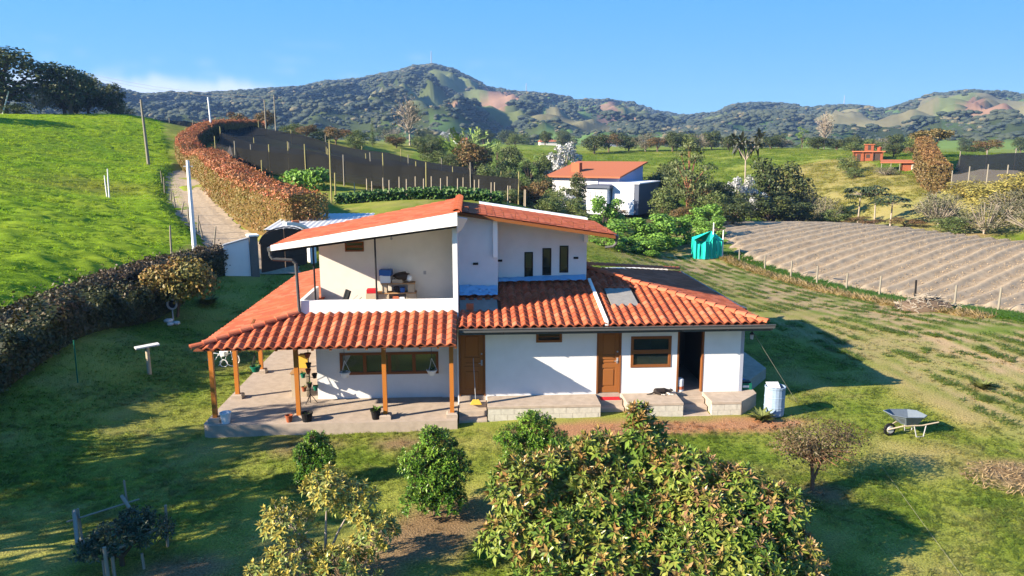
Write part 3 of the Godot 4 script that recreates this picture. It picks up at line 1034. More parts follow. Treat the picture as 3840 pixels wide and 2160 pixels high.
func house() -> void:
	var h := thing("house", "large white two-storey farmhouse with orange tiled roofs, an open balcony and a veranda", "house")
	var b: MB
	# floors and plinths
	b = MB.new()
	var ring := []
	for k in 7:
		var w := PI * 0.5 + PI * 0.5 * k / 6.0
		ring.append(Vector3(-7.75 + 0.25 * cos(w), 0.42, 1.2 + 0.25 * sin(w)))
	var p := [Vector3(-0.5, 0.42, -0.9), Vector3(-8.0, 0.42, -0.9)]
	for k in 7:
		p.append(ring[6 - k])
	p.append(Vector3(-0.5, 0.42, 1.45))
	slab(b, p, 0.75)
	b.bx(Vector3(-8.0, -0.3, -11.6), Vector3(-5.05, 0.42, -0.902))
	put(h, "veranda_floor", b, M.concrete)
	for q in [[-7.7, 1.1], [-5.25, 1.05], [-2.66, 1.1], [-0.66, 1.08], [-7.7, -1.1], [-7.7, -3.95], [-7.7, -7.2], [-7.7, -10.4]]:
		b = MB.new()
		b.box(Transform3D(Basis(), Vector3(q[0], 0.49, q[1])), Vector3(0.34, 0.14, 0.34), 0.03)
		put(h, "post_base", b, M.concrete)
		b = MB.new()
		b.box(Transform3D(Basis(), Vector3(q[0], 1.6, q[1])), Vector3(0.125, 2.09, 0.125), 0.008)
		put(h, "veranda_post", b, M.orange_wood)
	b = MB.new()
	b.bx(Vector3(-7.95, 2.62, 1.03), Vector3(-0.5, 2.77, 1.17))
	put(h, "front_beam", b, M.brown_wood)
	b = MB.new()
	b.bx(Vector3(-7.77, 2.621, -11.5), Vector3(-7.63, 2.77, 1.028))
	put(h, "side_beam", b, M.brown_wood)
	for k in 15:
		b = MB.new()
		var x := -7.75 + k * 0.515
		b.hexa([Vector3(x, 2.70, 1.66), Vector3(x + 0.07, 2.70, 1.66), Vector3(x + 0.07, 3.25, 0.02), Vector3(x, 3.25, 0.02), Vector3(x, 2.755, 1.66), Vector3(x + 0.07, 2.755, 1.66), Vector3(x + 0.07, 3.30, 0.02), Vector3(x, 3.30, 0.02)])
		if x > -7.2:
			put(h, "rafter", b, M.brown_wood)
	# ground floor walls
	b = MB.new()
	wall(b, -5.05, -0.5, 0.3, 3.2, 3.2, -0.8, 0.16, [[-4.3, -1.13, 1.22, 1.96]])
	b.bx(Vector3(-1.02, 0.42, -0.8), Vector3(-0.5, 3.0, -0.74))
	b.bx(Vector3(-5.049, 0.3, -11.0), Vector3(-4.89, 3.3, -0.962))
	b.bx(Vector3(-5.05, 0.3, -11.16), Vector3(-0.5, 3.3, -11.0))
	b.bx(Vector3(-0.64, 0.3, -10.99), Vector3(-0.5, 3.4, -0.963))
	put(h, "veranda_wall", b, M.white_plaster)
	var wn := window(h, -4.3, -1.13, 1.22, 1.96, -0.8, 0.085, M.brown_wood, 4)
	b = MB.new()
	wall(b, -0.499, 8.55, 0.2, 3.02, 3.02, 0.0, 0.16, [[-0.46, 0.38, 0.2, 2.79], [1.98, 2.80, 2.41, 2.79], [3.91, 4.70, 0.2, 2.81], [5.0, 6.3, 1.54, 2.56], [6.5, 7.36, 0.2, 2.81]])
	b.bx(Vector3(8.39, 0.2, -9.2), Vector3(8.549, 3.02, -0.162))
	b.bx(Vector3(-0.49, 0.2, -9.36), Vector3(8.55, 3.3, -9.202))
	put(h, "kitchen_wall", b, M.white_plaster)
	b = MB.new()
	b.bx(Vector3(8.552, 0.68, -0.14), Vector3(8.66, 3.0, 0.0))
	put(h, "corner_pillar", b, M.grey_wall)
	b = MB.new()
	b.bx(Vector3(-0.48, 0.1, -9.19), Vector3(8.38, 0.70, -0.002))
	put(h, "kitchen_floor", b, M.concrete)
	b = MB.new()
	b.bx(Vector3(6.38, 0.701, -3.0), Vector3(6.46, 3.0, -0.165))
	b.bx(Vector3(7.6, 0.701, -3.0), Vector3(7.68, 3.0, -0.165))
	b.bx(Vector3(6.461, 0.701, -3.1), Vector3(7.599, 3.0, -3.0))
	put(h, "room_wall", b, M.room)
	door(h, -0.46, 0.38, 0.70, 2.79, 0.0)
	door(h, 3.91, 4.70, 0.70, 2.81, 0.0)
	b = MB.new()
	b.bx(Vector3(6.5, 0.7, -0.14), Vector3(6.555, 2.81, 0.012))
	b.bx(Vector3(7.305, 0.7, -0.14), Vector3(7.36, 2.81, 0.012))
	b.bx(Vector3(6.555, 2.755, -0.14), Vector3(7.305, 2.81, 0.01))
	put(h, "door_frame", b, M.brown_wood)
	window(h, 5.0, 6.3, 1.54, 2.56, 0.0, 0.085, M.brown_wood, 2, false)
	b = MB.new()
	wn = window(h, 1.98, 2.80, 2.41, 2.79, 0.0, 0.075, M.brown_wood, 1)
	b.bx(Vector3(2.06, 2.58, -0.03), Vector3(2.72, 2.60, -0.005))
	put(wn, "bar", b, M.brown_wood)
	# the platform before the kitchen: concrete top on block courses, two flights of steps
	for q in [[0.42, 3.9], [4.72, 6.48], [7.36, 8.3]]:
		b = MB.new()
		b.bx(Vector3(q[0], 0.60, 0.002), Vector3(q[1], 0.685, 1.0), 0.012)
		b.bx(Vector3(q[0] + 0.03, 0.05, 0.002), Vector3(q[1] - 0.03, 0.599, 0.95))
		var pl := put(h, "platform", b, M.concrete)
		var x: float = q[0] + 0.012
		for course in 3:
			x = q[0] + 0.012 - (0.2 if course % 2 else 0.0)
			while x < q[1] - 0.02:
				var xa := maxf(x, q[0] + 0.008)
				var xb := minf(x + 0.392, q[1] - 0.008)
				if xb - xa > 0.03:
					var bk := MB.new()
					bk.bx(Vector3(xa, 0.03 + course * 0.19, 0.90), Vector3(xb, 0.214 + course * 0.19, 0.985 + rng.randf() * 0.006))
					put(pl, "block", bk, M.block)
				x += 0.40
	b = MB.new()
	slab(b, [Vector3(8.301, 0.683, 0.002), Vector3(8.301, 0.683, 0.998), Vector3(9.05, 0.683, 0.25), Vector3(8.552, 0.683, 0.002)], 0.62)
	slab(b, [Vector3(8.552, 0.684, -5.0), Vector3(8.552, 0.684, 0.001), Vector3(9.05, 0.684, 0.249), Vector3(9.15, 0.684, -0.9), Vector3(10.45, 0.684, -2.5), Vector3(10.45, 0.684, -5.0)], 0.62)
	put(h, "side_platform", b, M.concrete)
	for q in [[-0.46, 0.40], [3.91, 4.71], [6.49, 7.35]]:
		for k in 3:
			b = MB.new()
			b.bx(Vector3(q[0], 0.0, 0.003), Vector3(q[1], 0.56 - k * 0.15, 0.30 + k * 0.30 + (0.12 if k == 2 else 0.0)), 0.01)
			put(h, "step", b, M.concrete)
	# veranda roof
	b = MB.new()
	slab(b, [Vector3(-7.97, 2.77, 1.69), Vector3(-0.48, 2.80, 1.69), Vector3(-0.48, 3.395, 0.0), Vector3(-5.3, 3.395, 0.0)], 0.03)
	slab(b, [Vector3(-7.97, 2.77, -11.8), Vector3(-7.97, 2.77, 1.685), Vector3(-5.3, 3.39, 0.0), Vector3(-5.02, 3.46, -0.12), Vector3(-5.02, 3.46, -11.8)], 0.03)
	var r := put(h, "veranda_roof", b, M.deck)
	var v := Vector3(0, 0.615, -1.72).normalized()
	var len := Vector3(0, 0.615, -1.72).length()
	tiles(r, Vector3(-8.0, 2.785, 1.72), Vector3(1, 0.002, 0).normalized(), v, 26, 7, 0.2885, len / 6.7, func(a, y): return a > 2.7 * y / len - 0.02 and y < len, func(_a, _y, _r): return true)
	v = Vector3(2.98, 0.69, 0).normalized()
	tiles(r, Vector3(-8.0, 2.78, -11.8), Vector3(0, 0, 1), v, 48, 11, 0.2825, 0.278, func(a, y): return a < 13.5 - 1.72 * y / 2.77, func(_a, _y, _r): return false, 6)
	caps(r, Vector3(-8.02, 2.83, 1.74), Vector3(-5.32, 3.47, 0.02))
	# balcony
	b = MB.new()
	b.bx(Vector3(-5.3, 3.2, -2.4), Vector3(-0.602, 3.36, -0.121))
	put(h, "balcony_floor", b, M.concrete)
	b = MB.new()
	b.bx(Vector3(-5.3, 2.9, -0.12), Vector3(-0.45, 3.84, 0.0))
	b.bx(Vector3(-5.3, 2.9, -2.4), Vector3(-5.18, 3.86, -0.121))
	put(h, "parapet", b, M.white_plaster)
	b = MB.new()
	wall(b, -5.12, -0.6, 3.2, 5.42, 6.2, -2.4, 0.15, [[-4.25, -3.62, 5.03, 5.37]])
	b.hexa([Vector3(-5.119, 3.2, -2.552), Vector3(-4.98, 3.2, -2.552), Vector3(-4.98, 3.2, -4.0), Vector3(-5.119, 3.2, -4.0), Vector3(-5.119, 5.42, -2.552), Vector3(-4.98, 5.44, -2.552), Vector3(-4.98, 5.44, -4.0), Vector3(-5.119, 5.42, -4.0)])
	wall(b, -5.12, -0.6, 3.2, 5.42, 6.2, -4.0, 0.15)
	put(h, "balcony_wall", b, M.cream_plaster)
	window(h, -4.25, -3.62, 5.03, 5.37, -2.4, 0.05, M.brown_wood, 2, false)
	b = MB.new()
	b.bx(Vector3(-0.6, 3.2, -2.4), Vector3(-0.45, 6.22, 0.001))
	put(h, "fin_wall", b, M.white_plaster)
	b = MB.new()
	b.tube(Vector3(-2.95, 3.84, -0.06), Vector3(-2.95, 5.86, -0.06), 0.028, 0.028)
	put(h, "balcony_post", b, M.dark_metal)
	b = MB.new()
	b.tube(Vector3(-4.9, 3.36, -0.45), Vector3(-4.9, 5.55, -0.45), 0.03, 0.03)
	put(h, "balcony_post", b, M.dark_metal)
	b = MB.new()
	b.bx(Vector3(-1.65, 4.23, -2.4), Vector3(-1.56, 4.35, -2.385))
	put(h, "wall_socket", b, M.grey_metal)
	b = MB.new()
	b.tube(Vector3(-2.6, 5.86, -1.5), Vector3(-2.6, 5.62, -1.5), 0.006, 0.006)
	b.blob(Vector3(-2.6, 5.57, -1.5), Vector3(0.045, 0.06, 0.045))
	put(h, "bare_bulb", b, M.grey_metal)
	# upper roof, left slope: ridge x -0.5 y 6.55, eave x -5.95 y 5.58
	b = MB.new()
	slab(b, [Vector3(-5.95, 5.56, 0.34), Vector3(-0.42, 6.53, 0.34), Vector3(-0.42, 6.53, -6.5), Vector3(-5.95, 5.56, -4.15)], 0.06)
	r = put(h, "upper_left_roof", b, M.deck)
	v = Vector3(5.45, 0.955, 0).normalized()
	tiles(r, Vector3(-5.98, 5.565, -6.6), Vector3(0, 0, 1), v, 25, 20, 0.279, 0.282, func(a, y): return a > 2.4 * (1.0 - y / 5.53), func(_a, _y, _r): return false, 6)
	b = MB.new()
	b.hexa([Vector3(-5.97, 5.44, 0.38), Vector3(-0.43, 6.15, 0.38), Vector3(-0.43, 6.15, 0.22), Vector3(-5.97, 5.44, 0.22), Vector3(-5.97, 5.60, 0.38), Vector3(-0.43, 6.55, 0.38), Vector3(-0.43, 6.55, 0.22), Vector3(-5.97, 5.60, 0.22)])
	put(h, "fascia", b, M.white_paint)
	b = MB.new()
	b.hexa([Vector3(-5.9, 5.36, 0.2), Vector3(-0.46, 6.07, 0.2), Vector3(-0.46, 6.07, 0.1), Vector3(-5.9, 5.36, 0.1), Vector3(-5.9, 5.44, 0.2), Vector3(-0.46, 6.148, 0.2), Vector3(-0.46, 6.148, 0.1), Vector3(-5.9, 5.44, 0.1)])
	put(h, "roof_beam", b, M.dark_metal)
	b = MB.new()
	slab(b, [Vector3(-5.9, 5.47, 0.2), Vector3(-0.45, 6.2, 0.2), Vector3(-0.45, 6.2, -3.9), Vector3(-5.9, 5.47, -3.9)], 0.03)
	put(h, "balcony_ceiling", b, M.white_paint)
	# upper roof, right slope
	b = MB.new()
	slab(b, [Vector3(-0.4, 6.40, -1.62), Vector3(4.73, 5.60, -1.62), Vector3(4.73, 5.60, -6.3), Vector3(-0.4, 6.40, -6.3)], 0.05)
	r = put(h, "upper_right_roof", b, M.deck)
	v = Vector3(-5.13, 0.80, 0).normalized()
	tiles(r, Vector3(4.76, 5.615, -1.58), Vector3(0, 0, -1), v, 17, 18, 0.272, 0.288, func(_a, _y): return true, func(_a, _y, _r): return false, 6)
	b = MB.new()
	b.hexa([Vector3(-0.40, 6.28, -1.60), Vector3(4.74, 5.48, -1.60), Vector3(4.74, 5.48, -1.68), Vector3(-0.40, 6.28, -1.68), Vector3(-0.40, 6.37, -1.60), Vector3(4.74, 5.57, -1.60), Vector3(4.74, 5.57, -1.68), Vector3(-0.40, 6.37, -1.68)])
	put(h, "eave_board", b, M.brown_wood)
	b = MB.new()
	b.hexa([Vector3(0.3, 6.19, -6.12), Vector3(4.5, 5.66, -6.12), Vector3(4.5, 5.66, -6.55), Vector3(0.3, 6.19, -6.55), Vector3(0.3, 6.41, -6.12), Vector3(4.5, 5.76, -6.12), Vector3(4.5, 5.76, -6.55), Vector3(0.3, 6.41, -6.55)])
	put(h, "flashing", b, M.white_flashing)
	caps(r, Vector3(-0.45, 6.50, 0.0), Vector3(-0.45, 6.54, -6.5), true, 0.15)
	for k in 13:   # the hooks along the front edge
		b = MB.new()
		var x := -0.1 + k * 0.38
		var y := 6.39 - (x + 0.4) * 0.156
		b.tube(Vector3(x, y + 0.10, -1.60), Vector3(x, y + 0.22, -1.63), 0.014, 0.014, 5)
		b.tube(Vector3(x, y + 0.22, -1.63), Vector3(x - 0.16, y + 0.20, -1.9), 0.012, 0.012, 5)
		put(r, "hook", b, M.deck)
	# upper walls at the right
	b = MB.new()
	wall(b, -0.449, 0.86, 3.2, 6.33, 6.12, -2.0, 0.15)
	wall(b, 0.86, 4.0, 3.2, 6.12, 5.63, -3.0, 0.15, [[1.82, 2.12, 3.86, 4.88], [2.45, 2.76, 4.06, 5.01], [3.05, 3.36, 4.14, 5.09]])
	b.bx(Vector3(0.72, 3.2, -3.0), Vector3(0.859, 6.1, -2.151))
	b.hexa([Vector3(3.85, 3.2, -3.151), Vector3(3.999, 3.2, -3.151), Vector3(3.999, 3.2, -6.2), Vector3(3.85, 3.2, -6.2), Vector3(3.85, 5.6, -3.151), Vector3(3.999, 5.58, -3.151), Vector3(3.999, 5.58, -6.2), Vector3(3.85, 5.6, -6.2)])
	wall(b, -0.6, 4.0, 3.2, 6.15, 5.55, -6.2, 0.12)
	b.bx(Vector3(-0.6, 3.2, -6.19), Vector3(-0.46, 6.1, -2.552))
	put(h, "upper_wall", b, M.white_plaster)
	b = MB.new()
	b.bx(Vector3(0.70, 4.86, -1.99), Vector3(0.85, 6.1, -1.86))
	put(h, "hanging_pillar", b, M.white_paint)
	b = MB.new()
	b.bx(Vector3(3.88, 5.22, -2.99), Vector3(4.02, 5.56, -2.86))
	put(h, "hanging_pillar", b, M.white_paint)
	for q in [[1.82, 2.12, 3.86, 4.88], [2.45, 2.76, 4.06, 5.01], [3.05, 3.36, 4.14, 5.09]]:
		window(h, q[0], q[1], q[2], q[3], -3.0, 0.035, M.dark_metal, 1)
	for q in [[0.03, 0.20, 4.60, -2.0], [0.88, 1.05, 4.55, -3.0], [3.54, 3.71, 4.62, -3.0]]:
		b = MB.new()
		b.bx(Vector3(q[0], q[2], q[3]), Vector3(q[1], q[2] + 0.075, q[3] + 0.03))
		put(h, "wall_vent", b, M.black_plastic)
	# kitchen roof: hip with its eave at z 0.7, x 9.07
	b = MB.new()
	var top := Vector3(3.92, 4.11, -4.45)
	slab(b, [Vector3(-0.44, 3.06, 0.68), Vector3(9.05, 3.06, 0.68), top, Vector3(-0.44, 4.11, -4.45)], 0.04)
	slab(b, [Vector3(9.05, 3.06, 0.675), Vector3(9.05, 3.06, -9.575), top + Vector3(0.001, 0, 0)], 0.04)
	slab(b, [Vector3(9.05, 3.06, -9.58), Vector3(-0.44, 3.06, -9.58), Vector3(-0.44, 4.10, -4.46), top - Vector3(0, 0.01, 0.01)], 0.04)
	r = put(h, "kitchen_roof", b, M.deck)
	v = Vector3(0, 0.2, -1).normalized()
	var light_a := func(a, y): return a < 1.27 and y > 1.18 and y < 2.2
	var light_b := func(a, y): return a > 4.92 and a < 5.86 and y > 1.45 and y < 2.95
	tiles(r, Vector3(-0.45, 3.085, 0.72), Vector3(1, 0.001, 0).normalized(), v, 35, 18, 0.272, 0.297,
		func(a, y): return a < 9.55 - y * 0.985 and not light_a.call(a, y) and not light_b.call(a, y) and (y < 2.72 or a > 1.3) and (y < 3.72 or a > 4.45),
		func(_a, _y, k): return k < 6, 8)
	v = Vector3(-1, 0.2, 0).normalized()
	tiles(r, Vector3(9.1, 3.085, 0.70), Vector3(0, 0, -1), v, 38, 18, 0.271, 0.297, func(a, y): return a > y * 0.985 and a < 10.25 - y * 0.985 and y < 5.1, func(_a, _y, _r): return false, 6)
	caps(r, Vector3(9.10, 3.11, 0.72), Vector3(3.95, 4.16, -4.43))
	caps(r, Vector3(9.10, 3.14, -9.6), Vector3(3.95, 4.19, -4.47), false)
	b = MB.new()
	b.hexa([Vector3(4.03, 3.10, 0.72), Vector3(4.13, 3.10, 0.72), Vector3(4.13, 3.82, -2.85), Vector3(4.03, 3.82, -2.85), Vector3(4.03, 3.235, 0.72), Vector3(4.13, 3.235, 0.72), Vector3(4.13, 3.955, -2.85), Vector3(4.03, 3.955, -2.85)])
	put(r, "white_strip", b, M.white_paint)
	for q in [[-0.42, 0.80, -0.45, -1.45], [4.50, 5.38, -0.72, -2.18]]:
		b = MB.new()
		b.hexa([Vector3(q[0], 3.09 + 0.2 * (0.7 - q[2]), q[2]), Vector3(q[1], 3.09 + 0.2 * (0.7 - q[2]), q[2]), Vector3(q[1], 3.09 + 0.2 * (0.7 - q[3]), q[3]), Vector3(q[0], 3.09 + 0.2 * (0.7 - q[3]), q[3]),
			Vector3(q[0], 3.14 + 0.2 * (0.7 - q[2]), q[2]), Vector3(q[1], 3.14 + 0.2 * (0.7 - q[2]), q[2]), Vector3(q[1], 3.14 + 0.2 * (0.7 - q[3]), q[3]), Vector3(q[0], 3.14 + 0.2 * (0.7 - q[3]), q[3])])
		put(r, "skylight", b, M.sheet_glass)
	# gutters and pipes
	b = MB.new()
	b.bx(Vector3(-0.43, 2.965, 0.74), Vector3(9.28, 3.06, 0.86))
	b.bx(Vector3(-0.44, 3.06, 0.845), Vector3(9.29, 3.085, 0.885))
	var gt := put(h, "front_gutter", b, M.gutter_metal)
	for k in 7:
		b = MB.new()
		b.bx(Vector3(0.9 + k * 1.38, 2.90, 0.80), Vector3(0.93 + k * 1.38, 2.964, 0.84))
		put(gt, "bracket", b, M.dark_metal)
	b = MB.new()
	b.bx(Vector3(-0.44, 2.86, 0.60), Vector3(9.20, 2.962, 0.73))
	put(h, "eave_beam", b, M.gutter_metal)
	b = MB.new()
	b.bx(Vector3(-0.44, 3.021, 0.0), Vector3(9.0, 3.035, 0.60))
	put(h, "eave_soffit", b, M.grey_metal)
	b = MB.new()
	b.bx(Vector3(9.12, 2.97, -9.6), Vector3(9.26, 3.07, -1.7))
	b.bx(Vector3(9.08, 2.87, -2.1), Vector3(9.34, 3.06, -1.72))
	put(h, "side_gutter", b, M.gutter_metal)
	b = MB.new()
	b.bx(Vector3(-6.10, 5.42, -4.1), Vector3(-5.98, 5.53, 0.30))
	put(h, "balcony_gutter", b, M.gutter_metal)
	b = MB.new()
	b.path([Vector3(-6.04, 5.44, 0.2), Vector3(-6.04, 5.27, 0.2), Vector3(-5.97, 5.17, 0.2), Vector3(-5.42, 5.12, 0.12), Vector3(-5.32, 5.02, 0.10), Vector3(-5.30, 3.42, 0.06)], 0.05, 0.05, 8)
	put(h, "downpipe", b, M.gutter_metal)
	b = MB.new()
	b.bx(Vector3(4.74, 5.48, -6.2), Vector3(4.86, 5.58, -1.66))
	b.path([Vector3(4.80, 5.48, -1.75), Vector3(4.80, 5.30, -1.78), Vector3(4.70, 5.20, -1.82), Vector3(4.45, 5.16, -1.9)], 0.045, 0.045, 8)
	put(h, "upper_gutter", b, M.gutter_metal)
	# peaked cowl at the tip of the fascia
	b = MB.new()
	b.hexa([Vector3(-0.428, 5.95, 0.30), Vector3(-0.30, 6.0, 0.15), Vector3(-0.33, 6.0, 0.0), Vector3(-0.428, 5.9, 0.1), Vector3(-0.428, 6.4, 0.33), Vector3(-0.12, 6.34, 0.2), Vector3(-0.13, 6.34, 0.02), Vector3(-0.428, 6.4, 0.1)])
	put(h, "fascia_end", b, M.white_plaster)

# ---------------------------------------------------------------- round about: gate, lane, netting, other houses
func neighbours() -> void:
	var b: MB
	# gate, its walls and stone pillars
	var t := thing("garden_wall", "short white wall with stone end pillar between the dark hedge and the arched gate", "wall", Vector3(-12.35, 1.45, -17.4), 0.5)
	b = MB.new()
	b.hexa([Vector3(-0.75, -0.6, 0.09), Vector3(0.55, -0.6, 0.09), Vector3(0.55, -0.6, -0.09), Vector3(-0.75, -0.6, -0.09), Vector3(-0.75, 2.0, 0.09), Vector3(0.55, 2.3, 0.09), Vector3(0.55, 2.3, -0.09), Vector3(-0.75, 2.0, -0.09)])
	put(t, "wall_panel", b, M.white_plaster)
	b = MB.new()
	b.hexa([Vector3(-0.78, 2.0, 0.13), Vector3(0.56, 2.31, 0.13), Vector3(0.56, 2.31, -0.13), Vector3(-0.78, 2.0, -0.13), Vector3(-0.78, 2.07, 0.13), Vector3(0.56, 2.38, 0.13), Vector3(0.56, 2.38, -0.13), Vector3(-0.78, 2.07, -0.13)])
	put(t, "coping", b, M.grey_metal)
	b = MB.new()
	b.bx(Vector3(0.56, -0.6, -0.2), Vector3(0.98, 2.42, 0.2), 0.03)
	put(t, "stone_pillar", b, M.stone)
	b = MB.new()
	b.box(Transform3D(Basis(), Vector3(0.77, 2.48, 0)), Vector3(0.56, 0.10, 0.54), 0.03)
	put(t, "pillar_cap", b, M.white_paint)
	t = thing("gate", "dark brown metal double gate with an arched top closing the dirt lane", "gate", Vector3(-11.45, 1.6, -18.2), 0.95)
	for s in [0, 1]:
		b = MB.new()
		var x0: float = 0.05 + s * 1.65
		for k in 8:
			var xa: float = x0 + k * 0.2
			var za: float = (xa - 1.68) / 1.68
			var zb: float = (xa + 0.2 - 1.68) / 1.68
			b.hexa([Vector3(xa, -0.3, 0.02), Vector3(xa + 0.2, -0.3, 0.02), Vector3(xa + 0.2, -0.3, -0.02), Vector3(xa, -0.3, -0.02),
				Vector3(xa, 1.75 + 0.75 * sqrt(maxf(0, 1 - za * za)), 0.02), Vector3(xa + 0.2, 1.75 + 0.75 * sqrt(maxf(0, 1 - zb * zb)), 0.02), Vector3(xa + 0.2, 1.75 + 0.75 * sqrt(maxf(0, 1 - zb * zb)), -0.02), Vector3(xa, 1.75 + 0.75 * sqrt(maxf(0, 1 - za * za)), -0.02)])
		var lf := put(t, "gate_leaf", b, M.dark_gate)
		for y in [0.0, 0.9, 1.7]:
			b = MB.new()
			b.bx(Vector3(x0, y - 0.03, 0.02), Vector3(x0 + 1.6, y + 0.03, 0.05))
			put(lf, "rail", b, M.dark_gate)
	b = MB.new()
	for k in 12:
		var w0 := PI * k / 12.0
		var w1 := PI * (k + 1) / 12.0
		b.tube(Vector3(1.68 - cos(w0) * 1.7, 1.78 + sin(w0) * 0.78, 0), Vector3(1.68 - cos(w1) * 1.7, 1.78 + sin(w1) * 0.78, 0), 0.035, 0.035, 6)
	put(t, "arch", b, M.dark_metal)
	b = MB.new()
	for k in 6:
		var w0 := PI * (0.5 + 0.5 * k / 6.0)
		var w1 := PI * (0.5 + 0.5 * (k + 1) / 6.0)
		b.hexa([Vector3(1.8 - cos(w0) * 1.72, 1.85 + sin(w0) * 0.8, 0.16), Vector3(1.8 - cos(w1) * 1.72, 1.85 + sin(w1) * 0.8, 0.16), Vector3(1.8 - cos(w1) * 1.72, 1.85 + sin(w1) * 0.8, -0.16), Vector3(1.8 - cos(w0) * 1.72, 1.85 + sin(w0) * 0.8, -0.16),
			Vector3(1.8 - cos(w0) * 1.86, 1.9 + sin(w0) * 0.93, 0.16), Vector3(1.8 - cos(w1) * 1.86, 1.9 + sin(w1) * 0.93, 0.16), Vector3(1.8 - cos(w1) * 1.86, 1.9 + sin(w1) * 0.93, -0.16), Vector3(1.8 - cos(w0) * 1.86, 1.9 + sin(w0) * 0.93, -0.16)])
	b.bx(Vector3(3.45, -0.4, -0.18), Vector3(3.85, 1.9, 0.18))
	put(t, "gate_pier", b, M.white_plaster)
	# tin-roofed shed behind the house
	t = thing("shed", "low shed with rusty corrugated tin roof behind the house", "shed", Vector3(-9.4, 2.6, -25.8))
	b = MB.new()
	for k in 36:
		var xa := -2.9 + k * 0.16
		var ya := 0.014 * (1 if k % 2 else -1)
		b.col = Color.WHITE
		b.quad(Vector3(xa, 1.15 + ya, 3.6), Vector3(xa + 0.16, 1.15 - ya, 3.6), Vector3(xa + 0.16, 1.55 - ya, -3.0), Vector3(xa, 1.55 + ya, -3.0))
	put(t, "tin_roof", b, M.tin)
	b = MB.new()
	b.bx(Vector3(-2.8, -1.2, -2.9), Vector3(2.7, 1.12, -2.75))
	b.bx(Vector3(-2.8, -1.2, -2.74), Vector3(-2.65, 1.12, 3.4))
	b.bx(Vector3(2.55, -1.2, -2.74), Vector3(2.7, 1.12, 3.4))
	put(t, "wall", b, M.weathered_wood)
	b = MB.new()
	b.box(Transform3D(Basis(Vector3.UP, 0.4), Vector3(-1.5, 1.42, 1.4)), Vector3(0.42, 0.3, 0.3), 0.02)
	single("clay_block", b, M.far_tile, "red clay block lying on the tin roof of the shed", "block", Vector3(-9.4, 2.52, -25.8))
	# poles
	var poles := [[-15.3, -19.3, 5.2, "pole_white", 0.14, "tall white pole behind the dark hedge, nearest of the white poles", 0.0], [-37.9, -69.3, 7.5, "pole_wood", 0.19, "slightly leaning grey wooden utility pole on the pasture beside the lane", 0.25],
		[-39.4, -97.0, 6.2, "pole_white", 0.18, "white pole beside the far bend of the red hedge", 0.25], [-33.2, -104.4, 6.2, "pole_wood", 0.14, "left one of the paired wooden poles behind the netting", 0.0], [-32.4, -107.5, 6.8, "pole_wood", 0.14, "right one of the paired wooden poles behind the netting", 0.0],
		[-70.6, -97.6, 3.4, "pole_white", 0.13, "pale leaning post on the hill crest at the left edge", -1.5]]
	for q in poles:
		var o := thing("utility_pole", q[5], "pole", on(q[0], q[1]), 0.0, "poles along the lane and hill")
		b = MB.new()
		b.tube(Vector3(0, -0.6, 0), Vector3(-q[6], q[2], 0), q[4], q[4] * 0.62, 10)
		put(o, "shaft", b, M[q[3]])
		if q[2] > 5.0:
			b = MB.new()
			b.bx(Vector3(-q[6] - 0.25, q[2] - 0.35, -0.03), Vector3(-q[6] + 0.25, q[2] - 0.29, 0.03))
			put(o, "cross_arm", b, M.grey_metal)
	var span := [on(-33.2, -104.4, 6.1), Vector3(-74, H(-74, -116) + 9.0, -118)]
	for k in 2:
		b = MB.new()
		var pts := []
		for s in 13:
			var f := s / 12.0
			pts.append((span[0] as Vector3).lerp(span[1], f) + Vector3(0, k * 0.5 - 1.1 * sin(PI * f), 0))
		b.path(pts, 0.018, 0.018, 4)
		single("power_line", b, M.wire, "upper thin power line from the paired poles to the hilltop trees" if k else "lower thin power line from the paired poles to the hilltop trees", "wire", Vector3.ZERO, "power lines over the hill")
	# stakes along the lane and in the pasture
	var st := []
	for q in [[-16.4, -25.6, 1.3, 0.25], [-17.6, -27.4, 1.2, -0.2], [-18.5, -29.0, 1.25, 0.1], [-20.0, -31.6, 1.3, 0.0], [-21.8, -34.9, 1.1, 0.35], [-23.8, -39.4, 1.3, -0.1], [-26.2, -44.6, 1.2, 0.2], [-28.6, -49.6, 1.6, 0.05], [-31.0, -55.4, 1.4, -0.1], [-16.3, -18.6, 1.6, 0.05], [-28.1, -37.6, 2.3, 0.07], [-28.9, -39.0, 1.8, -0.06]]:
		b = MB.new()
		b.tube(Vector3(0, -0.3, 0), Vector3(q[3] * 0.6, q[2] * 0.55, 0.02), 0.055, 0.05, 6)
		b.tube(Vector3(q[3] * 0.6, q[2] * 0.55, 0.02), Vector3(q[3], q[2], 0), 0.05, 0.038, 6)
		var far := Vector2(q[0], q[1] - 23.0).length()
		var where := "standing alone in the pasture" if q[0] < -27.9 and q[1] > -39.5 else "at the pasture edge above the lane"
		st.append(["fence_stake", b, where, q])
	var nth := ["first", "second", "third", "fourth", "fifth", "sixth", "seventh", "eighth", "ninth", "tenth", "eleventh", "twelfth", "thirteenth"]
	for k in st.size():
		var q = st[k][3]
		var lbl: String = "crooked wooden stake %s, %s from the gate" % [st[k][2], nth[k]] if k < 9 else ["thin stake sticking out above the dark hedge beside the white pole", "taller pale stake of the pair in the green pasture", "shorter pale stake of the pair in the green pasture"][k - 9]
		single("fence_stake", st[k][1], M.pole_wood if k < 9 else M.pole_white if k > 9 else M.pole_wood, lbl, "stake", on(q[0], q[1]), "stakes beside the lane")
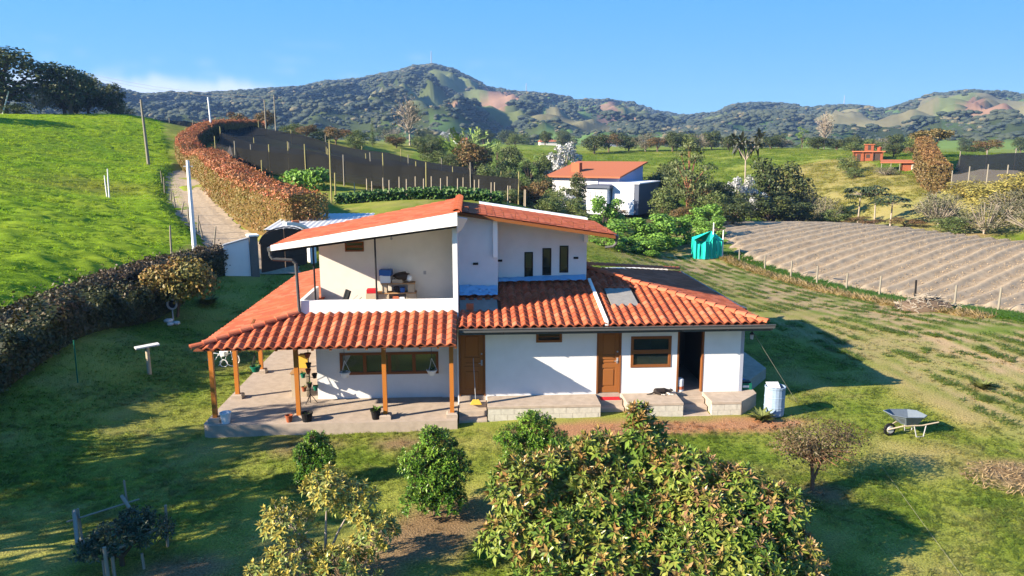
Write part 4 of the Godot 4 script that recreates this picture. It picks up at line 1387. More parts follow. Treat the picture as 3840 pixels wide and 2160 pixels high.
	# stakes along the ploughed field
	var fs := [[19.8, -31.5, 0.9, 0], [20.6, -28.6, 0.95, 0], [21.2, -25.6, 1.05, 0], [21.75, -22.9, 1.1, 0], [22.5, -20.6, 0.95, 0], [23.1, -18.0, 1.1, 0], [23.75, -15.6, 1.1, 1], [24.1, -12.8, 1.05, 0], [24.7, -10.5, 1.1, 0], [25.3, -7.6, 1.0, 0]]
	for k in fs.size():
		b = MB.new()
		b.tube(Vector3(0, -0.3, 0), Vector3(0.03 * (k % 3 - 1), fs[k][2], 0), 0.062, 0.05, 7)
		single("field_stake", b, M.black_plastic if fs[k][3] else M.pole_wood, "blackened fence stake at the edge of the ploughed field" if fs[k][3] else "grey wooden fence stake on the ploughed field's edge, %s counted from the green tarp" % nth[k], "stake", on(fs[k][0], fs[k][1], 0.1), "fence stakes along the ploughed field")
	netting()
	# white neighbour house
	t = thing("neighbour_house", "white house with orange mono-pitch roof and pale annex with shade painted on its right side among the trees", "house", Vector3(13.3, H(13, -60) - 0.1, -61.0), -0.55)
	b = MB.new()
	b.hexa([Vector3(-4.3, 0, 1.0), Vector3(1.2, 0, 1.0), Vector3(1.2, 0, -7.0), Vector3(-4.3, 0, -7.0), Vector3(-4.3, 3.7, 1.0), Vector3(1.2, 3.7, 1.0), Vector3(1.2, 5.1, -7.0), Vector3(-4.3, 5.1, -7.0)])
	put(t, "wall", b, M.white_plaster)
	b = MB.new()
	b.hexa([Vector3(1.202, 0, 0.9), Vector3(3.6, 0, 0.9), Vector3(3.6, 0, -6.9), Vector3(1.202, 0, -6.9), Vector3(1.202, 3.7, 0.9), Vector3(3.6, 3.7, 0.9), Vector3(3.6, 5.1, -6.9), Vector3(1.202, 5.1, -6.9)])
	put(t, "gable_wall", b, M.shade_lilac_wall)
	b = MB.new()
	b.hexa([Vector3(-4.9, 3.72, 1.7), Vector3(4.0, 3.72, 1.7), Vector3(4.0, 5.2, -7.4), Vector3(-4.9, 5.2, -7.4), Vector3(-4.9, 3.88, 1.7), Vector3(4.0, 3.88, 1.7), Vector3(4.0, 5.36, -7.4), Vector3(-4.9, 5.36, -7.4)])
	var nr := put(t, "roof", b, M.far_tile)
	b = MB.new()
	b.bx(Vector3(-2.7, 3.9, -0.6), Vector3(-1.7, 5.3, -1.4))
	put(nr, "chimney", b, M.far_tile)
	b = MB.new()
	b.bx(Vector3(1.0, 0, 3.6), Vector3(3.3, 2.75, 0.905))
	put(t, "porch_wall", b, M.pale_wall)
	b = MB.new()
	b.bx(Vector3(0.7, 2.752, 3.9), Vector3(3.7, 3.05, 0.91))
	put(t, "porch_roof", b, M.roof_and_shade_grey)
	b = MB.new()
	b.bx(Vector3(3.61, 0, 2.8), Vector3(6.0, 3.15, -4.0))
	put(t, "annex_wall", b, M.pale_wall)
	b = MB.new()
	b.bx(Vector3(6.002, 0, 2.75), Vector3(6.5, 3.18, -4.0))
	put(t, "annex", b, M.roof_and_shade_grey)  # thin facing whose dark grey stands for shade on this side
	b = MB.new()
	b.bx(Vector3(3.5, 3.2, 2.9), Vector3(6.6, 3.32, -4.1))
	put(t, "annex_roof", b, M.pale_wall)
	for q in [[1.15, 1.45, 0.9, 2.35], [2.0, 2.75, 0.9, 2.35]]:
		var w := window(t, q[0], q[1], q[2], q[3], 3.61, 0.05, M.dark_metal, 1)
	b = MB.new()
	b.bx(Vector3(-2.6, 1.2, 1.0), Vector3(-1.4, 2.4, 1.03))
	put(t, "window", b, M.dark_metal)
	# brick house and sheds on the far pasture
	t = thing("brick_house", "small orange brick house with flat eaves on the far pasture", "house", Vector3(71.0, H(71, -110.5) - 0.1, -110.5), -0.55)
	t.scale = Vector3(0.68, 0.62, 0.68)
	b = MB.new()
	b.bx(Vector3(-3.4, 0, -2.5), Vector3(3.4, 2.55, 2.2))
	put(t, "wall", b, M.brick_wall)
	b = MB.new()
	b.bx(Vector3(-3.8, 2.56, -2.8), Vector3(4.1, 2.85, 2.9))
	put(t, "roof", b, M.far_tile)
	b = MB.new()
	b.bx(Vector3(-1.0, 2.86, -1.6), Vector3(1.2, 4.6, 0.8))
	put(t, "roof_room", b, M.brick_wall)
	b = MB.new()
	b.bx(Vector3(-1.25, 4.61, -1.8), Vector3(1.5, 4.78, 1.1))
	put(t, "small_roof", b, M.far_tile)
	b = MB.new()
	b.lathe(Vector3(2.4, 2.86, -0.6), [Vector2(0.55, 0), Vector2(0.62, 0.9), Vector2(0.3, 1.25), Vector2(0.01, 1.3)], 10)
	put(t, "water_tank", b, M.terracotta)
	for q in [[-2.6, -1.7, 0.0, 2.0], [-0.4, 0.5, 0.9, 1.9], [1.2, 2.9, 0.0, 2.1], [-0.2, 0.5, 3.1, 4.4]]:
		b = MB.new()
		b.bx(Vector3(q[0], q[2], 2.2 if q[2] < 2.5 else 0.8), Vector3(q[1], q[3], 2.24 if q[2] < 2.5 else 0.84))
		put(t, "opening", b, M.dark_gate)
	for k in 4:
		b = MB.new()
		b.tube(Vector3(-3.5 + k * 2.35, 0, 2.7), Vector3(-3.5 + k * 2.35, 2.56, 2.7), 0.1, 0.1, 6)
		put(t, "porch_post", b, M.brick_wall)
	t = thing("brick_shed", "low open brick shed below the orange brick house", "shed", Vector3(69.5, H(69.5, -97.5) - 0.1, -97.5), -0.55)
	t.scale = Vector3(0.8, 0.75, 0.8)
	b = MB.new()
	b.bx(Vector3(0.2, 0, -1.5), Vector3(3.6, 1.75, 1.0))
	put(t, "wall", b, M.brick_wall)
	b = MB.new()
	b.hexa([Vector3(-3.6, 1.75, 1.7), Vector3(4.0, 1.8, 1.7), Vector3(4.0, 2.3, -2.0), Vector3(-3.6, 2.3, -2.0), Vector3(-3.6, 1.9, 1.7), Vector3(4.0, 1.95, 1.7), Vector3(4.0, 2.45, -2.0), Vector3(-3.6, 2.45, -2.0)])
	put(t, "roof", b, M.far_tile)
	b = MB.new()
	b.bx(Vector3(2.1, 0.05, 1.0), Vector3(3.4, 1.6, 1.05))
	put(t, "opening", b, M.cream_plaster)
	for x in [-3.3, -1.6, 0.0]:
		b = MB.new()
		b.tube(Vector3(x, -0.2, 1.5), Vector3(x, 1.8, 1.5), 0.09, 0.09, 6)
		put(t, "post", b, M.pole_wood)
	for q in [[150, -390, 9.0, "long low white farm building on the green flat at the far right", "white_plaster"], [-6, -430, 8.0, "small white farmhouse at the foot of the mountain, left of its companion", "white_plaster"], [45, -425, 10.0, "small farmhouse with red roof at the foot of the mountain", "cream_plaster"], [83, -420, 12.0, "long dull farm shed at the foot of the mountain", "grey_wall"]]:
		t = thing("far_farmhouse", q[3], "house", Vector3(q[0], H(q[0], q[1]) - 0.2, q[1]), 0.1, "farm buildings in the far valley")
		b = MB.new()
		b.bx(Vector3(-q[2] / 2, 0, -2.5), Vector3(q[2] / 2, 2.7, 2.5))
		put(t, "wall", b, M[q[4]])
		b = MB.new()
		b.hexa([Vector3(-q[2] / 2 - 0.4, 2.7, 3.0), Vector3(q[2] / 2 + 0.4, 2.7, 3.0), Vector3(q[2] / 2 + 0.4, 2.7, -3.0), Vector3(-q[2] / 2 - 0.4, 2.7, -3.0), Vector3(-q[2] / 2, 3.9, 0.1), Vector3(q[2] / 2, 3.9, 0.1), Vector3(q[2] / 2, 3.9, -0.1), Vector3(-q[2] / 2, 3.9, -0.1)])
		put(t, "roof", b, M.far_tile)

func sheet(b: MB, a: Vector3, z: Vector3, lo: float, hi: float, sag: float, n := 14, hi1 := -1.0) -> void:   # a cloth hung between two points, wavy, lo and hi above the ground
	for k in n:
		var f0 := float(k) / n
		var f1 := float(k + 1) / n
		var p := a.lerp(z, f0)
		var q := a.lerp(z, f1)
		p.y = H(p.x, p.z)
		q.y = H(q.x, q.z)
		var s0 := sag * absf(sin(f0 * PI * 3.0))
		var s1 := sag * absf(sin(f1 * PI * 3.0))
		var w0 := 0.12 * sin(k * 1.9)
		var w1 := 0.12 * sin((k + 1) * 1.9)
		var t0 := hi if hi1 < 0.0 else lerpf(hi, hi1, f0)
		var t1 := hi if hi1 < 0.0 else lerpf(hi, hi1, f1)
		b.quad(p + Vector3(0, lo, w0), q + Vector3(0, lo, w1), q + Vector3(0, t1 - s1, w1), p + Vector3(0, t0 - s0, w0))

func netting() -> void:
	var nth := ["first", "second", "third", "fourth", "fifth", "sixth", "seventh", "eighth", "ninth", "tenth", "eleventh"]
	# black shade netting on poles over the vegetable plot
	var t := thing("shade_netting", "long black shade netting hung in tiers on poles across the slope behind the house", "netting")
	var rows := [[Vector3(-40.6, 1.9, -108.9), Vector3(2.0, 2.2, -81.0), 0.2], [Vector3(-36.4, 2.3, -91.4), Vector3(3.5, 2.2, -66.9), 0.3], [Vector3(-31.6, 3.1, -74.0), Vector3(4.4, 2.0, -52.9), 0.4], [Vector3(-24.8, 3.0, -59.3), Vector3(4.1, 2.3, -43.0), 0.35]]
	for r in rows:
		var b := MB.new()
		sheet(b, r[0], r[1], r[2], r[0].y, 0.35, 30, r[1].y)
		put(t, "net_curtain", b, M.shade_net)
	# roof nets between the rows, sagging
	for k in 3:
		var b := MB.new()
		var a0: Vector3 = rows[k][0]
		var a1: Vector3 = rows[k][1]
		var c0: Vector3 = rows[k + 1][0]
		var c1: Vector3 = rows[k + 1][1]
		for i in 24:
			for j in 6:
				var q := []
				for e in [[i, j + 1], [i + 1, j + 1], [i + 1, j], [i, j]]:
					var f: float = e[0] / 24.0
					var g: float = e[1] / 6.0
					var p := a0.lerp(a1, f).lerp(c0.lerp(c1, f), g)
					q.append(on(p.x, p.z, p.y - 0.05 - 0.8 * sin(PI * g) - 0.3 * absf(sin(f * PI * 3.0))))
				b.quad(q[0], q[1], q[2], q[3])
		put(t, "net_roof", b, M.shade_net)
	for r in [[rows[3][1], rows[2][1]], [rows[2][1], rows[1][1]], [rows[1][1], rows[0][1]], [rows[0][0], rows[1][0]], [rows[1][0], rows[2][0]], [rows[2][0], rows[3][0]]]:
		var b := MB.new()
		sheet(b, r[0], r[1], 0.0, r[0].y, 0.2, 10, r[1].y)
		put(t, "net_curtain", b, M.shade_net)
	# slanting flap at the lower right end
	var fb := MB.new()
	var e0 := on(4.15, -43.0, 2.25)
	var e1 := on(4.45, -52.9, 2.0)
	var g0 := on(6.6, -41.5, 0.0)
	var g1 := on(7.4, -52.0, 0.0)
	fb.quad(e0, g0, g1, e1)
	put(t, "net_flap", fb, M.shade_net)
	var pale := MB.new()
	pale.tri(on(-26.4, -58.0, 0.1), on(-24.0, -57.6, 0.1), on(-25.2, -59.0, 3.2))
	put(t, "hanging_flap", pale, M.pale_net)
	for r in rows.size():
		for k in 8:
			var f := k / 7.0
			var p: Vector3 = (rows[r][0] as Vector3).lerp(rows[r][1], f)
			var b := MB.new()
			var h := p.y + 0.6 + 0.3 * sin(k * 2.7 + r)
			b.tube(on(p.x, p.z, -0.3), on(p.x + 0.05 * sin(k * 3.0), p.z, h), 0.075, 0.06, 6)
			put(t, "pole", b, M.bamboo if (k + r) % 3 else M.pole_wood)
	# the two free bamboo poles and the row stakes of the vegetable plot
	for q in [[-11.0, -37.4, 4.9, "tall yellow bamboo pole standing before the netting above the tin roof"], [-10.6, -36.9, 2.4, "short yellow bamboo pole beside the tall one before the netting"], [-19.4, -49.0, 2.6, "bamboo pole at the left end of the vegetable plot"]]:
		var b := MB.new()
		b.tube(Vector3(0, -0.3, 0), Vector3(0.05, q[2], 0), 0.07, 0.055, 7)
		single("bamboo_pole", b, M.bamboo, q[3], "pole", on(q[0], q[1]), "free poles at the vegetable plot")
	var stake := MB.new()
	stake.tube(Vector3(0, -0.2, 0), Vector3(0.02, 1.5, 0), 0.05, 0.04, 6)
	var sm := stake.mesh()
	for k in 22:
		var x := -9.2 + (k % 11) * 1.35 + (0.4 if k > 10 else 0.0)
		var z := -37.5 - (k / 11) * 4.2 - (k % 11) * 0.12
		single("row_stake", sm, M.pale_wood, "pale stake in the %s row of the vegetable plot, %s from left" % ["front" if k < 11 else "back", nth[k % 11]], "stake", on(x, z), "row stakes of the vegetable plot, %s row" % ("front" if k < 11 else "back"))
	# netting at the far right
	t = thing("right_netting", "grey and black shade netting on posts at the far right edge", "netting")
	var rr := [[Vector3(60.5, 0, -70.0), Vector3(59.4, 0, -52.0), "pale_net", 1.9], [Vector3(70.5, 0, -84.0), Vector3(78.0, 0, -66.0), "shade_net", 3.0]]
	for r in rr:
		var b := MB.new()
		sheet(b, r[0], r[1], 0.1, r[3], 0.15, 16)
		put(t, "net_curtain", b, M[r[2]])
		for k in 6:
			var p: Vector3 = (r[0] as Vector3).lerp(r[1], k / 5.0)
			b = MB.new()
			b.tube(on(p.x, p.z, -0.3), on(p.x, p.z, r[3] + 0.5), 0.09, 0.07, 6)
			put(t, "pole", b, M.pole_wood)
	var rb := MB.new()
	for k in 8:
		var f0 := k / 8.0
		var f1 := (k + 1) / 8.0
		var p0 := (rr[0][0] as Vector3).lerp(rr[0][1], f0)
		var p1 := (rr[0][0] as Vector3).lerp(rr[0][1], f1)
		var q0 := (rr[1][0] as Vector3).lerp(rr[1][1], f0)
		var q1 := (rr[1][0] as Vector3).lerp(rr[1][1], f1)
		rb.quad(on(p0.x, p0.z, 1.8), on(p1.x, p1.z, 1.8), on(q1.x, q1.z, 2.9), on(q0.x, q0.z, 2.9))
	put(t, "net_roof", rb, M.shade_net)
	# netting on the hill behind the pasture
	t = thing("ridge_netting", "dark shade netting on the crest behind the green pasture", "netting")
	var hb := MB.new()
	sheet(hb, Vector3(-66, 0, -138), Vector3(-45, 0, -145), 0.1, 2.2, 0.2, 12)
	put(t, "net_curtain", hb, M.shade_net)
	for k in 6:
		var b := MB.new()
		var p := Vector3(-66, 0, -138).lerp(Vector3(-45, 0, -145), k / 5.0)
		b.tube(on(p.x, p.z, -0.3), on(p.x, p.z, 2.6), 0.08, 0.07, 6)
		put(t, "pole", b, M.pole_wood)

# ---------------------------------------------------------------- small things
func pot(b: MB, r0: float, r1: float, h: float) -> void:
	b.lathe(Vector3.ZERO, [Vector2(0.001, 0), Vector2(r0, 0), Vector2(r1 * 0.97, h * 0.86), Vector2(r1 * 1.06, h * 0.86), Vector2(r1 * 1.06, h), Vector2(r1 * 0.92, h), Vector2(r1 * 0.86, h * 0.8), Vector2(0.001, h * 0.8)], 14)

func sprig(b: MB, at: Vector3, n: int, l: float, col: Color, spread := 0.9) -> void:
	for k in n:
		b.col = col * rng.randf_range(0.7, 1.25)
		var w := rng.randf() * TAU
		var d := Vector3(cos(w) * spread, rng.randf_range(0.25, 1.0), sin(w) * spread).normalized()
		b.leaf(at + Vector3(cos(w), 0, sin(w)) * 0.02, d, d.cross(Vector3(-d.z, 0, d.x)).normalized() * (1.0 if d.cross(Vector3(-d.z, 0, d.x)).y > 0 else -1.0), l * rng.randf_range(0.6, 1.0), l * 0.25)

func potted(called: String, label: String, at: Vector3, r0: float, r1: float, h: float, m: String, leaves: int, l: float, group := "") -> Node3D:
	var t := thing(called, label, "pot", at, 0.0, group)
	var b := MB.new()
	pot(b, r0, r1, h)
	put(t, "pot", b, M[m])
	if leaves > 0:
		b = MB.new()
		sprig(b, Vector3(0, h * 0.8, 0), leaves, l, Color(0.08, 0.14, 0.03))
		put(t, "leaves", b, M.leaf)
	return t

func basket(label: String, at: Vector3, up: float, m: String, leaves: int) -> void:
	var t := thing("hanging_basket", label, "hanging basket", at, 0.0, "hanging baskets under the veranda roof")
	var b := MB.new()
	b.lathe(Vector3.ZERO, [Vector2(0.001, 0), Vector2(0.10, 0), Vector2(0.16, 0.15), Vector2(0.175, 0.15), Vector2(0.175, 0.18), Vector2(0.15, 0.18), Vector2(0.13, 0.14), Vector2(0.001, 0.14)], 14)
	put(t, "bowl", b, M[m])
	for k in 3:
		var w := TAU * k / 3.0
		b = MB.new()
		b.tube(Vector3(cos(w) * 0.165, 0.17, sin(w) * 0.165), Vector3(0, 0.55, 0), 0.008, 0.008, 5)
		put(t, "cord", b, M.white_plastic if m == "white_plastic" else M.dark_wire)
	b = MB.new()
	b.tube(Vector3(0, 0.55, 0), Vector3(0, up, 0), 0.008, 0.008, 5)
	put(t, "hook", b, M.dark_wire)
	if leaves > 0:
		b = MB.new()
		sprig(b, Vector3(0, 0.15, 0), leaves, 0.2, Color(0.07, 0.12, 0.03))
		put(t, "leaves", b, M.leaf)

func objects() -> void:
	var b: MB
	var t: Node3D
	# on the veranda
	potted("bucket", "white plastic bucket at the veranda's front left corner", Vector3(-7.36, 0.42, 1.22), 0.12, 0.16, 0.33, "white_plastic", 0, 0)
	potted("flower_pot", "small terracotta pot on the veranda edge beside the second post", Vector3(-5.5, 0.42, 1.25), 0.075, 0.11, 0.21, "terracotta", 0, 0, "pots on the veranda edge")
	potted("flower_pot", "black bag-like pot right of the second veranda post", Vector3(-4.98, 0.42, 1.22), 0.13, 0.175, 0.27, "black_plastic", 5, 0.12, "pots on the veranda edge")
	potted("flower_pot", "black pot with a small sprouting plant near the third veranda post", Vector3(-2.95, 0.42, 1.15), 0.11, 0.16, 0.30, "black_plastic", 14, 0.32, "pots on the veranda edge")
	basket("dark green hanging bowl near the left end of the veranda", Vector3(-6.75, 1.62, 0.0), 1.25, "green_plastic", 8)
	basket("white hanging bowl before the left end of the long window", Vector3(-4.05, 1.32, -0.2), 1.6, "white_plastic", 6)
	basket("white hanging bowl with dry plants at the right end of the long window", Vector3(-1.32, 1.35, -0.2), 1.6, "white_plastic", 26)
	t = thing("plant_stand", "thin metal stand holding small pots in a column behind the second post", "plant stand", Vector3(-5.22, 0.42, -0.45))
	b = MB.new()
	b.tube(Vector3.ZERO, Vector3(0, 1.75, 0), 0.014, 0.014, 6)
	for k in 3:
		b.tube(Vector3(0, 0.3, 0), Vector3(cos(k * 2.1) * 0.22, 0, sin(k * 2.1) * 0.22), 0.012, 0.012, 5)
	put(t, "pole", b, M.dark_metal)
	var cols := ["terracotta", "black_plastic", "terracotta", "green_plastic", "black_plastic", "black_plastic", "terracotta", "green_plastic"]
	var names := ["brown pot on top of the plant stand", "small black pot second from the top of the plant stand", "brown pot third from the top of the plant stand", "green pot on the left arm of the plant stand", "black pot on the right arm of the plant stand", "black pot with green plant low on the plant stand", "terracotta pot at the lower left of the plant stand", "green pot at the lower right of the plant stand"]
	var offs := [Vector3(0, 1.52, 0.1), Vector3(0.02, 1.2, 0.1), Vector3(0, 1.0, 0.1), Vector3(-0.17, 0.87, 0.1), Vector3(0.19, 0.85, 0.1), Vector3(0.02, 0.55, 0.1), Vector3(-0.16, 0.42, 0.1), Vector3(0.2, 0.45, 0.1)]
	for k in 8:
		potted("small_pot", names[k], Vector3(-5.22, 0.42, -0.45) + offs[k], 0.055, 0.085 if k else 0.11, 0.15, cols[k], 7 if k == 5 else 3, 0.16, "pots on the plant stand")
		b = MB.new()
		b.tube(Vector3(0, offs[k].y + 0.01, 0), offs[k] + Vector3(0, 0.01, -0.09 if absf(offs[k].x) < 0.05 else 0.0), 0.009, 0.009, 5)
		put(t, "arm", b, M.dark_metal)
	t = thing("sideboard", "wooden cabinet with yellow top boards at the veranda corner", "cabinet", Vector3(-5.75, 0.42, -1.35))
	b = MB.new()
	b.bx(Vector3(-0.2, 0.0, -0.35), Vector3(0.28, 0.78, 0.3), 0.01)
	put(t, "box", b, M.pale_wood)
	b = MB.new()
	b.bx(Vector3(-0.22, 0.781, -0.37), Vector3(0.30, 0.82, 0.32))
	put(t, "top", b, M.crate_wood)
	b = MB.new()
	b.bx(Vector3(-0.12, 0.83, -0.34), Vector3(0.24, 1.28, -0.22))
	b.bx(Vector3(0.0, 1.281, -0.34), Vector3(0.34, 1.31, -0.1))
	put(t, "back_board", b, M.yellow_paint)
	# before the kitchen
	t = thing("broom", "yellow-headed broom leaning on the left brown door", "broom", Vector3(0.06, 0.56, 0.34))
	b = MB.new()
	b.tube(Vector3(0, 0.12, 0), Vector3(-0.06, 1.38, -0.33), 0.013, 0.013, 6)
	put(t, "handle", b, M.grey_metal)
	b = MB.new()
	b.hexa([Vector3(-0.17, -0.02, 0.07), Vector3(0.19, -0.02, 0.07), Vector3(0.19, -0.02, -0.02), Vector3(-0.17, -0.02, -0.02), Vector3(-0.09, 0.13, 0.03), Vector3(0.1, 0.13, 0.03), Vector3(0.1, 0.13, -0.02), Vector3(-0.09, 0.13, -0.02)])
	put(t, "bristles", b, M.yellow_paint)
	b = MB.new()
	b.box(Transform3D(Basis(), Vector3(4.34, 0.572, 0.15)), Vector3(0.62, 0.02, 0.28), 0.005)
	single("doormat", b, M.red_cloth, "red doormat on the steps of the middle door", "doormat")
	cat()
	t = thing("paint_can", "white can with orange band just inside the open doorway", "can", Vector3(6.66, 0.70, -0.13))
	b = MB.new()
	b.lathe(Vector3.ZERO, [Vector2(0.001, 0), Vector2(0.12, 0), Vector2(0.12, 0.38), Vector2(0.09, 0.42), Vector2(0.001, 0.42)], 14)
	put(t, "body", b, M.white_plastic)
	b = MB.new()
	b.lathe(Vector3(0, 0.06, 0), [Vector2(0.122, 0), Vector2(0.122, 0.11)], 14)
	put(t, "band", b, M.tile_3)
	t = thing("bottle_crate", "green plastic crate of dark bottles on the platform beside the corner pillar", "crate", Vector3(8.83, 0.684, -0.25))
	b = MB.new()
	b.bx(Vector3(-0.2, 0, -0.14), Vector3(0.2, 0.22, 0.14))
	put(t, "box", b, M.green_plastic)
	b = MB.new()
	b.bx(Vector3(-0.17, 0.221, -0.11), Vector3(0.17, 0.27, 0.11))
	put(t, "bottles", b, M.black_plastic)
	b = MB.new()
	b.bx(Vector3(-0.1, 0.08, 0.141), Vector3(0.1, 0.15, 0.143))
	put(t, "label_patch", b, M.white_plastic)
	b = MB.new()
	b.box(Transform3D(Basis(Vector3.UP, 0.3), Vector3(8.85, 0.76, -0.85)), Vector3(0.4, 0.15, 0.3), 0.02)
	single("blue_box", b, M.blue_plastic, "dark blue low box behind the green crate on the platform", "box")
	t = thing("barrel", "weathered pale blue plastic drum with a broken lid at the platform corner", "barrel", Vector3(9.32, 0.25, 1.05))
	b = MB.new()
	b.lathe(Vector3.ZERO, [Vector2(0.001, 0), Vector2(0.27, 0), Vector2(0.30, 0.05), Vector2(0.305, 0.28), Vector2(0.315, 0.30), Vector2(0.305, 0.32), Vector2(0.305, 0.58), Vector2(0.315, 0.60), Vector2(0.305, 0.62), Vector2(0.30, 0.86), Vector2(0.315, 0.88), Vector2(0.315, 0.93), Vector2(0.28, 0.93), Vector2(0.27, 0.5), Vector2(0.001, 0.5)], 20)
	put(t, "drum", b, M.barrel_blue)
	b = MB.new()
	b.hexa([Vector3(-0.28, 0.93, 0.16), Vector3(0.06, 0.93, 0.24), Vector3(0.16, 0.97, -0.2), Vector3(-0.22, 0.97, -0.22), Vector3(-0.28, 0.955, 0.16), Vector3(0.06, 0.955, 0.24), Vector3(0.16, 1.0, -0.2), Vector3(-0.22, 1.0, -0.22)])
	put(t, "lid", b, M.white_plastic)
	t = thing("eave_lantern", "small dark lantern hanging under the right end of the front gutter", "lantern", Vector3(8.72, 2.86, 0.45))
	b = MB.new()
	b.tube(Vector3(0, 0, 0), Vector3(0, -0.1, 0), 0.012, 0.012, 5)
	b.lathe(Vector3(0, -0.17, 0), [Vector2(0.09, 0), Vector2(0.02, 0.07)], 8)
	put(t, "cap", b, M.dark_metal)
	b = MB.new()
	b.lathe(Vector3(0, -0.33, 0), [Vector2(0.001, 0), Vector2(0.05, 0), Vector2(0.06, 0.15)], 8)
	put(t, "shade", b, M.grey_metal)
	b = MB.new()
	b.tube(Vector3(8.72, 2.85, 0.3), on(10.5, 0.05, 0.02), 0.006, 0.006, 4)
	single("guy_wire", b, M.wire, "thin wire running from the kitchen eave down to the lawn", "wire")
	b = MB.new()
	var fl := []
	for k in 9:
		fl.append(on(10.75 - k * 0.14, 4.75 + k * 0.65, 0.04))
	b.path(fl, 0.004, 0.004, 4)
	single("garden_hose", b, M.wire, "thin pale cord lying across the lawn at the lower right", "cord")
	# tarps on the roofs
	b = MB.new()
	crumple(b, Vector3(-0.43, 3.66, -1.45), Vector3(0.83, 3.64, -1.45), Vector3(0.83, 3.86, -1.97), Vector3(-0.43, 3.90, -1.97), 12, 6, 0.045)
	single("blue_tarp", b, M.blue_tarp, "crumpled blue tarp on the roof at the foot of the left upper wall", "tarp")
	b = MB.new()
	crumple(b, Vector3(0.9, 3.89, -2.66), Vector3(3.95, 3.93, -2.62), Vector3(3.95, 4.05, -2.97), Vector3(0.9, 3.98, -2.97), 26, 5, 0.03)
	single("blue_tarp", b, M.blue_tarp, "long blue tarp rolled along the roof below the three narrow windows", "tarp")
	b = MB.new()
	b.bx(Vector3(-0.2, 3.42, -0.56), Vector3(0.03, 3.62, -0.44))
	single("loose_tile", b, M.far_tile, "pale loose clay block on the roof beside the lower left skylight", "tile", Vector3(0, -0.03, 0))
	balcony()
	yard()

func crumple(b: MB, a: Vector3, e: Vector3, f: Vector3, g: Vector3, nx: int, ny: int, amp: float) -> void:
	var q := []
	for j in ny + 1:
		var r := []
		for i in nx + 1:
			var p := a.lerp(e, float(i) / nx).lerp(g.lerp(f, float(i) / nx), float(j) / ny)
			r.append(p + Vector3(0, absf(n_small.get_noise_2d(p.x * 4.0 + 7.0, p.z * 6.0)) * amp * 2.4 + rng.randf() * amp * 0.3, 0))
		q.append(r)
	for j in ny:
		for i in nx:
			b.quad(q[j][i], q[j][i + 1], q[j + 1][i + 1], q[j + 1][i])

func cat() -> void:
	# a black and white cat lying on the platform: skeleton of capsules joined by a smooth minimum, meshed as surface nets
	var t := thing("cat", "black and white cat lying on the platform left of the open doorway", "cat", Vector3(6.05, 0.685, 0.14), 0.0)
	var bones := [[Vector3(-0.22, 0.10, 0), Vector3(0.02, 0.115, 0.02), 0.095, 0.088], [Vector3(0.02, 0.115, 0.02), Vector3(0.16, 0.105, 0.03), 0.088, 0.062], [Vector3(0.16, 0.105, 0.03), Vector3(0.25, 0.125, 0.05), 0.045, 0.055],
		[Vector3(0.25, 0.125, 0.05), Vector3(0.30, 0.105, 0.075), 0.052, 0.026], [Vector3(-0.2, 0.07, 0.06), Vector3(-0.08, 0.035, 0.15), 0.055, 0.024], [Vector3(-0.08, 0.035, 0.15), Vector3(0.02, 0.022, 0.16), 0.024, 0.02],
		[Vector3(0.10, 0.07, 0.05), Vector3(0.18, 0.028, 0.12), 0.036, 0.022], [Vector3(0.18, 0.028, 0.12), Vector3(0.30, 0.022, 0.13), 0.022, 0.02], [Vector3(0.12, 0.06, 0.0), Vector3(0.24, 0.024, -0.01), 0.036, 0.02],
		[Vector3(-0.27, 0.07, 0.0), Vector3(-0.40, 0.03, 0.05), 0.03, 0.02], [Vector3(-0.40, 0.03, 0.05), Vector3(-0.55, 0.022, 0.09), 0.02, 0.014],
		[Vector3(0.225, 0.16, 0.03), Vector3(0.222, 0.20, 0.022), 0.018, 0.006], [Vector3(0.252, 0.158, 0.078), Vector3(0.252, 0.198, 0.086), 0.018, 0.006]]
	var b := MB.new()
	net(b, bones, Vector3(-0.62, -0.02, -0.16), Vector3(0.40, 0.26, 0.24), 0.014, 0.02)
	for k in b.v.size():
		var p := b.v[k]
		var white := (p.x > 0.06 and p.y < 0.085) or (p.x > 0.255 and p.y < 0.13) or (p.x > -0.1 and p.y < 0.05 and p.z > 0.1)
		b.c[k] = Color(0.55, 0.52, 0.48) if white else Color(0.012, 0.011, 0.011)
	put(t, "body", b, M.fur)
	for s in [-1, 1]:
		var e := MB.new()
		e.blob(Vector3(0.288, 0.135, 0.06 + s * 0.022), Vector3.ONE * 0.008, 4, 6)
		put(t, "eye", e, M.yellow_paint)

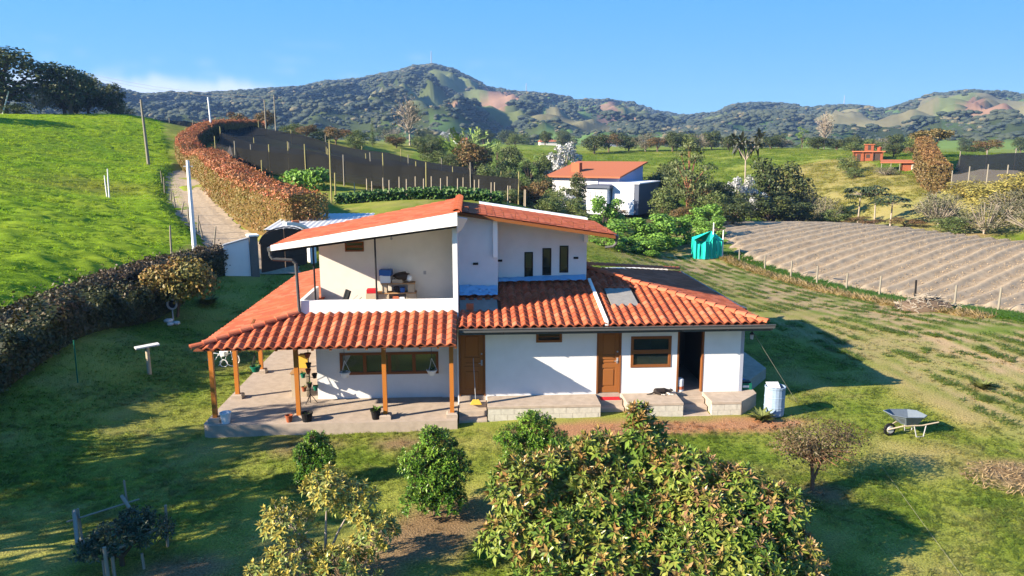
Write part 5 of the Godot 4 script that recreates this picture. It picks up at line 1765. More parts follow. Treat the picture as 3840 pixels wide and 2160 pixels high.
func net(b: MB, bones: Array, lo: Vector3, hi: Vector3, s: float, soft: float) -> void:
	var n := Vector3i(((hi - lo) / s).ceil()) + Vector3i.ONE
	var val := PackedFloat32Array()
	val.resize(n.x * n.y * n.z)
	for k in n.z:
		for j in n.y:
			for i in n.x:
				var p := lo + Vector3(i, j, k) * s
				var d := 1e9
				for q in bones:
					var a: Vector3 = q[0]
					var ab: Vector3 = q[1] - a
					var f := clampf((p - a).dot(ab) / ab.length_squared(), 0.0, 1.0)
					var e: float = p.distance_to(a + ab * f) - lerpf(q[2], q[3], f)
					var h := clampf(0.5 + 0.5 * (d - e) / soft, 0.0, 1.0)
					d = lerpf(d, e, h) - soft * h * (1.0 - h) if d < 1e8 else e
				val[(k * n.y + j) * n.x + i] = d
	var at := {}
	var start := b.v.size()
	for k in n.z - 1:
		for j in n.y - 1:
			for i in n.x - 1:
				var sum := Vector3.ZERO
				var cnt := 0
				var c8 := []
				for e in 8:
					c8.append(val[((k + (e >> 2)) * n.y + j + ((e >> 1) & 1)) * n.x + i + (e & 1)])
				for e in [[0, 1], [2, 3], [4, 5], [6, 7], [0, 2], [1, 3], [4, 6], [5, 7], [0, 4], [1, 5], [2, 6], [3, 7]]:
					var u: float = c8[e[0]]
					var w: float = c8[e[1]]
					if (u < 0.0) != (w < 0.0):
						var f := u / (u - w)
						sum += Vector3(e[0] & 1, (e[0] >> 1) & 1, e[0] >> 2).lerp(Vector3(e[1] & 1, (e[1] >> 1) & 1, e[1] >> 2), f)
						cnt += 1
				if cnt > 0:
					at[Vector3i(i, j, k)] = b.v.size()
					b.v.append(lo + (Vector3(i, j, k) + sum / cnt) * s)
					b.n.append(Vector3.ZERO)
					b.c.append(b.col)
	for k in range(1, n.z - 1):
		for j in range(1, n.y - 1):
			for i in range(1, n.x - 1):
				var u := val[(k * n.y + j) * n.x + i]
				for e in 3:
					var step := Vector3i(1 if e == 0 else 0, 1 if e == 1 else 0, 1 if e == 2 else 0)
					var w := val[((k + step.z) * n.y + j + step.y) * n.x + i + step.x]
					if (u < 0.0) == (w < 0.0):
						continue
					var o1 := Vector3i(0, 1, 0) if e == 0 else (Vector3i(0, 0, 1) if e == 1 else Vector3i(1, 0, 0))
					var o2 := Vector3i(0, 0, 1) if e == 0 else (Vector3i(1, 0, 0) if e == 1 else Vector3i(0, 1, 0))
					var c0 := Vector3i(i, j, k)
					var q := [at.get(c0 - o1 - o2, -1), at.get(c0 - o2, -1), at.get(c0, -1), at.get(c0 - o1, -1)]
					if q.min() < 0:
						continue
					if u >= 0.0:
						q.reverse()
					b.i.append_array(PackedInt32Array([q[0], q[2], q[1], q[0], q[3], q[2]]))
					var m: Vector3 = (b.v[q[1]] - b.v[q[0]]).cross(b.v[q[2]] - b.v[q[0]])
					for r in q:
						b.n[r] += m
	for k in range(start, b.v.size()):
		b.n[k] = b.n[k].normalized()

func balcony() -> void:
	var b: MB
	var t := thing("balcony_shelf", "rough wooden crate shelf against the balcony wall", "shelf", Vector3(-2.5, 3.362, -2.1))
	for y in [0.0, 0.30, 0.62]:
		b = MB.new()
		b.bx(Vector3(-0.68 if y < 0.5 else -0.55, y, -0.2), Vector3(0.62 if y < 0.5 else 0.58, y + 0.035, 0.2))
		put(t, "board", b, M.crate_wood)
	for q in [[-0.66, 0.036, 0.299], [-0.30, 0.036, 0.299], [0.30, 0.036, 0.299], [0.60, 0.036, 0.299], [-0.5, 0.336, 0.619], [-0.36, 0.336, 0.619], [0.36, 0.336, 0.619], [0.55, 0.336, 0.619]]:
		b = MB.new()
		b.bx(Vector3(q[0] - 0.015, q[1], -0.19), Vector3(q[0] + 0.015, q[2], 0.19))
		put(t, "upright", b, M.pale_wood)
	for q in [[-0.66, -0.3, 0.05, 0.29], [0.30, 0.60, 0.05, 0.29], [-0.5, -0.36, 0.34, 0.61], [0.36, 0.55, 0.34, 0.61]]:
		b = MB.new()
		b.bx(Vector3(q[0] + 0.02, q[2], 0.14), Vector3(q[1] - 0.02, q[3], 0.17))
		put(t, "crate_front", b, M.pale_wood)
	var o := Vector3(-2.5, 3.362, -2.1)
	for q in [[Vector3(-0.40, 0.79, 0), Vector3(0.34, 0.26, 0.3), "white_plastic", "white crate under the blue box on the balcony shelf"], [Vector3(-0.38, 1.0, 0), Vector3(0.4, 0.2, 0.32), "blue_plastic", "blue box on top of the white crate on the shelf"],
		[Vector3(0.02, 0.72, 0.0), Vector3(0.34, 0.13, 0.3), "pale_wood", "low cardboard carton on the shelf beside the white crate"], [Vector3(-0.05, 0.43, 0.05), Vector3(0.16, 0.18, 0.2), "dark_metal", "small black tool case on the middle shelf board"], [Vector3(0.16, 0.42, 0.08), Vector3(0.15, 0.16, 0.18), "blue_plastic", "small blue tin on the middle shelf board"],
		[Vector3(-0.08, 0.12, 0.05), Vector3(0.2, 0.16, 0.2), "tile_3", "orange bundle on the lowest shelf board"], [Vector3(0.14, 0.11, 0.06), Vector3(0.17, 0.13, 0.2), "white_plastic", "white bundle on the lowest shelf board"], [Vector3(-0.86, 0.17, 0.15), Vector3(0.34, 0.34, 0.3), "pale_wood", "cardboard carton on the balcony floor left of the shelf"],
		[Vector3(-0.84, 0.41, 0.15), Vector3(0.34, 0.13, 0.3), "red_cloth", "red cloth bundle lying on the floor carton on the balcony"]]:
		b = MB.new()
		b.box(Transform3D(Basis(Vector3.UP, rng.randf_range(-0.15, 0.15)), Vector3.ZERO), q[1], 0.015)
		single("stored_box", b, M[q[2]], q[3], "box", o + q[0], "things stored on the balcony")
	b = MB.new()
	b.blob(Vector3(0.13, 0.87, 0.02), Vector3(0.27, 0.14, 0.17), 6, 10, 0.25, rng)
	single("dark_bundle", b, M.dark_gate, "dark brown bundle of cloth on the right top of the shelf", "bundle", o)
	b = MB.new()
	b.blob(Vector3(0.40, 0.80, 0.06), Vector3(0.10, 0.12, 0.10), 6, 9, 0.2, rng)
	single("dark_bundle", b, M.white_plastic, "small pale bundle at the right end of the top shelf board", "bundle", o)
	t = thing("folded_chair", "black folded chair peeping over the balcony parapet", "chair", Vector3(-4.0, 3.362, -0.75), 0.5)
	b = MB.new()
	b.box(Transform3D(Basis(Vector3(0, 0, 1), -0.35), Vector3(0, 0.42, 0)), Vector3(0.05, 0.5, 0.4), 0.01)
	put(t, "backrest", b, M.black_plastic)
	b = MB.new()
	b.box(Transform3D(Basis(Vector3(0, 0, 1), -1.2), Vector3(0.12, 0.22, 0)), Vector3(0.04, 0.4, 0.38), 0.01)
	put(t, "seat", b, M.black_plastic)
	for s in [-1, 1]:
		b = MB.new()
		b.tube(Vector3(-0.1, 0, s * 0.19), Vector3(0.45, 0.42, s * 0.19), 0.012, 0.012, 5)
		put(t, "leg", b, M.grey_metal)

func wheelbarrow() -> void:
	var t := thing("wheelbarrow", "grey metal wheelbarrow standing on the lawn at the right", "wheelbarrow", on(12.55, 2.72), 0.12)
	var b := MB.new()
	var top := [Vector3(-0.60, 0.70, 0.20), Vector3(-0.28, 0.66, 0.36), Vector3(0.30, 0.62, 0.36), Vector3(0.50, 0.62, 0.22), Vector3(0.50, 0.62, -0.22), Vector3(0.30, 0.62, -0.36), Vector3(-0.28, 0.66, -0.36), Vector3(-0.60, 0.70, -0.20)]
	var low := [Vector3(-0.22, 0.38, 0.10), Vector3(-0.12, 0.36, 0.20), Vector3(0.24, 0.36, 0.20), Vector3(0.32, 0.36, 0.12), Vector3(0.32, 0.36, -0.12), Vector3(0.24, 0.36, -0.20), Vector3(-0.12, 0.36, -0.20), Vector3(-0.22, 0.38, -0.10)]
	for k in 8:
		var l := (k + 1) % 8
		b.quad(low[k], low[l], top[l], top[k])
		var i0: Vector3 = top[k] * Vector3(0.97, 1, 0.97)
		var i1: Vector3 = top[l] * Vector3(0.97, 1, 0.97)
		b.quad(low[l] + Vector3(0, 0.015, 0), low[k] + Vector3(0, 0.015, 0), i0, i1)
		b.tube(top[k], top[l], 0.014, 0.014, 6)
	for k in range(1, 7):
		b.tri(low[0] + Vector3(0, 0.015, 0), low[k] + Vector3(0, 0.015, 0), low[k + 1] + Vector3(0, 0.015, 0))
		b.tri(low[0], low[k + 1], low[k])
	put(t, "tray", b, M.barrow)
	for s in [-1, 1]:
		b = MB.new()
		b.path([Vector3(-0.62, 0.20, s * 0.05), Vector3(-0.2, 0.33, s * 0.17), Vector3(0.35, 0.34, s * 0.24), Vector3(0.85, 0.42, s * 0.28)], 0.02, 0.02, 7)
		put(t, "handle", b, M.pale_wood)
		b = MB.new()
		b.path([Vector3(0.12, 0.35, s * 0.21), Vector3(0.20, 0.0, s * 0.25), Vector3(0.42, 0.0, s * 0.25), Vector3(0.48, 0.35, s * 0.25)], 0.016, 0.016, 6)
		put(t, "leg", b, M.grey_metal)
	b = MB.new()
	for k in 16:
		var w0 := TAU * k / 16.0
		var w1 := TAU * (k + 1) / 16.0
		b.tube(Vector3(-0.5 + cos(w0) * 0.16, 0.19 + sin(w0) * 0.16, 0), Vector3(-0.5 + cos(w1) * 0.16, 0.19 + sin(w1) * 0.16, 0), 0.035, 0.035, 6, false)
	var wh := put(t, "wheel", b, M.black_plastic)
	b = MB.new()
	b.tube(Vector3(-0.5, 0.19, -0.06), Vector3(-0.5, 0.19, 0.06), 0.1, 0.1, 12)
	put(wh, "hub", b, M.grey_metal)

func yard() -> void:
	var b: MB
	var t: Node3D
	wheelbarrow()
	t = thing("bird_table", "pale wooden bird table: a flat board on a single post in the lawn", "bird table", on(-11.45, -3.4))
	b = MB.new()
	b.tube(Vector3(0, -0.2, 0), Vector3(0, 0.98, 0), 0.075, 0.07, 10)
	put(t, "post", b, M.pale_wood)
	b = MB.new()
	b.box(Transform3D(Basis(Vector3.UP, 0.6).rotated(Vector3.RIGHT, 0.08), Vector3(0, 1.02, 0)), Vector3(0.78, 0.05, 0.26), 0.008)
	put(t, "board", b, M.pale_stone)
	b = MB.new()
	b.tube(Vector3(0, -0.2, 0), Vector3(0.02, 1.45, 0), 0.022, 0.022, 7)
	single("green_stake", b, M.green_plastic, "thin green garden stake standing in the shaded lawn", "stake", on(-13.0, -1.6))
	# round lantern and white stones under the orange-leaved tree
	t = thing("garden_lantern", "round grey garden lantern on a forked stem beside the small tree", "lantern", on(-13.25, -10.4))
	b = MB.new()
	b.tube(Vector3(0, 0, 0), Vector3(0, 0.55, 0), 0.04, 0.03, 7)
	put(t, "stem", b, M.grey_metal)
	b = MB.new()
	for k in 14:
		var w0 := TAU * k / 14.0
		var w1 := TAU * (k + 1) / 14.0
		b.tube(Vector3(cos(w0) * 0.2, 0.78 + sin(w0) * 0.22, 0), Vector3(cos(w1) * 0.2, 0.78 + sin(w1) * 0.22, 0), 0.045, 0.045, 6)
	put(t, "ring", b, M.grey_metal)
	b = MB.new()
	b.blob(Vector3(0, 0.78, -0.03), Vector3(0.16, 0.17, 0.05), 6, 10)
	put(t, "globe", b, M.dark_metal)
	for q in [[-13.35, -10.15, 0.2, "white painted stone left of the garden lantern's foot"], [-13.0, -10.1, 0.17, "white painted stone right of the garden lantern's foot"], [-13.15, -9.8, 0.15, "smallest white stone, before the garden lantern"]]:
		b = MB.new()
		b.blob(Vector3(0, q[2] * 0.4, 0), Vector3(q[2], q[2] * 0.55, q[2] * 0.8), 5, 8, 0.15, rng)
		single("white_stone", b, M.pale_stone, q[3], "stone", on(q[0], q[1]), "white stones at the lantern")
	# white wire plant holder behind the veranda posts
	t = thing("wire_planter", "white wire planter like a small bicycle on the lawn behind the veranda posts", "planter", on(-9.45, -5.3))
	for s in [[-0.35, 0.26], [0.3, 0.26], [0.0, 0.14]]:
		b = MB.new()
		for k in 16:
			var w0 := TAU * k / 16.0
			var w1 := TAU * (k + 1) / 16.0
			b.tube(Vector3(s[0] + cos(w0) * s[1], s[1] + sin(w0) * s[1], 0.1 if s[0] == 0.0 else 0.0), Vector3(s[0] + cos(w1) * s[1], s[1] + sin(w1) * s[1], 0.1 if s[0] == 0.0 else 0.0), 0.016, 0.016, 5, false)
		put(t, "wheel", b, M.white_paint)
	b = MB.new()
	b.path([Vector3(-0.35, 0.26, 0), Vector3(-0.1, 0.6, 0), Vector3(0.25, 0.62, 0), Vector3(0.3, 0.26, 0)], 0.016, 0.016, 5)
	b.tube(Vector3(0.25, 0.62, -0.2), Vector3(0.25, 0.66, 0.2), 0.014, 0.014, 5)
	put(t, "frame", b, M.white_paint)
	b = MB.new()
	b.lathe(Vector3(0, 0.42, 0), [Vector2(0.001, 0), Vector2(0.13, 0), Vector2(0.17, 0.18), Vector2(0.001, 0.16)], 10)
	put(t, "basket", b, M.white_paint)
	# rustic fence of sticks round the young tree
	t = thing("stick_fence", "rustic square fence of weathered sticks round the dark young tree", "fence", on(-7.6, 8.0))
	for q in [[Vector3(-1.0, -0.2, -0.75), Vector3(-1.02, 0.75, -0.75), 0.035], [Vector3(-0.15, -0.2, -1.2), Vector3(-0.22, 1.15, -1.25), 0.028], [Vector3(0.98, -0.2, -0.35), Vector3(1.0, 0.95, -0.4), 0.035], [Vector3(0.35, -0.2, 0.95), Vector3(0.33, 0.75, 0.95), 0.045], [Vector3(0.42, -0.2, 0.85), Vector3(0.42, 0.5, 0.86), 0.04], [Vector3(0.20, -0.2, 0.78), Vector3(0.19, 0.4, 0.78), 0.035], [Vector3(0.85, -0.2, 0.5), Vector3(0.83, 0.35, 0.5), 0.035]]:
		b = MB.new()
		b.tube(q[0], q[1], q[2], q[2] * 0.8, 7)
		put(t, "post", b, M.twig_grey)
	for q in [[Vector3(-1.18, 0.62, -0.9), Vector3(-0.5, 0.52, 0.35), 0.05], [Vector3(-0.45, 0.56, 0.3), Vector3(0.1, 0.4, 0.8), 0.05], [Vector3(-1.2, 0.52, -0.6), Vector3(0.1, 0.72, -1.2), 0.022], [Vector3(-0.3, 0.78, -1.25), Vector3(0.1, 0.62, -0.8), 0.045], [Vector3(0.3, 0.55, 0.9), Vector3(1.05, 0.72, 0.2), 0.035], [Vector3(-0.7, 0.22, -0.6), Vector3(0.2, 0.36, -0.8), 0.025]]:
		b = MB.new()
		b.tube(q[0], q[1], q[2], q[2] * 0.85, 7)
		put(t, "rail", b, M.twig_grey)
	# turquoise tarp shelter at the field
	t = thing("tarp_enclosure", "turquoise tarp wrapped round stakes at the corner of the ploughed field", "tarp shelter", on(17.7, -32.6))
	var ps := [Vector3(-1.1, 0, 0.2), Vector3(-0.35, 0, 0.55), Vector3(0.35, 0, 0.35), Vector3(1.15, 0, 0.1), Vector3(1.0, 0, -1.0), Vector3(-0.9, 0, -1.0)]
	var hs := [1.45, 1.35, 1.75, 1.40, 1.5, 1.5]
	b = MB.new()
	for k in 6:
		var l := (k + 1) % 6
		for s in 6:
			var f0 := s / 6.0
			var f1 := (s + 1) / 6.0
			var a: Vector3 = (ps[k] as Vector3).lerp(ps[l], f0) + Vector3(0, 0, 0.08 * sin(s * 2.4 + k))
			var e: Vector3 = (ps[k] as Vector3).lerp(ps[l], f1) + Vector3(0, 0, 0.08 * sin((s + 1) * 2.4 + k))
			var ha := lerpf(hs[k], hs[l], f0) - 0.32 * sin(PI * f0)
			var he := lerpf(hs[k], hs[l], f1) - 0.32 * sin(PI * f1)
			var mid := Vector3(0, 0, 0.10 * sin(s * 1.7 + k * 2.0))
			b.quad(a, e, e + mid + Vector3(0, he * 0.5, 0), a + mid + Vector3(0, ha * 0.5, 0))
			b.quad(a + mid + Vector3(0, ha * 0.5, 0), e + mid + Vector3(0, he * 0.5, 0), e + Vector3(0, he, 0), a + Vector3(0, ha, 0))
	put(t, "tarp", b, M.green_tarp)
	b = MB.new()
	var peak := Vector3(0.30, 2.05, -0.15)
	for k in 6:
		var l := (k + 1) % 6
		var pa: Vector3 = ps[k] + Vector3(0, hs[k] - 0.02, 0)
		var pb: Vector3 = ps[l] + Vector3(0, hs[l] - 0.02, 0)
		var pm := (pa + pb) * 0.5 - Vector3(0, 0.28, 0)
		if k != 0:
			b.tri(peak, pa, pm)
			b.tri(peak, pm, pb)
	put(t, "tarp_top", b, M.green_tarp)
	for k in [2, 3]:
		b = MB.new()
		b.tube(ps[k] * Vector3(1, 1, 0.5), ps[k] * Vector3(1, 1, 0.5) + Vector3(0, 2.7 if k == 2 else 2.1, 0), 0.05, 0.04, 6)
		put(t, "stake", b, M.pole_white)
	# brushwood and straw
	t = thing("brush_pile", "heap of dry brushwood and roots beside the ploughed field", "brush pile", on(22.3, -12.2))
	b = MB.new()
	for k in 190:
		var w := rng.randf() * TAU
		var r := sqrt(rng.randf())
		var p := Vector3(cos(w) * r * 1.5, (1.0 - r) * 0.75, sin(w) * r * 1.0)
		var d := Vector3(rng.randf_range(-1, 1), rng.randf_range(-0.35, 0.6), rng.randf_range(-1, 1)).normalized() * rng.randf_range(0.3, 0.8)
		b.tube(p - d * 0.5 + Vector3(0, 0.08, 0), p + d * 0.5 + Vector3(0, 0.08, 0), 0.028, 0.012, 4, false)
	put(t, "twigs", b, M.twig_grey, "stuff")
	b = MB.new()
	b.blob(Vector3(0, 0.1, 0), Vector3(1.4, 0.5, 0.85), 6, 12, 0.25, rng)
	put(t, "core", b, M.bark)
	for q in [[13.9, 5.6, 1.4, 0.10, "dry pale straw heap at the lower right of the lawn"], [16.4, 5.0, 1.0, 0.08, "second straw heap at the right edge of the lawn"]]:
		t = thing("straw_heap", q[4], "straw", on(q[0], q[1]))
		b = MB.new()
		for k in 900:
			var w := rng.randf() * TAU
			var r := sqrt(rng.randf())
			b.col = Color(0.36, 0.255, 0.13) * rng.randf_range(0.5, 1.15)
			var p := Vector3(cos(w) * r * q[2], (1.0 - r * r) * q[3] + rng.randf() * 0.04, sin(w) * r * q[2] * 0.8)
			var d := Vector3(rng.randf_range(-1, 1), rng.randf_range(-0.25, 0.35), rng.randf_range(-1, 1)).normalized()
			var e := Vector3(d.z, 0.2, -d.x) * 0.014
			b.card(p, d * rng.randf_range(0.05, 0.14), e, d.cross(e).normalized())
		put(t, "straw", b, M.leaf, "stuff")

# ---------------------------------------------------------------- plants
var PAL := {
	"dark": [Color(0.030, 0.048, 0.016), Color(0.055, 0.075, 0.022), Color(0.085, 0.098, 0.028)],
	"bush": [Color(0.060, 0.095, 0.026), Color(0.095, 0.130, 0.034), Color(0.130, 0.150, 0.045)],
	"rust": [Color(0.150, 0.075, 0.030), Color(0.100, 0.085, 0.030), Color(0.200, 0.105, 0.040)],
	"grey": [Color(0.100, 0.105, 0.055), Color(0.140, 0.130, 0.080), Color(0.080, 0.095, 0.040)],
	"gold": [Color(0.230, 0.185, 0.045), Color(0.290, 0.250, 0.060), Color(0.150, 0.150, 0.040)],
	"yellow": [Color(0.170, 0.180, 0.045), Color(0.060, 0.075, 0.024), Color(0.260, 0.240, 0.075)],
	"light": [Color(0.085, 0.150, 0.035), Color(0.140, 0.210, 0.050), Color(0.065, 0.115, 0.030)],
	"silver": [Color(0.330, 0.350, 0.390), Color(0.420, 0.430, 0.460), Color(0.140, 0.160, 0.120)],
	"vine": [Color(0.100, 0.210, 0.030), Color(0.140, 0.270, 0.038), Color(0.070, 0.150, 0.026)],
	"tall": [Color(0.075, 0.105, 0.038), Color(0.115, 0.140, 0.048), Color(0.060, 0.085, 0.030)],
	"cypress": [Color(0.040, 0.070, 0.022), Color(0.070, 0.100, 0.030)],
	"papaya": [Color(0.050, 0.080, 0.030), Color(0.090, 0.110, 0.045)],
	"cecropia": [Color(0.070, 0.090, 0.045), Color(0.120, 0.130, 0.085), Color(0.240, 0.250, 0.240)],
	"palm": [Color(0.090, 0.160, 0.035), Color(0.140, 0.220, 0.050), Color(0.190, 0.250, 0.080)],
	"umbrella": [Color(0.200, 0.130, 0.045), Color(0.120, 0.110, 0.035), Color(0.250, 0.170, 0.070)],
	"bare": [Color(0.260, 0.220, 0.170), Color(0.220, 0.190, 0.140)],
}

func pick(pal: Array, p: Vector3, f: float) -> Color:
	var k := clampf(0.5 + 0.75 * n_mid.get_noise_3d(p.x * f, p.y * f, p.z * f) + rng.randf_range(-0.28, 0.28), 0.0, 0.999)
	var q := k * (pal.size() - 1)
	return (pal[int(q)] as Color).lerp(pal[int(q) + 1], q - int(q)) * rng.randf_range(0.78, 1.22)

func rand_dir() -> Vector3:
	var y := rng.randf_range(-1.0, 1.0)
	var w := rng.randf() * TAU
	var r := sqrt(1.0 - y * y)
	return Vector3(cos(w) * r, y, sin(w) * r)

func crown(b: MB, lobes: Array, count: int, size: float, pal: Array, f: float, long := 0.62, inner := 0.38) -> void:   # lobes: [centre, radii]
	var vol := []
	var sum := 0.0
	for q in lobes:
		sum += pow(q[1].x * q[1].y * q[1].z, 0.7)
		vol.append(sum)
	for k in count:
		var w := rng.randf() * sum
		var s := 0
		while vol[s] < w:
			s += 1
		var c: Vector3 = lobes[s][0]
		var r: Vector3 = lobes[s][1]
		var d := rand_dir()
		if d.y < 0.0 and rng.randf() < 0.4:
			d.y = -d.y
		var u := pow(rng.randf(), inner)
		var p := c + d * r * u * (1.0 + 0.25 * n_small.get_noise_3d(d.x * 3.0 + c.x * 9.0, d.y * 3.0, d.z * 3.0))
		var m := (d * 0.75 + rand_dir() * 0.75 + Vector3(0, 0.25, 0)).normalized()
		var x := m.cross(rand_dir()).normalized()
		var y := m.cross(x)
		var e := size * rng.randf_range(0.6, 1.35)
		b.col = pick(pal, p, f)
		b.card(p, x * e, y * e * long, m)

func limbs(b: MB, base: float, top: float, r: float, lobes: Array) -> void:
	b.tube(Vector3(0, -0.08, 0), Vector3(rng.randf_range(-0.02, 0.02), base, 0), r, r * 0.75, 7)
	for q in lobes:
		var c: Vector3 = q[0]
		var k := Vector3(c.x * 0.4, lerpf(base, c.y, 0.55), c.z * 0.4)
		b.tube(Vector3(0, base * 0.92, 0), k, r * 0.62, r * 0.4, 6)
		b.tube(k, c + Vector3(0, q[1].y * 0.3, 0), r * 0.4, r * 0.12, 5)

func random_lobes(n: int, lo: float, hi: float, wide: float, r: float) -> Array:
	var out := []
	for k in n:
		var f := (k + 0.5) / n
		var w := k * 2.4 + rng.randf() * 0.8
		var spread := wide * sqrt(rng.randf_range(0.15, 1.0)) * (1.0 - 0.55 * absf(f - 0.4))
		var e := r * rng.randf_range(0.75, 1.25)
		out.append([Vector3(cos(w) * spread, lerpf(lo + e * 0.6, hi - e * 0.8, f), sin(w) * spread), Vector3(e, e * rng.randf_range(0.7, 0.95), e)])
	return out

func prototype(kind: String) -> Node3D:   # a plant one metre high and one wide
	var o := Node3D.new()
	o.name = kind + "_plant"
	var pal: Array = PAL[kind]
	var t := MB.new()
	var c := MB.new()
	var bark: Material = M.bark
	match kind:
		"dark", "yellow":
			var l := random_lobes(11, 0.12, 1.0, 0.34, 0.20)
			limbs(t, 0.2, 1.0, 0.035, l)
			crown(c, l, 4200, 0.0225, pal, 9.0)
		"rust", "umbrella":
			var l := random_lobes(8, 0.35, 1.0, 0.36, 0.19) if kind == "rust" else random_lobes(10, 0.66, 1.02, 0.42, 0.14)
			limbs(t, 0.25, 1.0, 0.03, l)
			crown(c, l, 2400, 0.023, pal, 9.0)
		"grey":
			var l := random_lobes(10, 0.05, 1.0, 0.36, 0.20)
			limbs(t, 0.12, 1.0, 0.02, l)
			for k in 40:
				var d := rand_dir()
				d.y = absf(d.y)
				t.tube(Vector3(d.x * 0.15, 0.25, d.z * 0.15), Vector3(d.x * 0.45, 0.4 + d.y * 0.55, d.z * 0.45), 0.009, 0.003, 4, false)
			crown(c, l, 2200, 0.022, pal, 9.0, 0.5)
			bark = M.pale_bark
		"bush", "gold":
			var l := random_lobes(9, 0.0, 1.0, 0.34, 0.22)
			limbs(t, 0.08, 1.0, 0.02, l)
			crown(c, l, 2800, 0.024, pal, 9.0)
		"vine":
			var l := random_lobes(14, -0.1, 0.95, 0.42, 0.17)
			limbs(t, 0.05, 1.0, 0.012, l)
			crown(c, l, 4200, 0.024, pal, 9.0, 0.85)
		"light":
			var l := []
			for k in 12:
				l.append([Vector3(rng.randf_range(-0.22, 0.22), 0.1 + k * 0.075, rng.randf_range(-0.22, 0.22)), Vector3(0.16, 0.12, 0.16) * (1.1 - k * 0.04)])
			limbs(t, 0.3, 1.0, 0.02, l)
			crown(c, l, 2200, 0.024, pal, 9.0, 0.4)
		"silver":
			var l := random_lobes(13, 0.3, 1.0, 0.40, 0.13)
			limbs(t, 0.3, 1.0, 0.022, l)
			crown(c, l, 1900, 0.026, pal, 14.0, 0.7)
			bark = M.pale_bark
		"tall":
			var l := []
			for k in 16:
				var f := k / 15.0
				var w := k * 2.4
				var r := 0.30 * sin(PI * (0.18 + 0.78 * f))
				l.append([Vector3(cos(w) * r * 0.9, 0.30 + 0.66 * f, sin(w) * r * 0.9), Vector3(0.20, 0.085, 0.20) * (1.15 - 0.6 * f)])
			limbs(t, 0.32, 1.0, 0.03, l)
			crown(c, l, 3600, 0.020, pal, 9.0, 0.45)
			bark = M.red_bark
		"cypress":
			var l := []
			for k in 14:
				var f := k / 13.0
				l.append([Vector3(0, 0.06 + 0.88 * f, 0), Vector3(0.42, 0.09, 0.42) * (1.0 - f * 0.82)])
			limbs(t, 0.1, 1.0, 0.03, [l[12]])
			crown(c, l, 900, 0.030, pal, 9.0, 0.5)
		"papaya":
			t.tube(Vector3(0, -0.05, 0), Vector3(0.03, 0.74, 0), 0.030, 0.018, 7)
			for k in 26:
				var d := rand_dir()
				d.y = rng.randf_range(-0.25, 0.75)
				d = d.normalized()
				var tip := Vector3(0.03, 0.76, 0) + d * Vector3(0.40, 0.24, 0.40)
				t.tube(Vector3(0.03, 0.74, 0), tip, 0.006, 0.004, 4, false)
				for j in 7:
					c.col = pick(pal, tip, 6.0)
					var w := TAU * j / 7.0
					c.leaf(tip, Vector3(cos(w), -0.25, sin(w)).normalized(), Vector3.UP, 0.19, 0.085)
			bark = M.pale_bark
		"cecropia":
			t.tube(Vector3(0, -0.03, 0), Vector3(0.06, 0.72, 0), 0.022, 0.014, 7)
			for k in 6:
				var w := k * 1.05
				var e := Vector3(0.06 + cos(w) * 0.26, 0.86 + 0.04 * (k % 3), sin(w) * 0.26)
				t.tube(Vector3(0.06, 0.72, 0), e, 0.012, 0.007, 5)
				for j in 16:
					var d := rand_dir()
					d.y = d.y * 0.6 - 0.1
					c.col = pick(pal, e + d, 5.0)
					c.leaf(e + d * 0.02, d.normalized(), Vector3.UP if absf(d.y) < 0.9 else Vector3.RIGHT, 0.15, 0.09)
			bark = M.pale_bark
		"palm":
			for k in 34:
				var d := rand_dir()
				d.y = absf(d.y) * 0.6 + 0.5
				var p := Vector3(d.x * 0.1, 0.05, d.z * 0.1)
				for j in 16:
					var f := j / 15.0
					var q := p + Vector3(d.x * 0.36 * f * f * 1.6, (d.y * 0.85) * f - 0.10 * f * f, d.z * 0.36 * f * f * 1.6)
					c.col = pick(pal, q, 6.0)
					if f > 0.25:
						for z in 3:
							c.leaf(q, (d + rand_dir() * 0.9).normalized(), Vector3(-d.z, 0.4, d.x).normalized(), 0.11, 0.028)
				t.tube(p, p + Vector3(d.x * 0.2, d.y * 0.6, d.z * 0.2), 0.010, 0.005, 4, false)
		"bare":
			t.tube(Vector3(0, -0.03, 0), Vector3(0, 0.35, 0), 0.022, 0.016, 6)
			for k in 70:
				var d := rand_dir()
				d.y = absf(d.y) * 0.9 + 0.25
				var y0 := rng.randf_range(0.22, 0.55)
				var p := Vector3(0, y0, 0)
				var q := p + d.normalized() * Vector3(0.34, 0.42, 0.34) * rng.randf_range(0.5, 1.0)
				t.tube(p, q, 0.009, 0.004, 4, false)
				for j in 4:
					var e := q + rand_dir() * 0.11
					t.tube(p.lerp(q, 0.7), e, 0.004, 0.002, 3, false)
					c.col = pick(pal, q, 5.0)
					c.card(e, rand_dir() * 0.022, rand_dir() * 0.015, rand_dir())
			t.tube(Vector3(0, 0.35, 0), Vector3(0.02, 0.8, 0), 0.016, 0.005, 5)
			bark = M.pale_bark
	put(o, "trunk", t, bark)
	put(o, "crown", c, M.leaf)
	return o

const LOOK := {"dark": ["dark green round tree", "tree"], "grey": ["grey-green loose shrub", "shrub"], "yellow": ["tree with yellow-green tips", "tree"], "rust": ["rust-brown leaved tree", "tree"], "bush": ["olive green bush", "bush"],
	"cypress": ["slim dark cypress", "cypress"], "bare": ["tall nearly leafless grey tree", "tree"], "palm": ["light green plume-like clump", "bamboo"], "light": ["slender light green tree", "tree"], "silver": ["silvery white-leaved tree", "tree"], "vine": ["bright green leafy climber mound", "climber"],
	"tall": ["tall feathery tree with bare lower trunk", "tree"], "cecropia": ["long pale-trunked tree with big hanging leaves", "tree"], "papaya": ["papaya-like tree with leaf umbrella", "tree"], "gold": ["golden-yellow bushy shrub", "shrub"], "umbrella": ["flat-topped rusty umbrella tree", "tree"]}

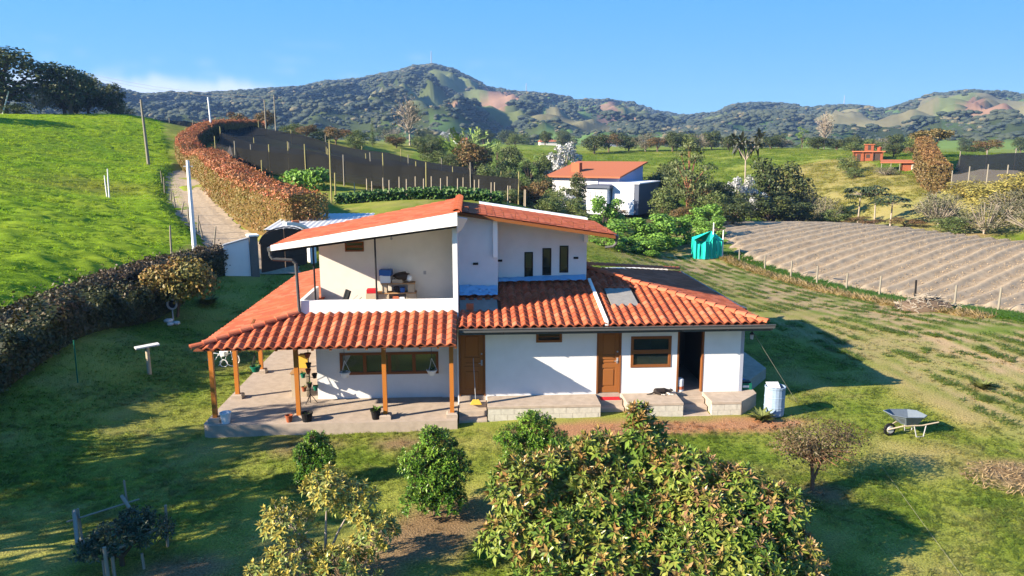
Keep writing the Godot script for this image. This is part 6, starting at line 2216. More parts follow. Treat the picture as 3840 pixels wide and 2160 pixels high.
func wood() -> void:
	# [kind, x, z, height, width] by stands of trees
	var stands := [
		["on the crest of the left hill", [["dark", -77.0, -78.0, 9.0, 9.0], ["dark", -62.8, -102.5, 8.2, 8.5], ["dark", -71.9, -100.6, 10.9, 16.8], ["dark", -77.7, -103.0, 10.1, 14.1], ["grey", -66.7, -101.2, 5.6, 4.7], ["dark", -66.2, -107.1, 5.7, 7.3], ["yellow", -64.3, -111.4, 7.6, 6.9], ["dark", -60.0, -110.1, 5.7, 6.6], ["yellow", -67.3, -113.3, 5.1, 6.1], ["bush", -69.0, -98.8, 1.8, 4.9], ["bush", -59.0, -111.6, 2.4, 4.4]]],
		["behind the netting on the ridge", [["rust", -41.5, -117.0, 4.4, 4.6], ["rust", -36.0, -115.0, 4.6, 4.8], ["rust", -27.7, -109.1, 2.6, 4.7], ["rust", -22.5, -107.1, 3.2, 4.7], ["bush", -19.2, -105.6, 2.3, 4.0], ["bush", -31, -113, 2.4, 5.0], ["bush", -46.0, -121, 2.0, 5.5], ["bush", -25, -111, 2.2, 6], ["cypress", -17.5, -115.9, 5.2, 1.7], ["bare", -12.9, -141.5, 11.5, 8.5], ["bush", -14.9, -126.3, 2.4, 5.4], ["bush", -10.2, -126.7, 2.5, 4.6], ["bush", -5.8, -116.9, 3.2, 4.4], ["rust", -13.5, -118, 2.2, 5], ["bush", -21, -122, 2.5, 6], ["bush", -2.5, -108, 2.2, 4]]],
		["between the netting and the white neighbour house", [["palm", -0.6, -105.0, 7.0, 7.0], ["rust", 0.1, -81.0, 6.2, 5.8], ["light", 3.7, -86.9, 6.4, 3.6], ["bush", -4.9, -94.9, 3.2, 4.6], ["bush", 5.4, -81.9, 4.8, 4.2], ["light", 7.4, -74.7, 5.2, 3.3], ["silver", 13.0, -84.2, 7.6, 5.8], ["bush", 10.8, -88.5, 5.6, 3.7], ["dark", -2.6, -88, 3.6, 4.2], ["bush", 2.0, -74.0, 3.4, 4.2], ["dark", 8.5, -84.0, 4.6, 4.4], ["light", 5.2, -70.0, 3.6, 2.8], ["bush", 16.5, -80, 4.2, 4.4], ["dark", 5.8, -92, 5.6, 5.2], ["dark", 12.6, -90, 5.0, 5.0], ["dark", 1.4, -97, 5.0, 5.6], ["dark", -6.5, -99, 4.2, 5.0], ["dark", 17.5, -86, 4.6, 5.0], ["gold", 10.2, -78, 3.0, 1.8]]],
		["in the thicket before the white neighbour house", [["bush", 5.2, -56.8, 3.3, 3.6], ["rust", 6.6, -52.7, 3.2, 3.4], ["bush", 8.3, -50.5, 3.0, 3.0], ["dark", 10.6, -52.3, 4.6, 2.4], ["silver", 9.4, -48.4, 2.3, 2.1], ["bush", 9.1, -44.4, 2.2, 3.4], ["vine", 11.6, -42.0, 3.2, 3.3], ["vine", 11.8, -35.8, 2.0, 4.0], ["vine", 14.2, -35.3, 2.9, 4.3], ["vine", 16.2, -37.2, 2.8, 3.6], ["vine", 10.0, -31.5, 1.5, 2.8], ["bush", 6.3, -38.7, 1.6, 3.1], ["bush", 4.2, -47.5, 1.8, 3.0], ["bush", 7.5, -46.5, 2.2, 2.8], ["dark", 4.0, -62.0, 3.6, 4.0], ["dark", 7.4, -58.5, 3.8, 4.2], ["dark", 1.6, -54.0, 2.2, 3.2], ["rust", 13.2, -47.0, 1.8, 2.6], ["bush", 3.0, -41, 1.2, 2.4], ["vine", 13.0, -32.0, 1.5, 2.8], ["bush", 8.6, -36.0, 1.6, 2.6]]],
		["right of the white neighbour house", [["tall", 23.4, -57.7, 8.6, 6.2], ["dark", 25.1, -73.8, 7.6, 3.8], ["bush", 19.7, -54.5, 3.8, 3.8], ["rust", 24.8, -57.2, 4.0, 3.9], ["bush", 24.8, -53.1, 3.6, 3.8], ["vine", 20.8, -41.6, 2.0, 3.0], ["cecropia", 34.5, -70.9, 11.6, 5.4], ["dark", 35.8, -65.2, 8.6, 7.4], ["silver", 31.1, -63.6, 6.0, 3.6], ["silver", 31.0, -59.4, 4.2, 3.2], ["dark", 27.0, -54.4, 3.4, 4.8], ["dark", 32.6, -58.6, 3.6, 6.4], ["grey", 40.1, -66.4, 6.3, 3.6], ["grey", 41.5, -63.6, 4.1, 3.8], ["dark", 36.6, -61.4, 3.0, 5.2], ["vine", 22.3, -48.0, 2.6, 3.6], ["rust", 20.6, -50, 2.0, 3.0], ["dark", 21.5, -66, 5.2, 4.4], ["dark", 28.0, -61.0, 5.0, 4.8], ["dark", 31.5, -70, 5.4, 5.0], ["dark", 38.8, -67.5, 5.2, 5.2], ["dark", 25.5, -49.5, 2.6, 4.2], ["bush", 40.5, -60.5, 2.2, 4.0], ["bush", 29.5, -66, 3.4, 4.0], ["dark", 22.0, -62, 3.2, 4.0]]],
		["at the far edge of the ploughed field", [["papaya", 45.1, -63.0, 5.2, 3.2], ["papaya", 46.3, -61.5, 4.6, 3.0], ["papaya", 45.0, -55.9, 3.4, 3.4], ["bush", 44.1, -64.5, 3.0, 2.0], ["rust", 41.0, -62.0, 1.2, 5.0], ["rust", 43.5, -58.6, 1.1, 5.0], ["rust", 45.8, -54.5, 1.0, 4.0], ["grey", 48.4, -52.9, 4.0, 5.0], ["grey", 49.0, -46.5, 3.4, 5.2], ["grey", 51.0, -42.0, 3.8, 5.6], ["grey", 54.0, -37.0, 3.6, 5.6], ["gold", 56.0, -60.1, 2.2, 5.6], ["gold", 55.0, -53.5, 3.2, 6.0], ["gold", 56.5, -46.9, 4.2, 6.0], ["grey", 50.5, -56.5, 2.6, 4.6], ["bush", 47.0, -48.0, 1.8, 4.6], ["gold", 57.5, -41.2, 3.4, 5.2], ["bush", 50.5, -38.0, 2.0, 4.2], ["grey", 53.5, -49.5, 3.4, 5.0], ["gold", 58.5, -55.0, 2.6, 5.0], ["bush", 56.0, -33.0, 2.2, 5.0]]],
		["round the brick house on the far slope", [["umbrella", 78.8, -104.7, 5.2, 9.0], ["bush", 86.5, -123.3, 3.8, 4.7], ["bush", 82.5, -131.3, 3.0, 4.9], ["bush", 81.7, -137.4, 2.4, 5.1], ["rust", 75.5, -101.5, 3.4, 5.0], ["bush", 63.0, -102.0, 3.3, 4.0], ["bush", 61.8, -97.0, 1.8, 3.2], ["dark", 76.5, -112.0, 2.6, 4.0], ["grey", 65.5, -94.5, 1.6, 4.0], ["dark", 92, -128, 2.6, 5.0], ["rust", 98, -118, 2.8, 6.5]]],
		["on the green flat at the far right", [["dark", 111.8, -142.8, 2.4, 6.2], ["dark", 190.8, -233.9, 6.0, 6.5], ["dark", 150, -270, 6.0, 7.0], ["bush", 170, -300, 5.0, 9.0], ["dark", 128, -290, 6.5, 8.0], ["dark", 215, -300, 6.0, 8.0], ["bush", 120, -240, 3.5, 7.0], ["grey", 240, -280, 5.0, 9.0]]],
		["in the row along the pasture crest", [["dark", 30.4, -164.6, 5.1, 7.3], ["rust", 35.0, -170.5, 4.8, 7.2], ["dark", 40.2, -170.9, 4.4, 6.4], ["grey", 44.1, -169.1, 5.1, 6.7], ["rust", 46.6, -166.4, 3.9, 6.7], ["dark", 49.9, -164.7, 5.2, 6.3], ["bush", 53.0, -163.6, 4.7, 6.9], ["grey", 56.3, -163.0, 4.6, 6.4], ["dark", 59.1, -162.8, 5.0, 5.5], ["dark", 62.6, -160.8, 3.7, 5.9], ["bush", 65.8, -161.7, 3.3, 5.6], ["grey", 68.8, -158.5, 3.1, 5.9], ["dark", 71.5, -156.7, 3.3, 6.5], ["grey", 75.2, -159.1, 2.7, 5.5], ["light", 79.3, -157.1, 5.4, 5.0], ["dark", 80.9, -152.1, 3.2, 6.3], ["bare", 85.1, -158.0, 10.2, 6.0], ["dark", 84.5, -150.4, 3.0, 6.2], ["dark", 88.0, -150.3, 3.5, 5.2], ["bush", 91.2, -153.4, 3.1, 6.6], ["grey", 93.4, -147.5, 3.4, 5.6], ["dark", 96.2, -146.6, 4.3, 5.3], ["bush", 100.3, -147.1, 3.4, 6.8]]],
		["in the valley below the mountain", [["dark", 5, -280, 7, 9], ["bush", 22, -300, 6, 10], ["dark", 40, -310, 8, 9], ["dark", -20, -300, 7, 10], ["grey", -35, -330, 7, 12], ["dark", 60, -290, 7, 9], ["bush", 14, -220, 4, 7], ["dark", 25, -235, 5, 6], ["bush", -12, -230, 3.5, 8], ["dark", 95, -330, 8, 12], ["dark", 75, -360, 8, 12], ["silver", -8, -260, 5, 7], ["bush", 50, -380, 8, 14], ["dark", -45, -390, 9, 14], ["dark", 20, -400, 9, 14], ["dark", 118, -390, 9, 14]]],
		["left of the frame beside the lawn", [["rust", -23.5, 10.5, 8.4, 5.2], ["yellow", -20.5, 15.0, 8.0, 4.6], ["rust", -13.8, 9.0, 5.4, 3.6], ["yellow", -15.6, 12.5, 6.4, 4.0], ["rust", -19, 6.5, 6.6, 4.4], ["rust", -12.6, 13.2, 4.6, 3.2]]],
	]
	var made := {}
	var ordinal := ["first", "second", "third", "fourth", "fifth", "sixth", "seventh", "eighth", "ninth", "tenth", "eleventh", "twelfth"]
	for s in stands:
		var by := {}
		for q in s[1]:
			if not by.has(q[0]):
				by[q[0]] = []
			by[q[0]].append(q)
		for kind in by:
			var list: Array = by[kind]
			list.sort_custom(func(a, e): return a[1] / (23.0 - a[2]) < e[1] / (23.0 - e[2]))
			for k in list.size():
				var q = list[k]
				if not made.has(kind):
					made[kind] = [prototype(kind), prototype(kind)]
				var label: String = LOOK[kind][0] + " " + s[0]
				if list.size() > 1:
					label = "%s %s, %s from left" % [LOOK[kind][0], s[0], ordinal[k]]
				var o := copy(made[kind][rng.randi() % 2], kind + "_" + LOOK[kind][1] if kind in ["dark", "bare", "silver", "rust", "tall"] else {"grey": "grey_shrub", "yellow": "yellow_tree", "bush": "green_bush", "cypress": "cypress", "palm": "bamboo_clump", "light": "light_tree", "vine": "climber_mound", "cecropia": "cecropia_tree", "papaya": "papaya_tree", "gold": "golden_shrub", "umbrella": "umbrella_tree"}[kind], label, LOOK[kind][1], "plants " + s[0])
				o.position = on(q[1], q[2], -0.05)
				o.rotation.y = rng.randf() * TAU
				o.scale = Vector3(q[4] * 1.12, q[3], q[4] * 1.12)
	for kind in made:
		for o in made[kind]:
			o.free()

func hedge(t: Node3D, line: Array, half: float, top: Callable, count: int, size: float, pal: Array, crest: Array) -> void:
	var pts := dense(line, 0.5)
	var core := MB.new()
	core.col = (pal[0] as Color) * 0.6  # solid inner box added against see-through, made darker than the leaves
	var leaves := MB.new()
	var n := pts.size()
	var side := []
	for k in n:
		var d: Vector2 = (pts[mini(k + 1, n - 1)] - pts[maxi(k - 1, 0)]).normalized()
		side.append(Vector2(-d.y, d.x))
	for k in n - 1:
		var q := []
		for e in [[k, -1.0], [k, 1.0], [k + 1, 1.0], [k + 1, -1.0]]:
			q.append(pts[e[0]] + side[e[0]] * half * 0.72 * e[1])
		var lo := []
		var hi := []
		for j in 4:
			lo.append(on(q[j].x, q[j].y, -0.2))
			hi.append(Vector3(q[j].x, top.call(pts[k if j < 2 else k + 1]) - size * 1.4, q[j].y))
		core.quad(lo[1], lo[2], hi[2], hi[1])
		core.quad(lo[3], lo[0], hi[0], hi[3])
		core.quad(hi[1], hi[2], hi[3], hi[0])
		core.quad(hi[0], hi[3], hi[2], hi[1])
		if k == 0:
			core.quad(lo[0], lo[1], hi[1], hi[0])
		if k == n - 2:
			core.quad(lo[2], lo[3], hi[3], hi[2])
	for k in count:
		var f := rng.randf() * (n - 1.001)
		var i := int(f)
		var p: Vector2 = (pts[i] as Vector2).lerp(pts[i + 1], f - i)
		var sd: Vector2 = side[i]
		var y1: float = top.call(p)
		var y0 := H(p.x, p.y)
		var pos: Vector3
		var m: Vector3
		var w := rng.randf()
		var lump := 1.0 + 0.16 * n_mid.get_noise_2d(p.x * 4.0, p.y * 4.0)
		if w < 0.42:
			var a := rng.randf_range(-1.0, 1.0)
			pos = Vector3(p.x + sd.x * half * a, y1 - 0.3 * half * a * a * a * a + rng.randf_range(-0.14, 0.10), p.y + sd.y * half * a)
			pos.y += 0.32 * n_small.get_noise_2d(pos.x * 1.4, pos.z * 1.4)
			if rng.randf() < 0.07:
				pos.y += rng.randf() * rng.randf() * 0.7
			m = Vector3(sd.x * a * 0.5, 1, sd.y * a * 0.5)
		elif w < 0.955:
			var sg := -1.0 if rng.randf() < 0.5 else 1.0
			var g := rng.randf()
			var out := half * lump * (1.0 - 0.14 * g * g) + rng.randf_range(-0.16, 0.1)
			pos = Vector3(p.x + sd.x * out * sg, lerpf(y0, y1, g), p.y + sd.y * out * sg)
			pos += Vector3(sd.x, 0, sd.y) * sg * 0.38 * n_small.get_noise_3d(pos.x, pos.y * 1.5, pos.z)
			m = Vector3(sd.x * sg, 0.35, sd.y * sg)
		else:
			var first := rng.randf() < 0.5
			var e: Vector2 = pts[0] if first else pts[n - 1]
			var d: Vector2 = (pts[0] - pts[1] if first else pts[n - 1] - pts[n - 2]).normalized()
			var a := rng.randf_range(-1.0, 1.0)
			pos = Vector3(e.x + side[i].x * half * a, lerpf(H(e.x, e.y), top.call(e), rng.randf()), e.y + side[i].y * half * a) + Vector3(d.x, 0, d.y) * (0.95 * (1.0 - a * a) * half / 1.5 + rng.randf_range(-0.15, 0.15))
			m = Vector3(d.x, 0.3, d.y)
		m = (m.normalized() * 0.8 + rand_dir() * 0.75).normalized()
		var x := m.cross(rand_dir()).normalized()
		var s := size * rng.randf_range(0.6, 1.3)
		leaves.col = pick(crest if (w < 0.42 or pos.y > y1 - 0.35) else pal, pos, 2.0)
		leaves.card(pos, x * s, m.cross(x) * s * 0.6, m)
	put(t, "solid_core", core, M.leaf)
	put(t, "foliage", leaves, M.leaf, "stuff")

func broadleaf(called: String, label: String, category: String, at: Vector3, lobes: Array, shoots: int, per: int, l: float, pal: Array, tip: Array, single_leaves: int, droop := 0.35, bark := "bark") -> Node3D:
	# a small tree of whorled leaves at the shoot tips; the largest in view are leaves of their own
	var t := thing(called, label, category, at)
	var tr := MB.new()
	limbs(tr, 0.45 if lobes[0][0].y > 0.8 else 0.2, 1.0, 0.06, lobes)
	var list := []
	var sum := 0.0
	var vol := []
	for q in lobes:
		sum += pow(q[1].x * q[1].y * q[1].z, 0.67)
		vol.append(sum)
	for k in shoots:
		var w := rng.randf() * sum
		var s := 0
		while vol[s] < w:
			s += 1
		var d := rand_dir()
		if d.y < -0.2:
			d.y = -d.y
		var u := pow(rng.randf(), 0.22)
		var p: Vector3 = lobes[s][0] + d * lobes[s][1] * u
		var axis := (d + Vector3(0, 0.75, 0) + rand_dir() * 0.3).normalized()
		tr.tube(p - axis * l * 1.5, p, 0.008, 0.005, 4, false)
		var fresh: bool = rng.randf() < tip[0] * (0.4 + p.y * 0.5)
		var x := axis.cross(rand_dir()).normalized()
		var y := axis.cross(x)
		for j in per:
			var a := j * 2.39996
			var rise := float(j) / per
			var dir := (x * cos(a) + y * sin(a)) * (1.0 - 0.65 * rise) + axis * (rise * 1.1 + 0.12) - Vector3(0, droop * (1.0 - rise), 0)
			dir = dir.normalized()
			var up := (axis - dir * axis.dot(dir))
			up = (up.normalized() if up.length() > 0.05 else Vector3.UP)
			var c: Color
			if fresh and rise > 0.3:
				c = (tip[1] as Color).lerp(tip[2], rng.randf()) * rng.randf_range(0.8, 1.2)
			else:
				c = pick(pal, p, 3.0)
			list.append([p + axis * (rise * l * 0.35), dir, up, l * rng.randf_range(0.65, 1.1) * (1.0 - 0.4 * rise), c])
	put(t, "trunk", tr, M[bark])
	var eye := Vector3(0, 8.4, 23.0) - at
	list.sort_custom(func(a, e): return (a[0] as Vector3).distance_squared_to(eye) - a[3] * 10.0 < (e[0] as Vector3).distance_squared_to(eye) - e[3] * 10.0)
	var variants := {}
	var rest := MB.new()
	for k in list.size():
		var q = list[k]
		if k < single_leaves:
			var key := "%d_%d_%d" % [int(q[4].r * 30.0), int(q[4].g * 30.0), int(q[4].b * 60.0)]
			if not variants.has(key):
				var b := MB.new()
				b.col = q[4]
				b.leaf(Vector3.ZERO, Vector3(0, 0, 1), Vector3.UP, 1.0, 0.36)
				variants[key] = b.mesh()
			var o := put(t, "leaf", variants[key], M.leaf_gloss)
			var up: Vector3 = q[2]
			var dir: Vector3 = q[1]
			o.transform = Transform3D(Basis(up.cross(dir), up, dir).scaled_local(Vector3.ONE * q[3]), q[0])
		else:
			rest.col = q[4]
			rest.leaf(q[0], q[1], q[2], q[3], q[3] * 0.36)
	put(t, "foliage", rest, M.leaf_gloss, "stuff")
	return t

func plants() -> void:
	# hedges
	var t := thing("dark_hedge", "tall dark clipped hedge between the lawn and the pasture", "hedge")
	hedge(t, HEDGE, 0.9, func(p): return lerpf(2.35, 3.35, clampf((0.0 - p.y) / 17.0, 0.0, 1.0)) - clampf(p.y - 4.0, 0.0, 10.0) * 0.02, 52000, 0.060, [Color(0.024, 0.034, 0.014), Color(0.044, 0.052, 0.020), Color(0.055, 0.048, 0.024)], [Color(0.036, 0.042, 0.018), Color(0.062, 0.050, 0.028), Color(0.088, 0.058, 0.038)])
	t = thing("shrub_border", "low dark shrub border along the foot of the dark hedge", "shrubs")
	hedge(t, [Vector2(-15.6, 9), Vector2(-15.3, 3), Vector2(-15.1, -2), Vector2(-14.8, -8), Vector2(-14.3, -12)], 0.85, func(p): return H(p.x, p.y) + 1.15 + 0.55 * n_mid.get_noise_2d(p.x * 3.0, p.y * 3.0), 24000, 0.065, [Color(0.022, 0.034, 0.013), Color(0.045, 0.056, 0.020), Color(0.060, 0.046, 0.024)], [Color(0.030, 0.042, 0.016), Color(0.058, 0.066, 0.022), Color(0.085, 0.050, 0.028)])
	t = thing("red_hedge", "long red-orange leaved hedge curving along the dirt lane", "hedge")
	hedge(t, RED, 1.4, func(p): return H(p.x, p.y) + 2.9 - 0.5 * clampf((-60.0 - p.y) / 30.0, 0.0, 1.0), 90000, 0.075, [Color(0.21, 0.135, 0.038), Color(0.145, 0.130, 0.030), Color(0.26, 0.105, 0.042)], [Color(0.36, 0.095, 0.045), Color(0.26, 0.125, 0.045), Color(0.40, 0.12, 0.06)])
	t = thing("orange_hedge", "rusty brown tall hedge running down the far slope at the right", "hedge")
	hedge(t, [Vector2(73.0, -97.5), Vector2(68.0, -88.0), Vector2(63.5, -79.0), Vector2(60.0, -71.5)], 1.25, func(p): return H(p.x, p.y) + 3.9 + clampf((-78.0 - p.y) / 16.0, -0.8, 1.0) * 1.0, 16000, 0.15, [Color(0.130, 0.080, 0.026), Color(0.105, 0.085, 0.026), Color(0.160, 0.085, 0.030)], [Color(0.200, 0.100, 0.035), Color(0.150, 0.110, 0.035)])
	wood()
	# the small orange-leaved tree before the dark hedge
	t = thing("orange_tree", "small round tree with orange and olive leaves before the dark hedge", "tree", on(-13.3, -11.0))
	var b := MB.new()
	b.path([Vector3(0, -0.1, 0), Vector3(0.1, 0.5, 0), Vector3(0.45, 1.3, 0)], 0.07, 0.05, 7)
	b.path([Vector3(0.08, 0.4, 0), Vector3(-0.1, 1.0, 0.05), Vector3(-0.3, 1.6, 0)], 0.05, 0.03, 6)
	put(t, "trunk", b, M.bark)
	b = MB.new()
	crown(b, [[Vector3(0.5, 1.9, 0), Vector3(1.3, 0.85, 1.1)], [Vector3(-0.5, 1.75, 0.2), Vector3(0.9, 0.7, 0.9)], [Vector3(1.2, 1.5, 0.1), Vector3(0.8, 0.7, 0.8)], [Vector3(0.3, 1.3, 0.5), Vector3(0.9, 0.6, 0.7)]], 3600, 0.085, [Color(0.075, 0.095, 0.024), Color(0.165, 0.135, 0.030), Color(0.230, 0.120, 0.035)], 2.0)
	put(t, "crown", b, M.leaf)
	# avocado and citrus trees in front
	var av := [Color(0.060, 0.125, 0.022), Color(0.125, 0.190, 0.032), Color(0.22, 0.225, 0.05)]
	broadleaf("avocado_tree", "big spreading avocado tree in the foreground, left and largest part with a tall central shoot", "avocado tree", on(2.5, 8.6),
		[[Vector3(0.3, 1.25, 0.1), Vector3(0.97, 0.68, 0.91)], [Vector3(-0.7, 1.75, -0.3), Vector3(0.68, 0.48, 0.68)], [Vector3(-1.55, 1.45, 0.1), Vector3(0.68, 0.68, 0.68)], [Vector3(-1.75, 0.75, 0.6), Vector3(0.68, 0.57, 0.68)], [Vector3(-0.9, 0.95, 0.9), Vector3(0.63, 0.51, 0.63)], [Vector3(0.0, 0.6, 1.3), Vector3(0.85, 0.48, 0.68)], [Vector3(1.0, 0.75, 0.9), Vector3(0.68, 0.51, 0.68)],
		[Vector3(0.15, 2.0, -0.5), Vector3(0.57, 0.48, 0.57)], [Vector3(0.95, 2.1, -0.5), Vector3(0.48, 0.71, 0.48)], [Vector3(1.45, 1.75, -0.2), Vector3(0.57, 0.55, 0.57)], [Vector3(0.98, 2.7, -0.6), Vector3(0.23, 0.41, 0.23)], [Vector3(-1.2, 0.35, 1.5), Vector3(0.68, 0.46, 0.57)], [Vector3(1.3, 1.2, 0.35), Vector3(0.57, 0.46, 0.57)], [Vector3(0.0, 0.9, 0.4), Vector3(1.3, 0.7, 0.9)], [Vector3(1.35, 2.2, -0.75), Vector3(0.28, 0.46, 0.28)]],
		1350, 12, 0.235, av, [0.30, Color(0.24, 0.125, 0.045), Color(0.25, 0.20, 0.065)], 290)
	broadleaf("avocado_tree", "avocado tree at the right of the foreground pair, with paler pink new leaves", "avocado tree", on(4.75, 9.3),
		[[Vector3(-0.2, 1.3, 0), Vector3(0.68, 0.57, 0.68)], [Vector3(-0.4, 1.9, -0.5), Vector3(0.57, 0.48, 0.57)], [Vector3(0.55, 1.6, -0.2), Vector3(0.57, 0.48, 0.57)], [Vector3(1.15, 1.25, 0.2), Vector3(0.63, 0.57, 0.63)], [Vector3(0.3, 0.75, 1.1), Vector3(0.80, 0.51, 0.68)], [Vector3(-0.8, 0.75, 0.9), Vector3(0.63, 0.48, 0.63)], [Vector3(1.35, 0.6, 0.7), Vector3(0.57, 0.46, 0.57)], [Vector3(0.2, 0.9, 0.4), Vector3(1.1, 0.7, 0.8)], [Vector3(0.9, 0.35, 1.5), Vector3(0.68, 0.40, 0.57)]],
		950, 12, 0.235, av, [0.30, Color(0.27, 0.15, 0.085), Color(0.24, 0.19, 0.06)], 290)
	broadleaf("young_avocado_tree", "young yellow-tipped avocado tree with open branches in the foreground left of centre", "avocado tree", on(-2.95, 9.2),
		[[Vector3(0.05, 1.75, -0.3), Vector3(0.47, 0.47, 0.47)], [Vector3(-0.75, 1.15, -0.1), Vector3(0.56, 0.50, 0.56)], [Vector3(0.6, 1.45, -0.3), Vector3(0.45, 0.50, 0.45)], [Vector3(1.0, 0.95, 0.1), Vector3(0.45, 0.56, 0.45)], [Vector3(-0.5, 0.65, 0.4), Vector3(0.62, 0.45, 0.56)], [Vector3(0.45, 0.5, 0.5), Vector3(0.67, 0.50, 0.56)], [Vector3(-0.9, 0.45, 0.7), Vector3(0.50, 0.45, 0.45)]],
		460, 13, 0.17, [Color(0.08, 0.14, 0.035), Color(0.17, 0.22, 0.06), Color(0.26, 0.26, 0.08)], [0.9, Color(0.38, 0.30, 0.06), Color(0.31, 0.29, 0.07)], 290, 0.35, "pale_bark")
	var ci := [Color(0.024, 0.070, 0.010), Color(0.055, 0.130, 0.014), Color(0.15, 0.26, 0.03)]
	for q in [["dense dark green citrus bush before the veranda's right half", -0.92, 6.6, 0.80, 2.15, 200], ["small dark citrus bush before the veranda's second post", -3.98, 4.9, 0.52, 1.45, 110], ["citrus bush behind the avocado tree, before the kitchen platform", 1.45, 5.0, 0.95, 1.85, 170]]:
		broadleaf("citrus_bush", q[0], "citrus bush", on(q[1], q[2]), [[Vector3(0, q[4] * 0.36, 0), Vector3(q[3] * 0.85, q[4] * 0.34, q[3] * 0.85)], [Vector3(0.15 * q[3], q[4] * 0.70, -0.05), Vector3(q[3] * 0.55, q[4] * 0.28, q[3] * 0.55)], [Vector3(-q[3] * 0.5, q[4] * 0.58, 0.1), Vector3(q[3] * 0.5, q[4] * 0.24, q[3] * 0.5)], [Vector3(q[3] * 0.55, q[4] * 0.5, 0.15), Vector3(q[3] * 0.5, q[4] * 0.28, q[3] * 0.5)], [Vector3(-q[3] * 0.45, q[4] * 0.2, 0.4 * q[3]), Vector3(q[3] * 0.55, q[4] * 0.2, q[3] * 0.5)], [Vector3(q[3] * 0.4, q[4] * 0.2, 0.4 * q[3]), Vector3(q[3] * 0.55, q[4] * 0.2, q[3] * 0.5)], [Vector3(-0.1 * q[3], q[4] * 0.88, 0.1), Vector3(q[3] * 0.3, q[4] * 0.14, q[3] * 0.3)]],
			q[5] * 6, 10, 0.115, ci, [0.32, Color(0.14, 0.23, 0.03), Color(0.19, 0.27, 0.045)], 0, 0.25)
	t = thing("brown_tree", "small thin-leaved brownish tree on the lawn beside the barrel", "tree", on(8.37, 5.9))
	b = MB.new()
	b.path([Vector3(0, -0.1, 0), Vector3(-0.03, 0.4, 0), Vector3(-0.1, 0.85, 0)], 0.055, 0.04, 7)
	b.path([Vector3(0, 0.25, 0), Vector3(0.12, 0.7, 0.04), Vector3(0.25, 1.0, 0)], 0.035, 0.02, 6)
	for k in 60:
		var d := rand_dir()
		d.y = absf(d.y) * 0.6 + 0.15
		var e := Vector3(-0.1, 0.85, 0) + d * Vector3(1.15, 0.75, 1.1) * rng.randf_range(0.6, 1.0)
		b.path([Vector3(-0.06, 0.7, 0), Vector3(-0.08, 0.9, 0).lerp(e, 0.5) + Vector3(0, 0.08, 0), e], 0.014, 0.004, 4)
	put(t, "trunk", b, M.red_bark)
	b = MB.new()
	crown(b, [[Vector3(-0.05, 1.3, 0), Vector3(1.1, 0.55, 1.0)], [Vector3(-0.6, 1.2, 0.1), Vector3(0.6, 0.45, 0.6)], [Vector3(0.6, 1.35, 0), Vector3(0.7, 0.4, 0.7)], [Vector3(0, 1.0, 0.2), Vector3(0.6, 0.4, 0.6)]], 5200, 0.036, [Color(0.085, 0.050, 0.035), Color(0.080, 0.062, 0.030), Color(0.150, 0.115, 0.055)], 2.5, 0.4, 0.5)
	put(t, "crown", b, M.leaf)
	broadleaf("young_tree", "low dark grey-green young tree inside the stick fence", "tree", on(-7.25, 8.35), [[Vector3(0, 0.6, 0), Vector3(0.62, 0.34, 0.55)], [Vector3(0.5, 0.62, -0.2), Vector3(0.5, 0.3, 0.5)], [Vector3(-0.4, 0.45, 0.25), Vector3(0.42, 0.28, 0.4)], [Vector3(0.2, 0.85, -0.35), Vector3(0.4, 0.2, 0.35)]], 380, 9, 0.13, [Color(0.035, 0.055, 0.030), Color(0.060, 0.085, 0.045)], [0.0, Color.WHITE, Color.WHITE], 0)
	# low plants in the bed beside the house and at the platform
	for q in [["yellowing plant beside the hedge in the shaded bed", -12.6, -13.0, 0.7], ["dark spiky plant on the shaded lawn behind the veranda", -9.5, -13.5, 0.6], ["small leafy shrub between the barrel and the platform", 8.75, 1.45, 0.55], ["pale weed clump at the right edge of the lawn", 17.0, -0.4, 0.5]]:
		t = thing("leafy_plant", q[0], "plant", on(q[1], q[2]))
		b = MB.new()
		sprig(b, Vector3.ZERO, 70, q[3], Color(0.10, 0.12, 0.035), 0.7)
		put(t, "leaves", b, M.leaf)

func tuft() -> ArrayMesh:
	var b := MB.new()
	for k in 7:
		var w := k * 0.9 + 0.3
		var o := Vector3(cos(w * 2.7), 0, sin(w * 2.7)) * 0.32
		var s := Vector3(-sin(w), 0, cos(w)) * 0.09
		var tip := o + Vector3(cos(w) * 0.85, 0.50 + 0.2 * sin(k * 2.0), sin(w) * 0.85)
		var i := b.v.size()
		b.v.append(o - s)
		b.v.append(o + s)
		b.v.append(tip)
		var m := Vector3(cos(w) * 0.3, 1.0, sin(w) * 0.3).normalized()
		for j in 3:
			b.n.append(m)
			b.c.append(Color.WHITE)
		b.i.append_array(PackedInt32Array([i, i + 2, i + 1]))
	return b.mesh()

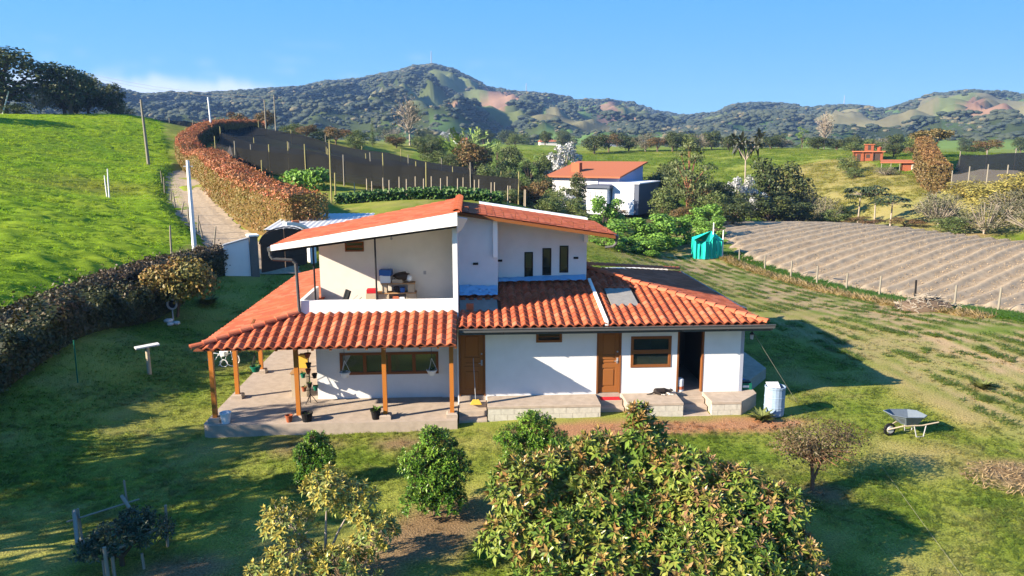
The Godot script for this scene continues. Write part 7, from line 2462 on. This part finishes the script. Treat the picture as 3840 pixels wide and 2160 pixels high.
func grass() -> void:
	var m := tuft()
	var lawn := PackedFloat32Array()
	var g := RandomNumberGenerator.new()
	g.seed = 31
	for k in 150000:
		var x := g.randf_range(-15.5, 24.0)
		var z := 17.0 - 48.0 * pow(g.randf(), 1.35)
		if (x > -8.1 and x < 9.2 and z < 1.5 and z > -12.0) or (x > -0.5 and x < 10.3 and z < 1.05 and z > -10.0):
			continue
		var c := ground_color(x, z)
		var e := 23.2 + (z + 16.0) * 0.17 - x
		if e > -0.5 and e < 11.0 and z < 8.0 and x > 9.8 and g.randf() < 0.6:
			continue
		if c.r > c.g * 1.16 and g.randf() < 0.75:
			continue
		var s := g.randf_range(0.045, 0.11) * (1.0 + 0.5 * n_mid.get_noise_2d(x * 2.0, z * 2.0))
		row(lawn, Transform3D(Basis(Vector3.UP, g.randf() * TAU).scaled(Vector3(s * 1.5, s, s * 1.5)), on(x, z, 0.0)), c * g.randf_range(0.5, 1.45))
	many(self, "lawn_grass", m, M.grass_blade, lawn)
	var hill := PackedFloat32Array()
	for k in 90000:
		var z := 8.0 - 150.0 * pow(g.randf(), 1.4)
		var x := -17.2 + minf(0.0, (z + 26.0) * 0.42) - 62.0 * pow(g.randf(), 1.2)
		var far := Vector2(x, z - 23.0).length()
		var s := g.randf_range(0.10, 0.22) * clampf(far / 60.0, 0.6, 1.3) * (0.7 + 0.9 * clampf(n_small.get_noise_2d(x * 0.7, z * 1.3) + 0.35, 0.0, 1.0))
		row(hill, Transform3D(Basis(Vector3.UP, g.randf() * TAU).scaled(Vector3(s * 1.4, s, s * 1.4)), on(x, z, 0.0)), ground_color(x, z) * g.randf_range(0.65, 1.45))
	many(self, "pasture_grass", m, M.grass_blade, hill)
	var far_g := PackedFloat32Array()
	for k in 40000:
		var x := g.randf_range(12.0, 105.0)
		var z := g.randf_range(-175.0, -72.0)
		var s := g.randf_range(0.2, 0.5)
		row(far_g, Transform3D(Basis(Vector3.UP, g.randf() * TAU).scaled(Vector3(s * 1.6, s, s * 1.6)), on(x, z, 0.0)), ground_color(x, z) * g.randf_range(0.65, 1.4))
	many(self, "far_pasture_grass", m, M.grass_blade, far_g)
	# crops: rows beside the field, weeds along its fence, the vegetable plot under the netting
	var crop := PackedFloat32Array()
	for k in 16000:
		var z := g.randf_range(-33.0, 8.0)
		var line := g.randi() % 12
		var x := 23.2 + (z + 16.0) * 0.17 - (line * 0.92 + 0.23) + g.randf_range(-0.24, 0.24)
		if x < 9.8 or n_mid.get_noise_2d(x * 2.0, z * 2.0) + 0.5 * n_small.get_noise_2d(x, z) < 0.02:
			continue
		var s := g.randf_range(0.08, 0.20)
		row(crop, Transform3D(Basis(Vector3.UP, g.randf() * TAU).scaled(Vector3(s * 1.5, s, s * 1.5)), on(x, z, 0.0)), Color(0.165, 0.24, 0.05) * g.randf_range(0.6, 1.4))
	for k in 4500:
		var z := g.randf_range(-34.0, 4.0)
		var x := 23.2 + (z + 16.0) * 0.17 + g.randf_range(-0.75, 0.7)
		var s := g.randf_range(0.15, 0.34)
		row(crop, Transform3D(Basis(Vector3.UP, g.randf() * TAU).scaled(Vector3(s * 1.5, s, s * 1.5)), on(x, z, 0.0)), Color(0.12, 0.24, 0.035) * g.randf_range(0.7, 1.4))
	many(self, "field_crops", m, M.grass_blade, crop)
	var straw := PackedFloat32Array()
	for k in 2600:
		var z := g.randf_range(-33.0, -9.0)
		var x := 23.2 + (z + 16.0) * 0.17 - 1.35 + g.randf_range(-0.5, 0.5)
		var s := g.randf_range(0.12, 0.34)
		row(straw, Transform3D(Basis.from_euler(Vector3(g.randf_range(-1, 1), g.randf() * TAU, 0)).scaled(Vector3(s * 1.4, s, s * 1.4)), on(x, z, 0.02)), Color(0.46, 0.35, 0.19) * g.randf_range(0.6, 1.2))
	many(self, "dry_stalks", m, M.grass_blade, straw)
	var clod := MB.new()
	clod.blob(Vector3.ZERO, Vector3(1, 0.7, 1), 4, 6, 0.25, g)
	var clods := PackedFloat32Array()
	var poly := PackedVector2Array(FIELD)
	for k in 10000:
		var p := Vector2(g.randf_range(20, 58), g.randf_range(-60, 4))
		if Geometry2D.is_point_in_polygon(p, poly):
			var s := g.randf_range(0.018, 0.05)
			row(clods, Transform3D(Basis.from_euler(Vector3(g.randf() * 3.0, g.randf() * TAU, 0)).scaled(Vector3.ONE * s), on(p.x, p.y, 0.17 + g.randf_range(-0.03, 0.08))), Color(0.19, 0.145, 0.095).lerp(Color(0.34, 0.265, 0.18), g.randf()))
	many(self, "earth_clods", clod.mesh(), M.forest, clods)
	var b := MB.new()
	for k in 5000:
		var r := g.randi() % 2
		var x := g.randf_range(-10.5, 2.5)
		var z := -36.4 - r * 1.5 + g.randf_range(-0.35, 0.35) - (x + 10.0) * 0.1
		var p := on(x, z, g.randf_range(0.05, 0.75))
		var d := Vector3(g.randf_range(-1, 1), g.randf_range(0.2, 1.0), g.randf_range(-0.4, 1)).normalized()
		var u := d.cross(Vector3(g.randf_range(-1, 1), g.randf_range(-1, 1), 0.3)).normalized()
		b.col = Color(0.035, 0.085, 0.016).lerp(Color(0.075, 0.15, 0.026), g.randf())
		b.card(p, u * 0.15, d.cross(u) * 0.11, d)
	put(self, "vegetable_rows", b, M.leaf, "stuff")
	b = MB.new()
	crown(b, [[on(-15.6, -49.0, 0.9), Vector3(1.6, 0.9, 1.2)], [on(-14.0, -47.5, 1.0), Vector3(1.3, 1.1, 1.1)], [on(-16.8, -50.0, 0.8), Vector3(1.2, 0.8, 1.0)]], 1500, 0.16, PAL["vine"], 1.0, 0.8)
	single("squash_patch", b, M.leaf, "bright green leafy patch at the left end of the vegetable plot, behind the red hedge", "crop")
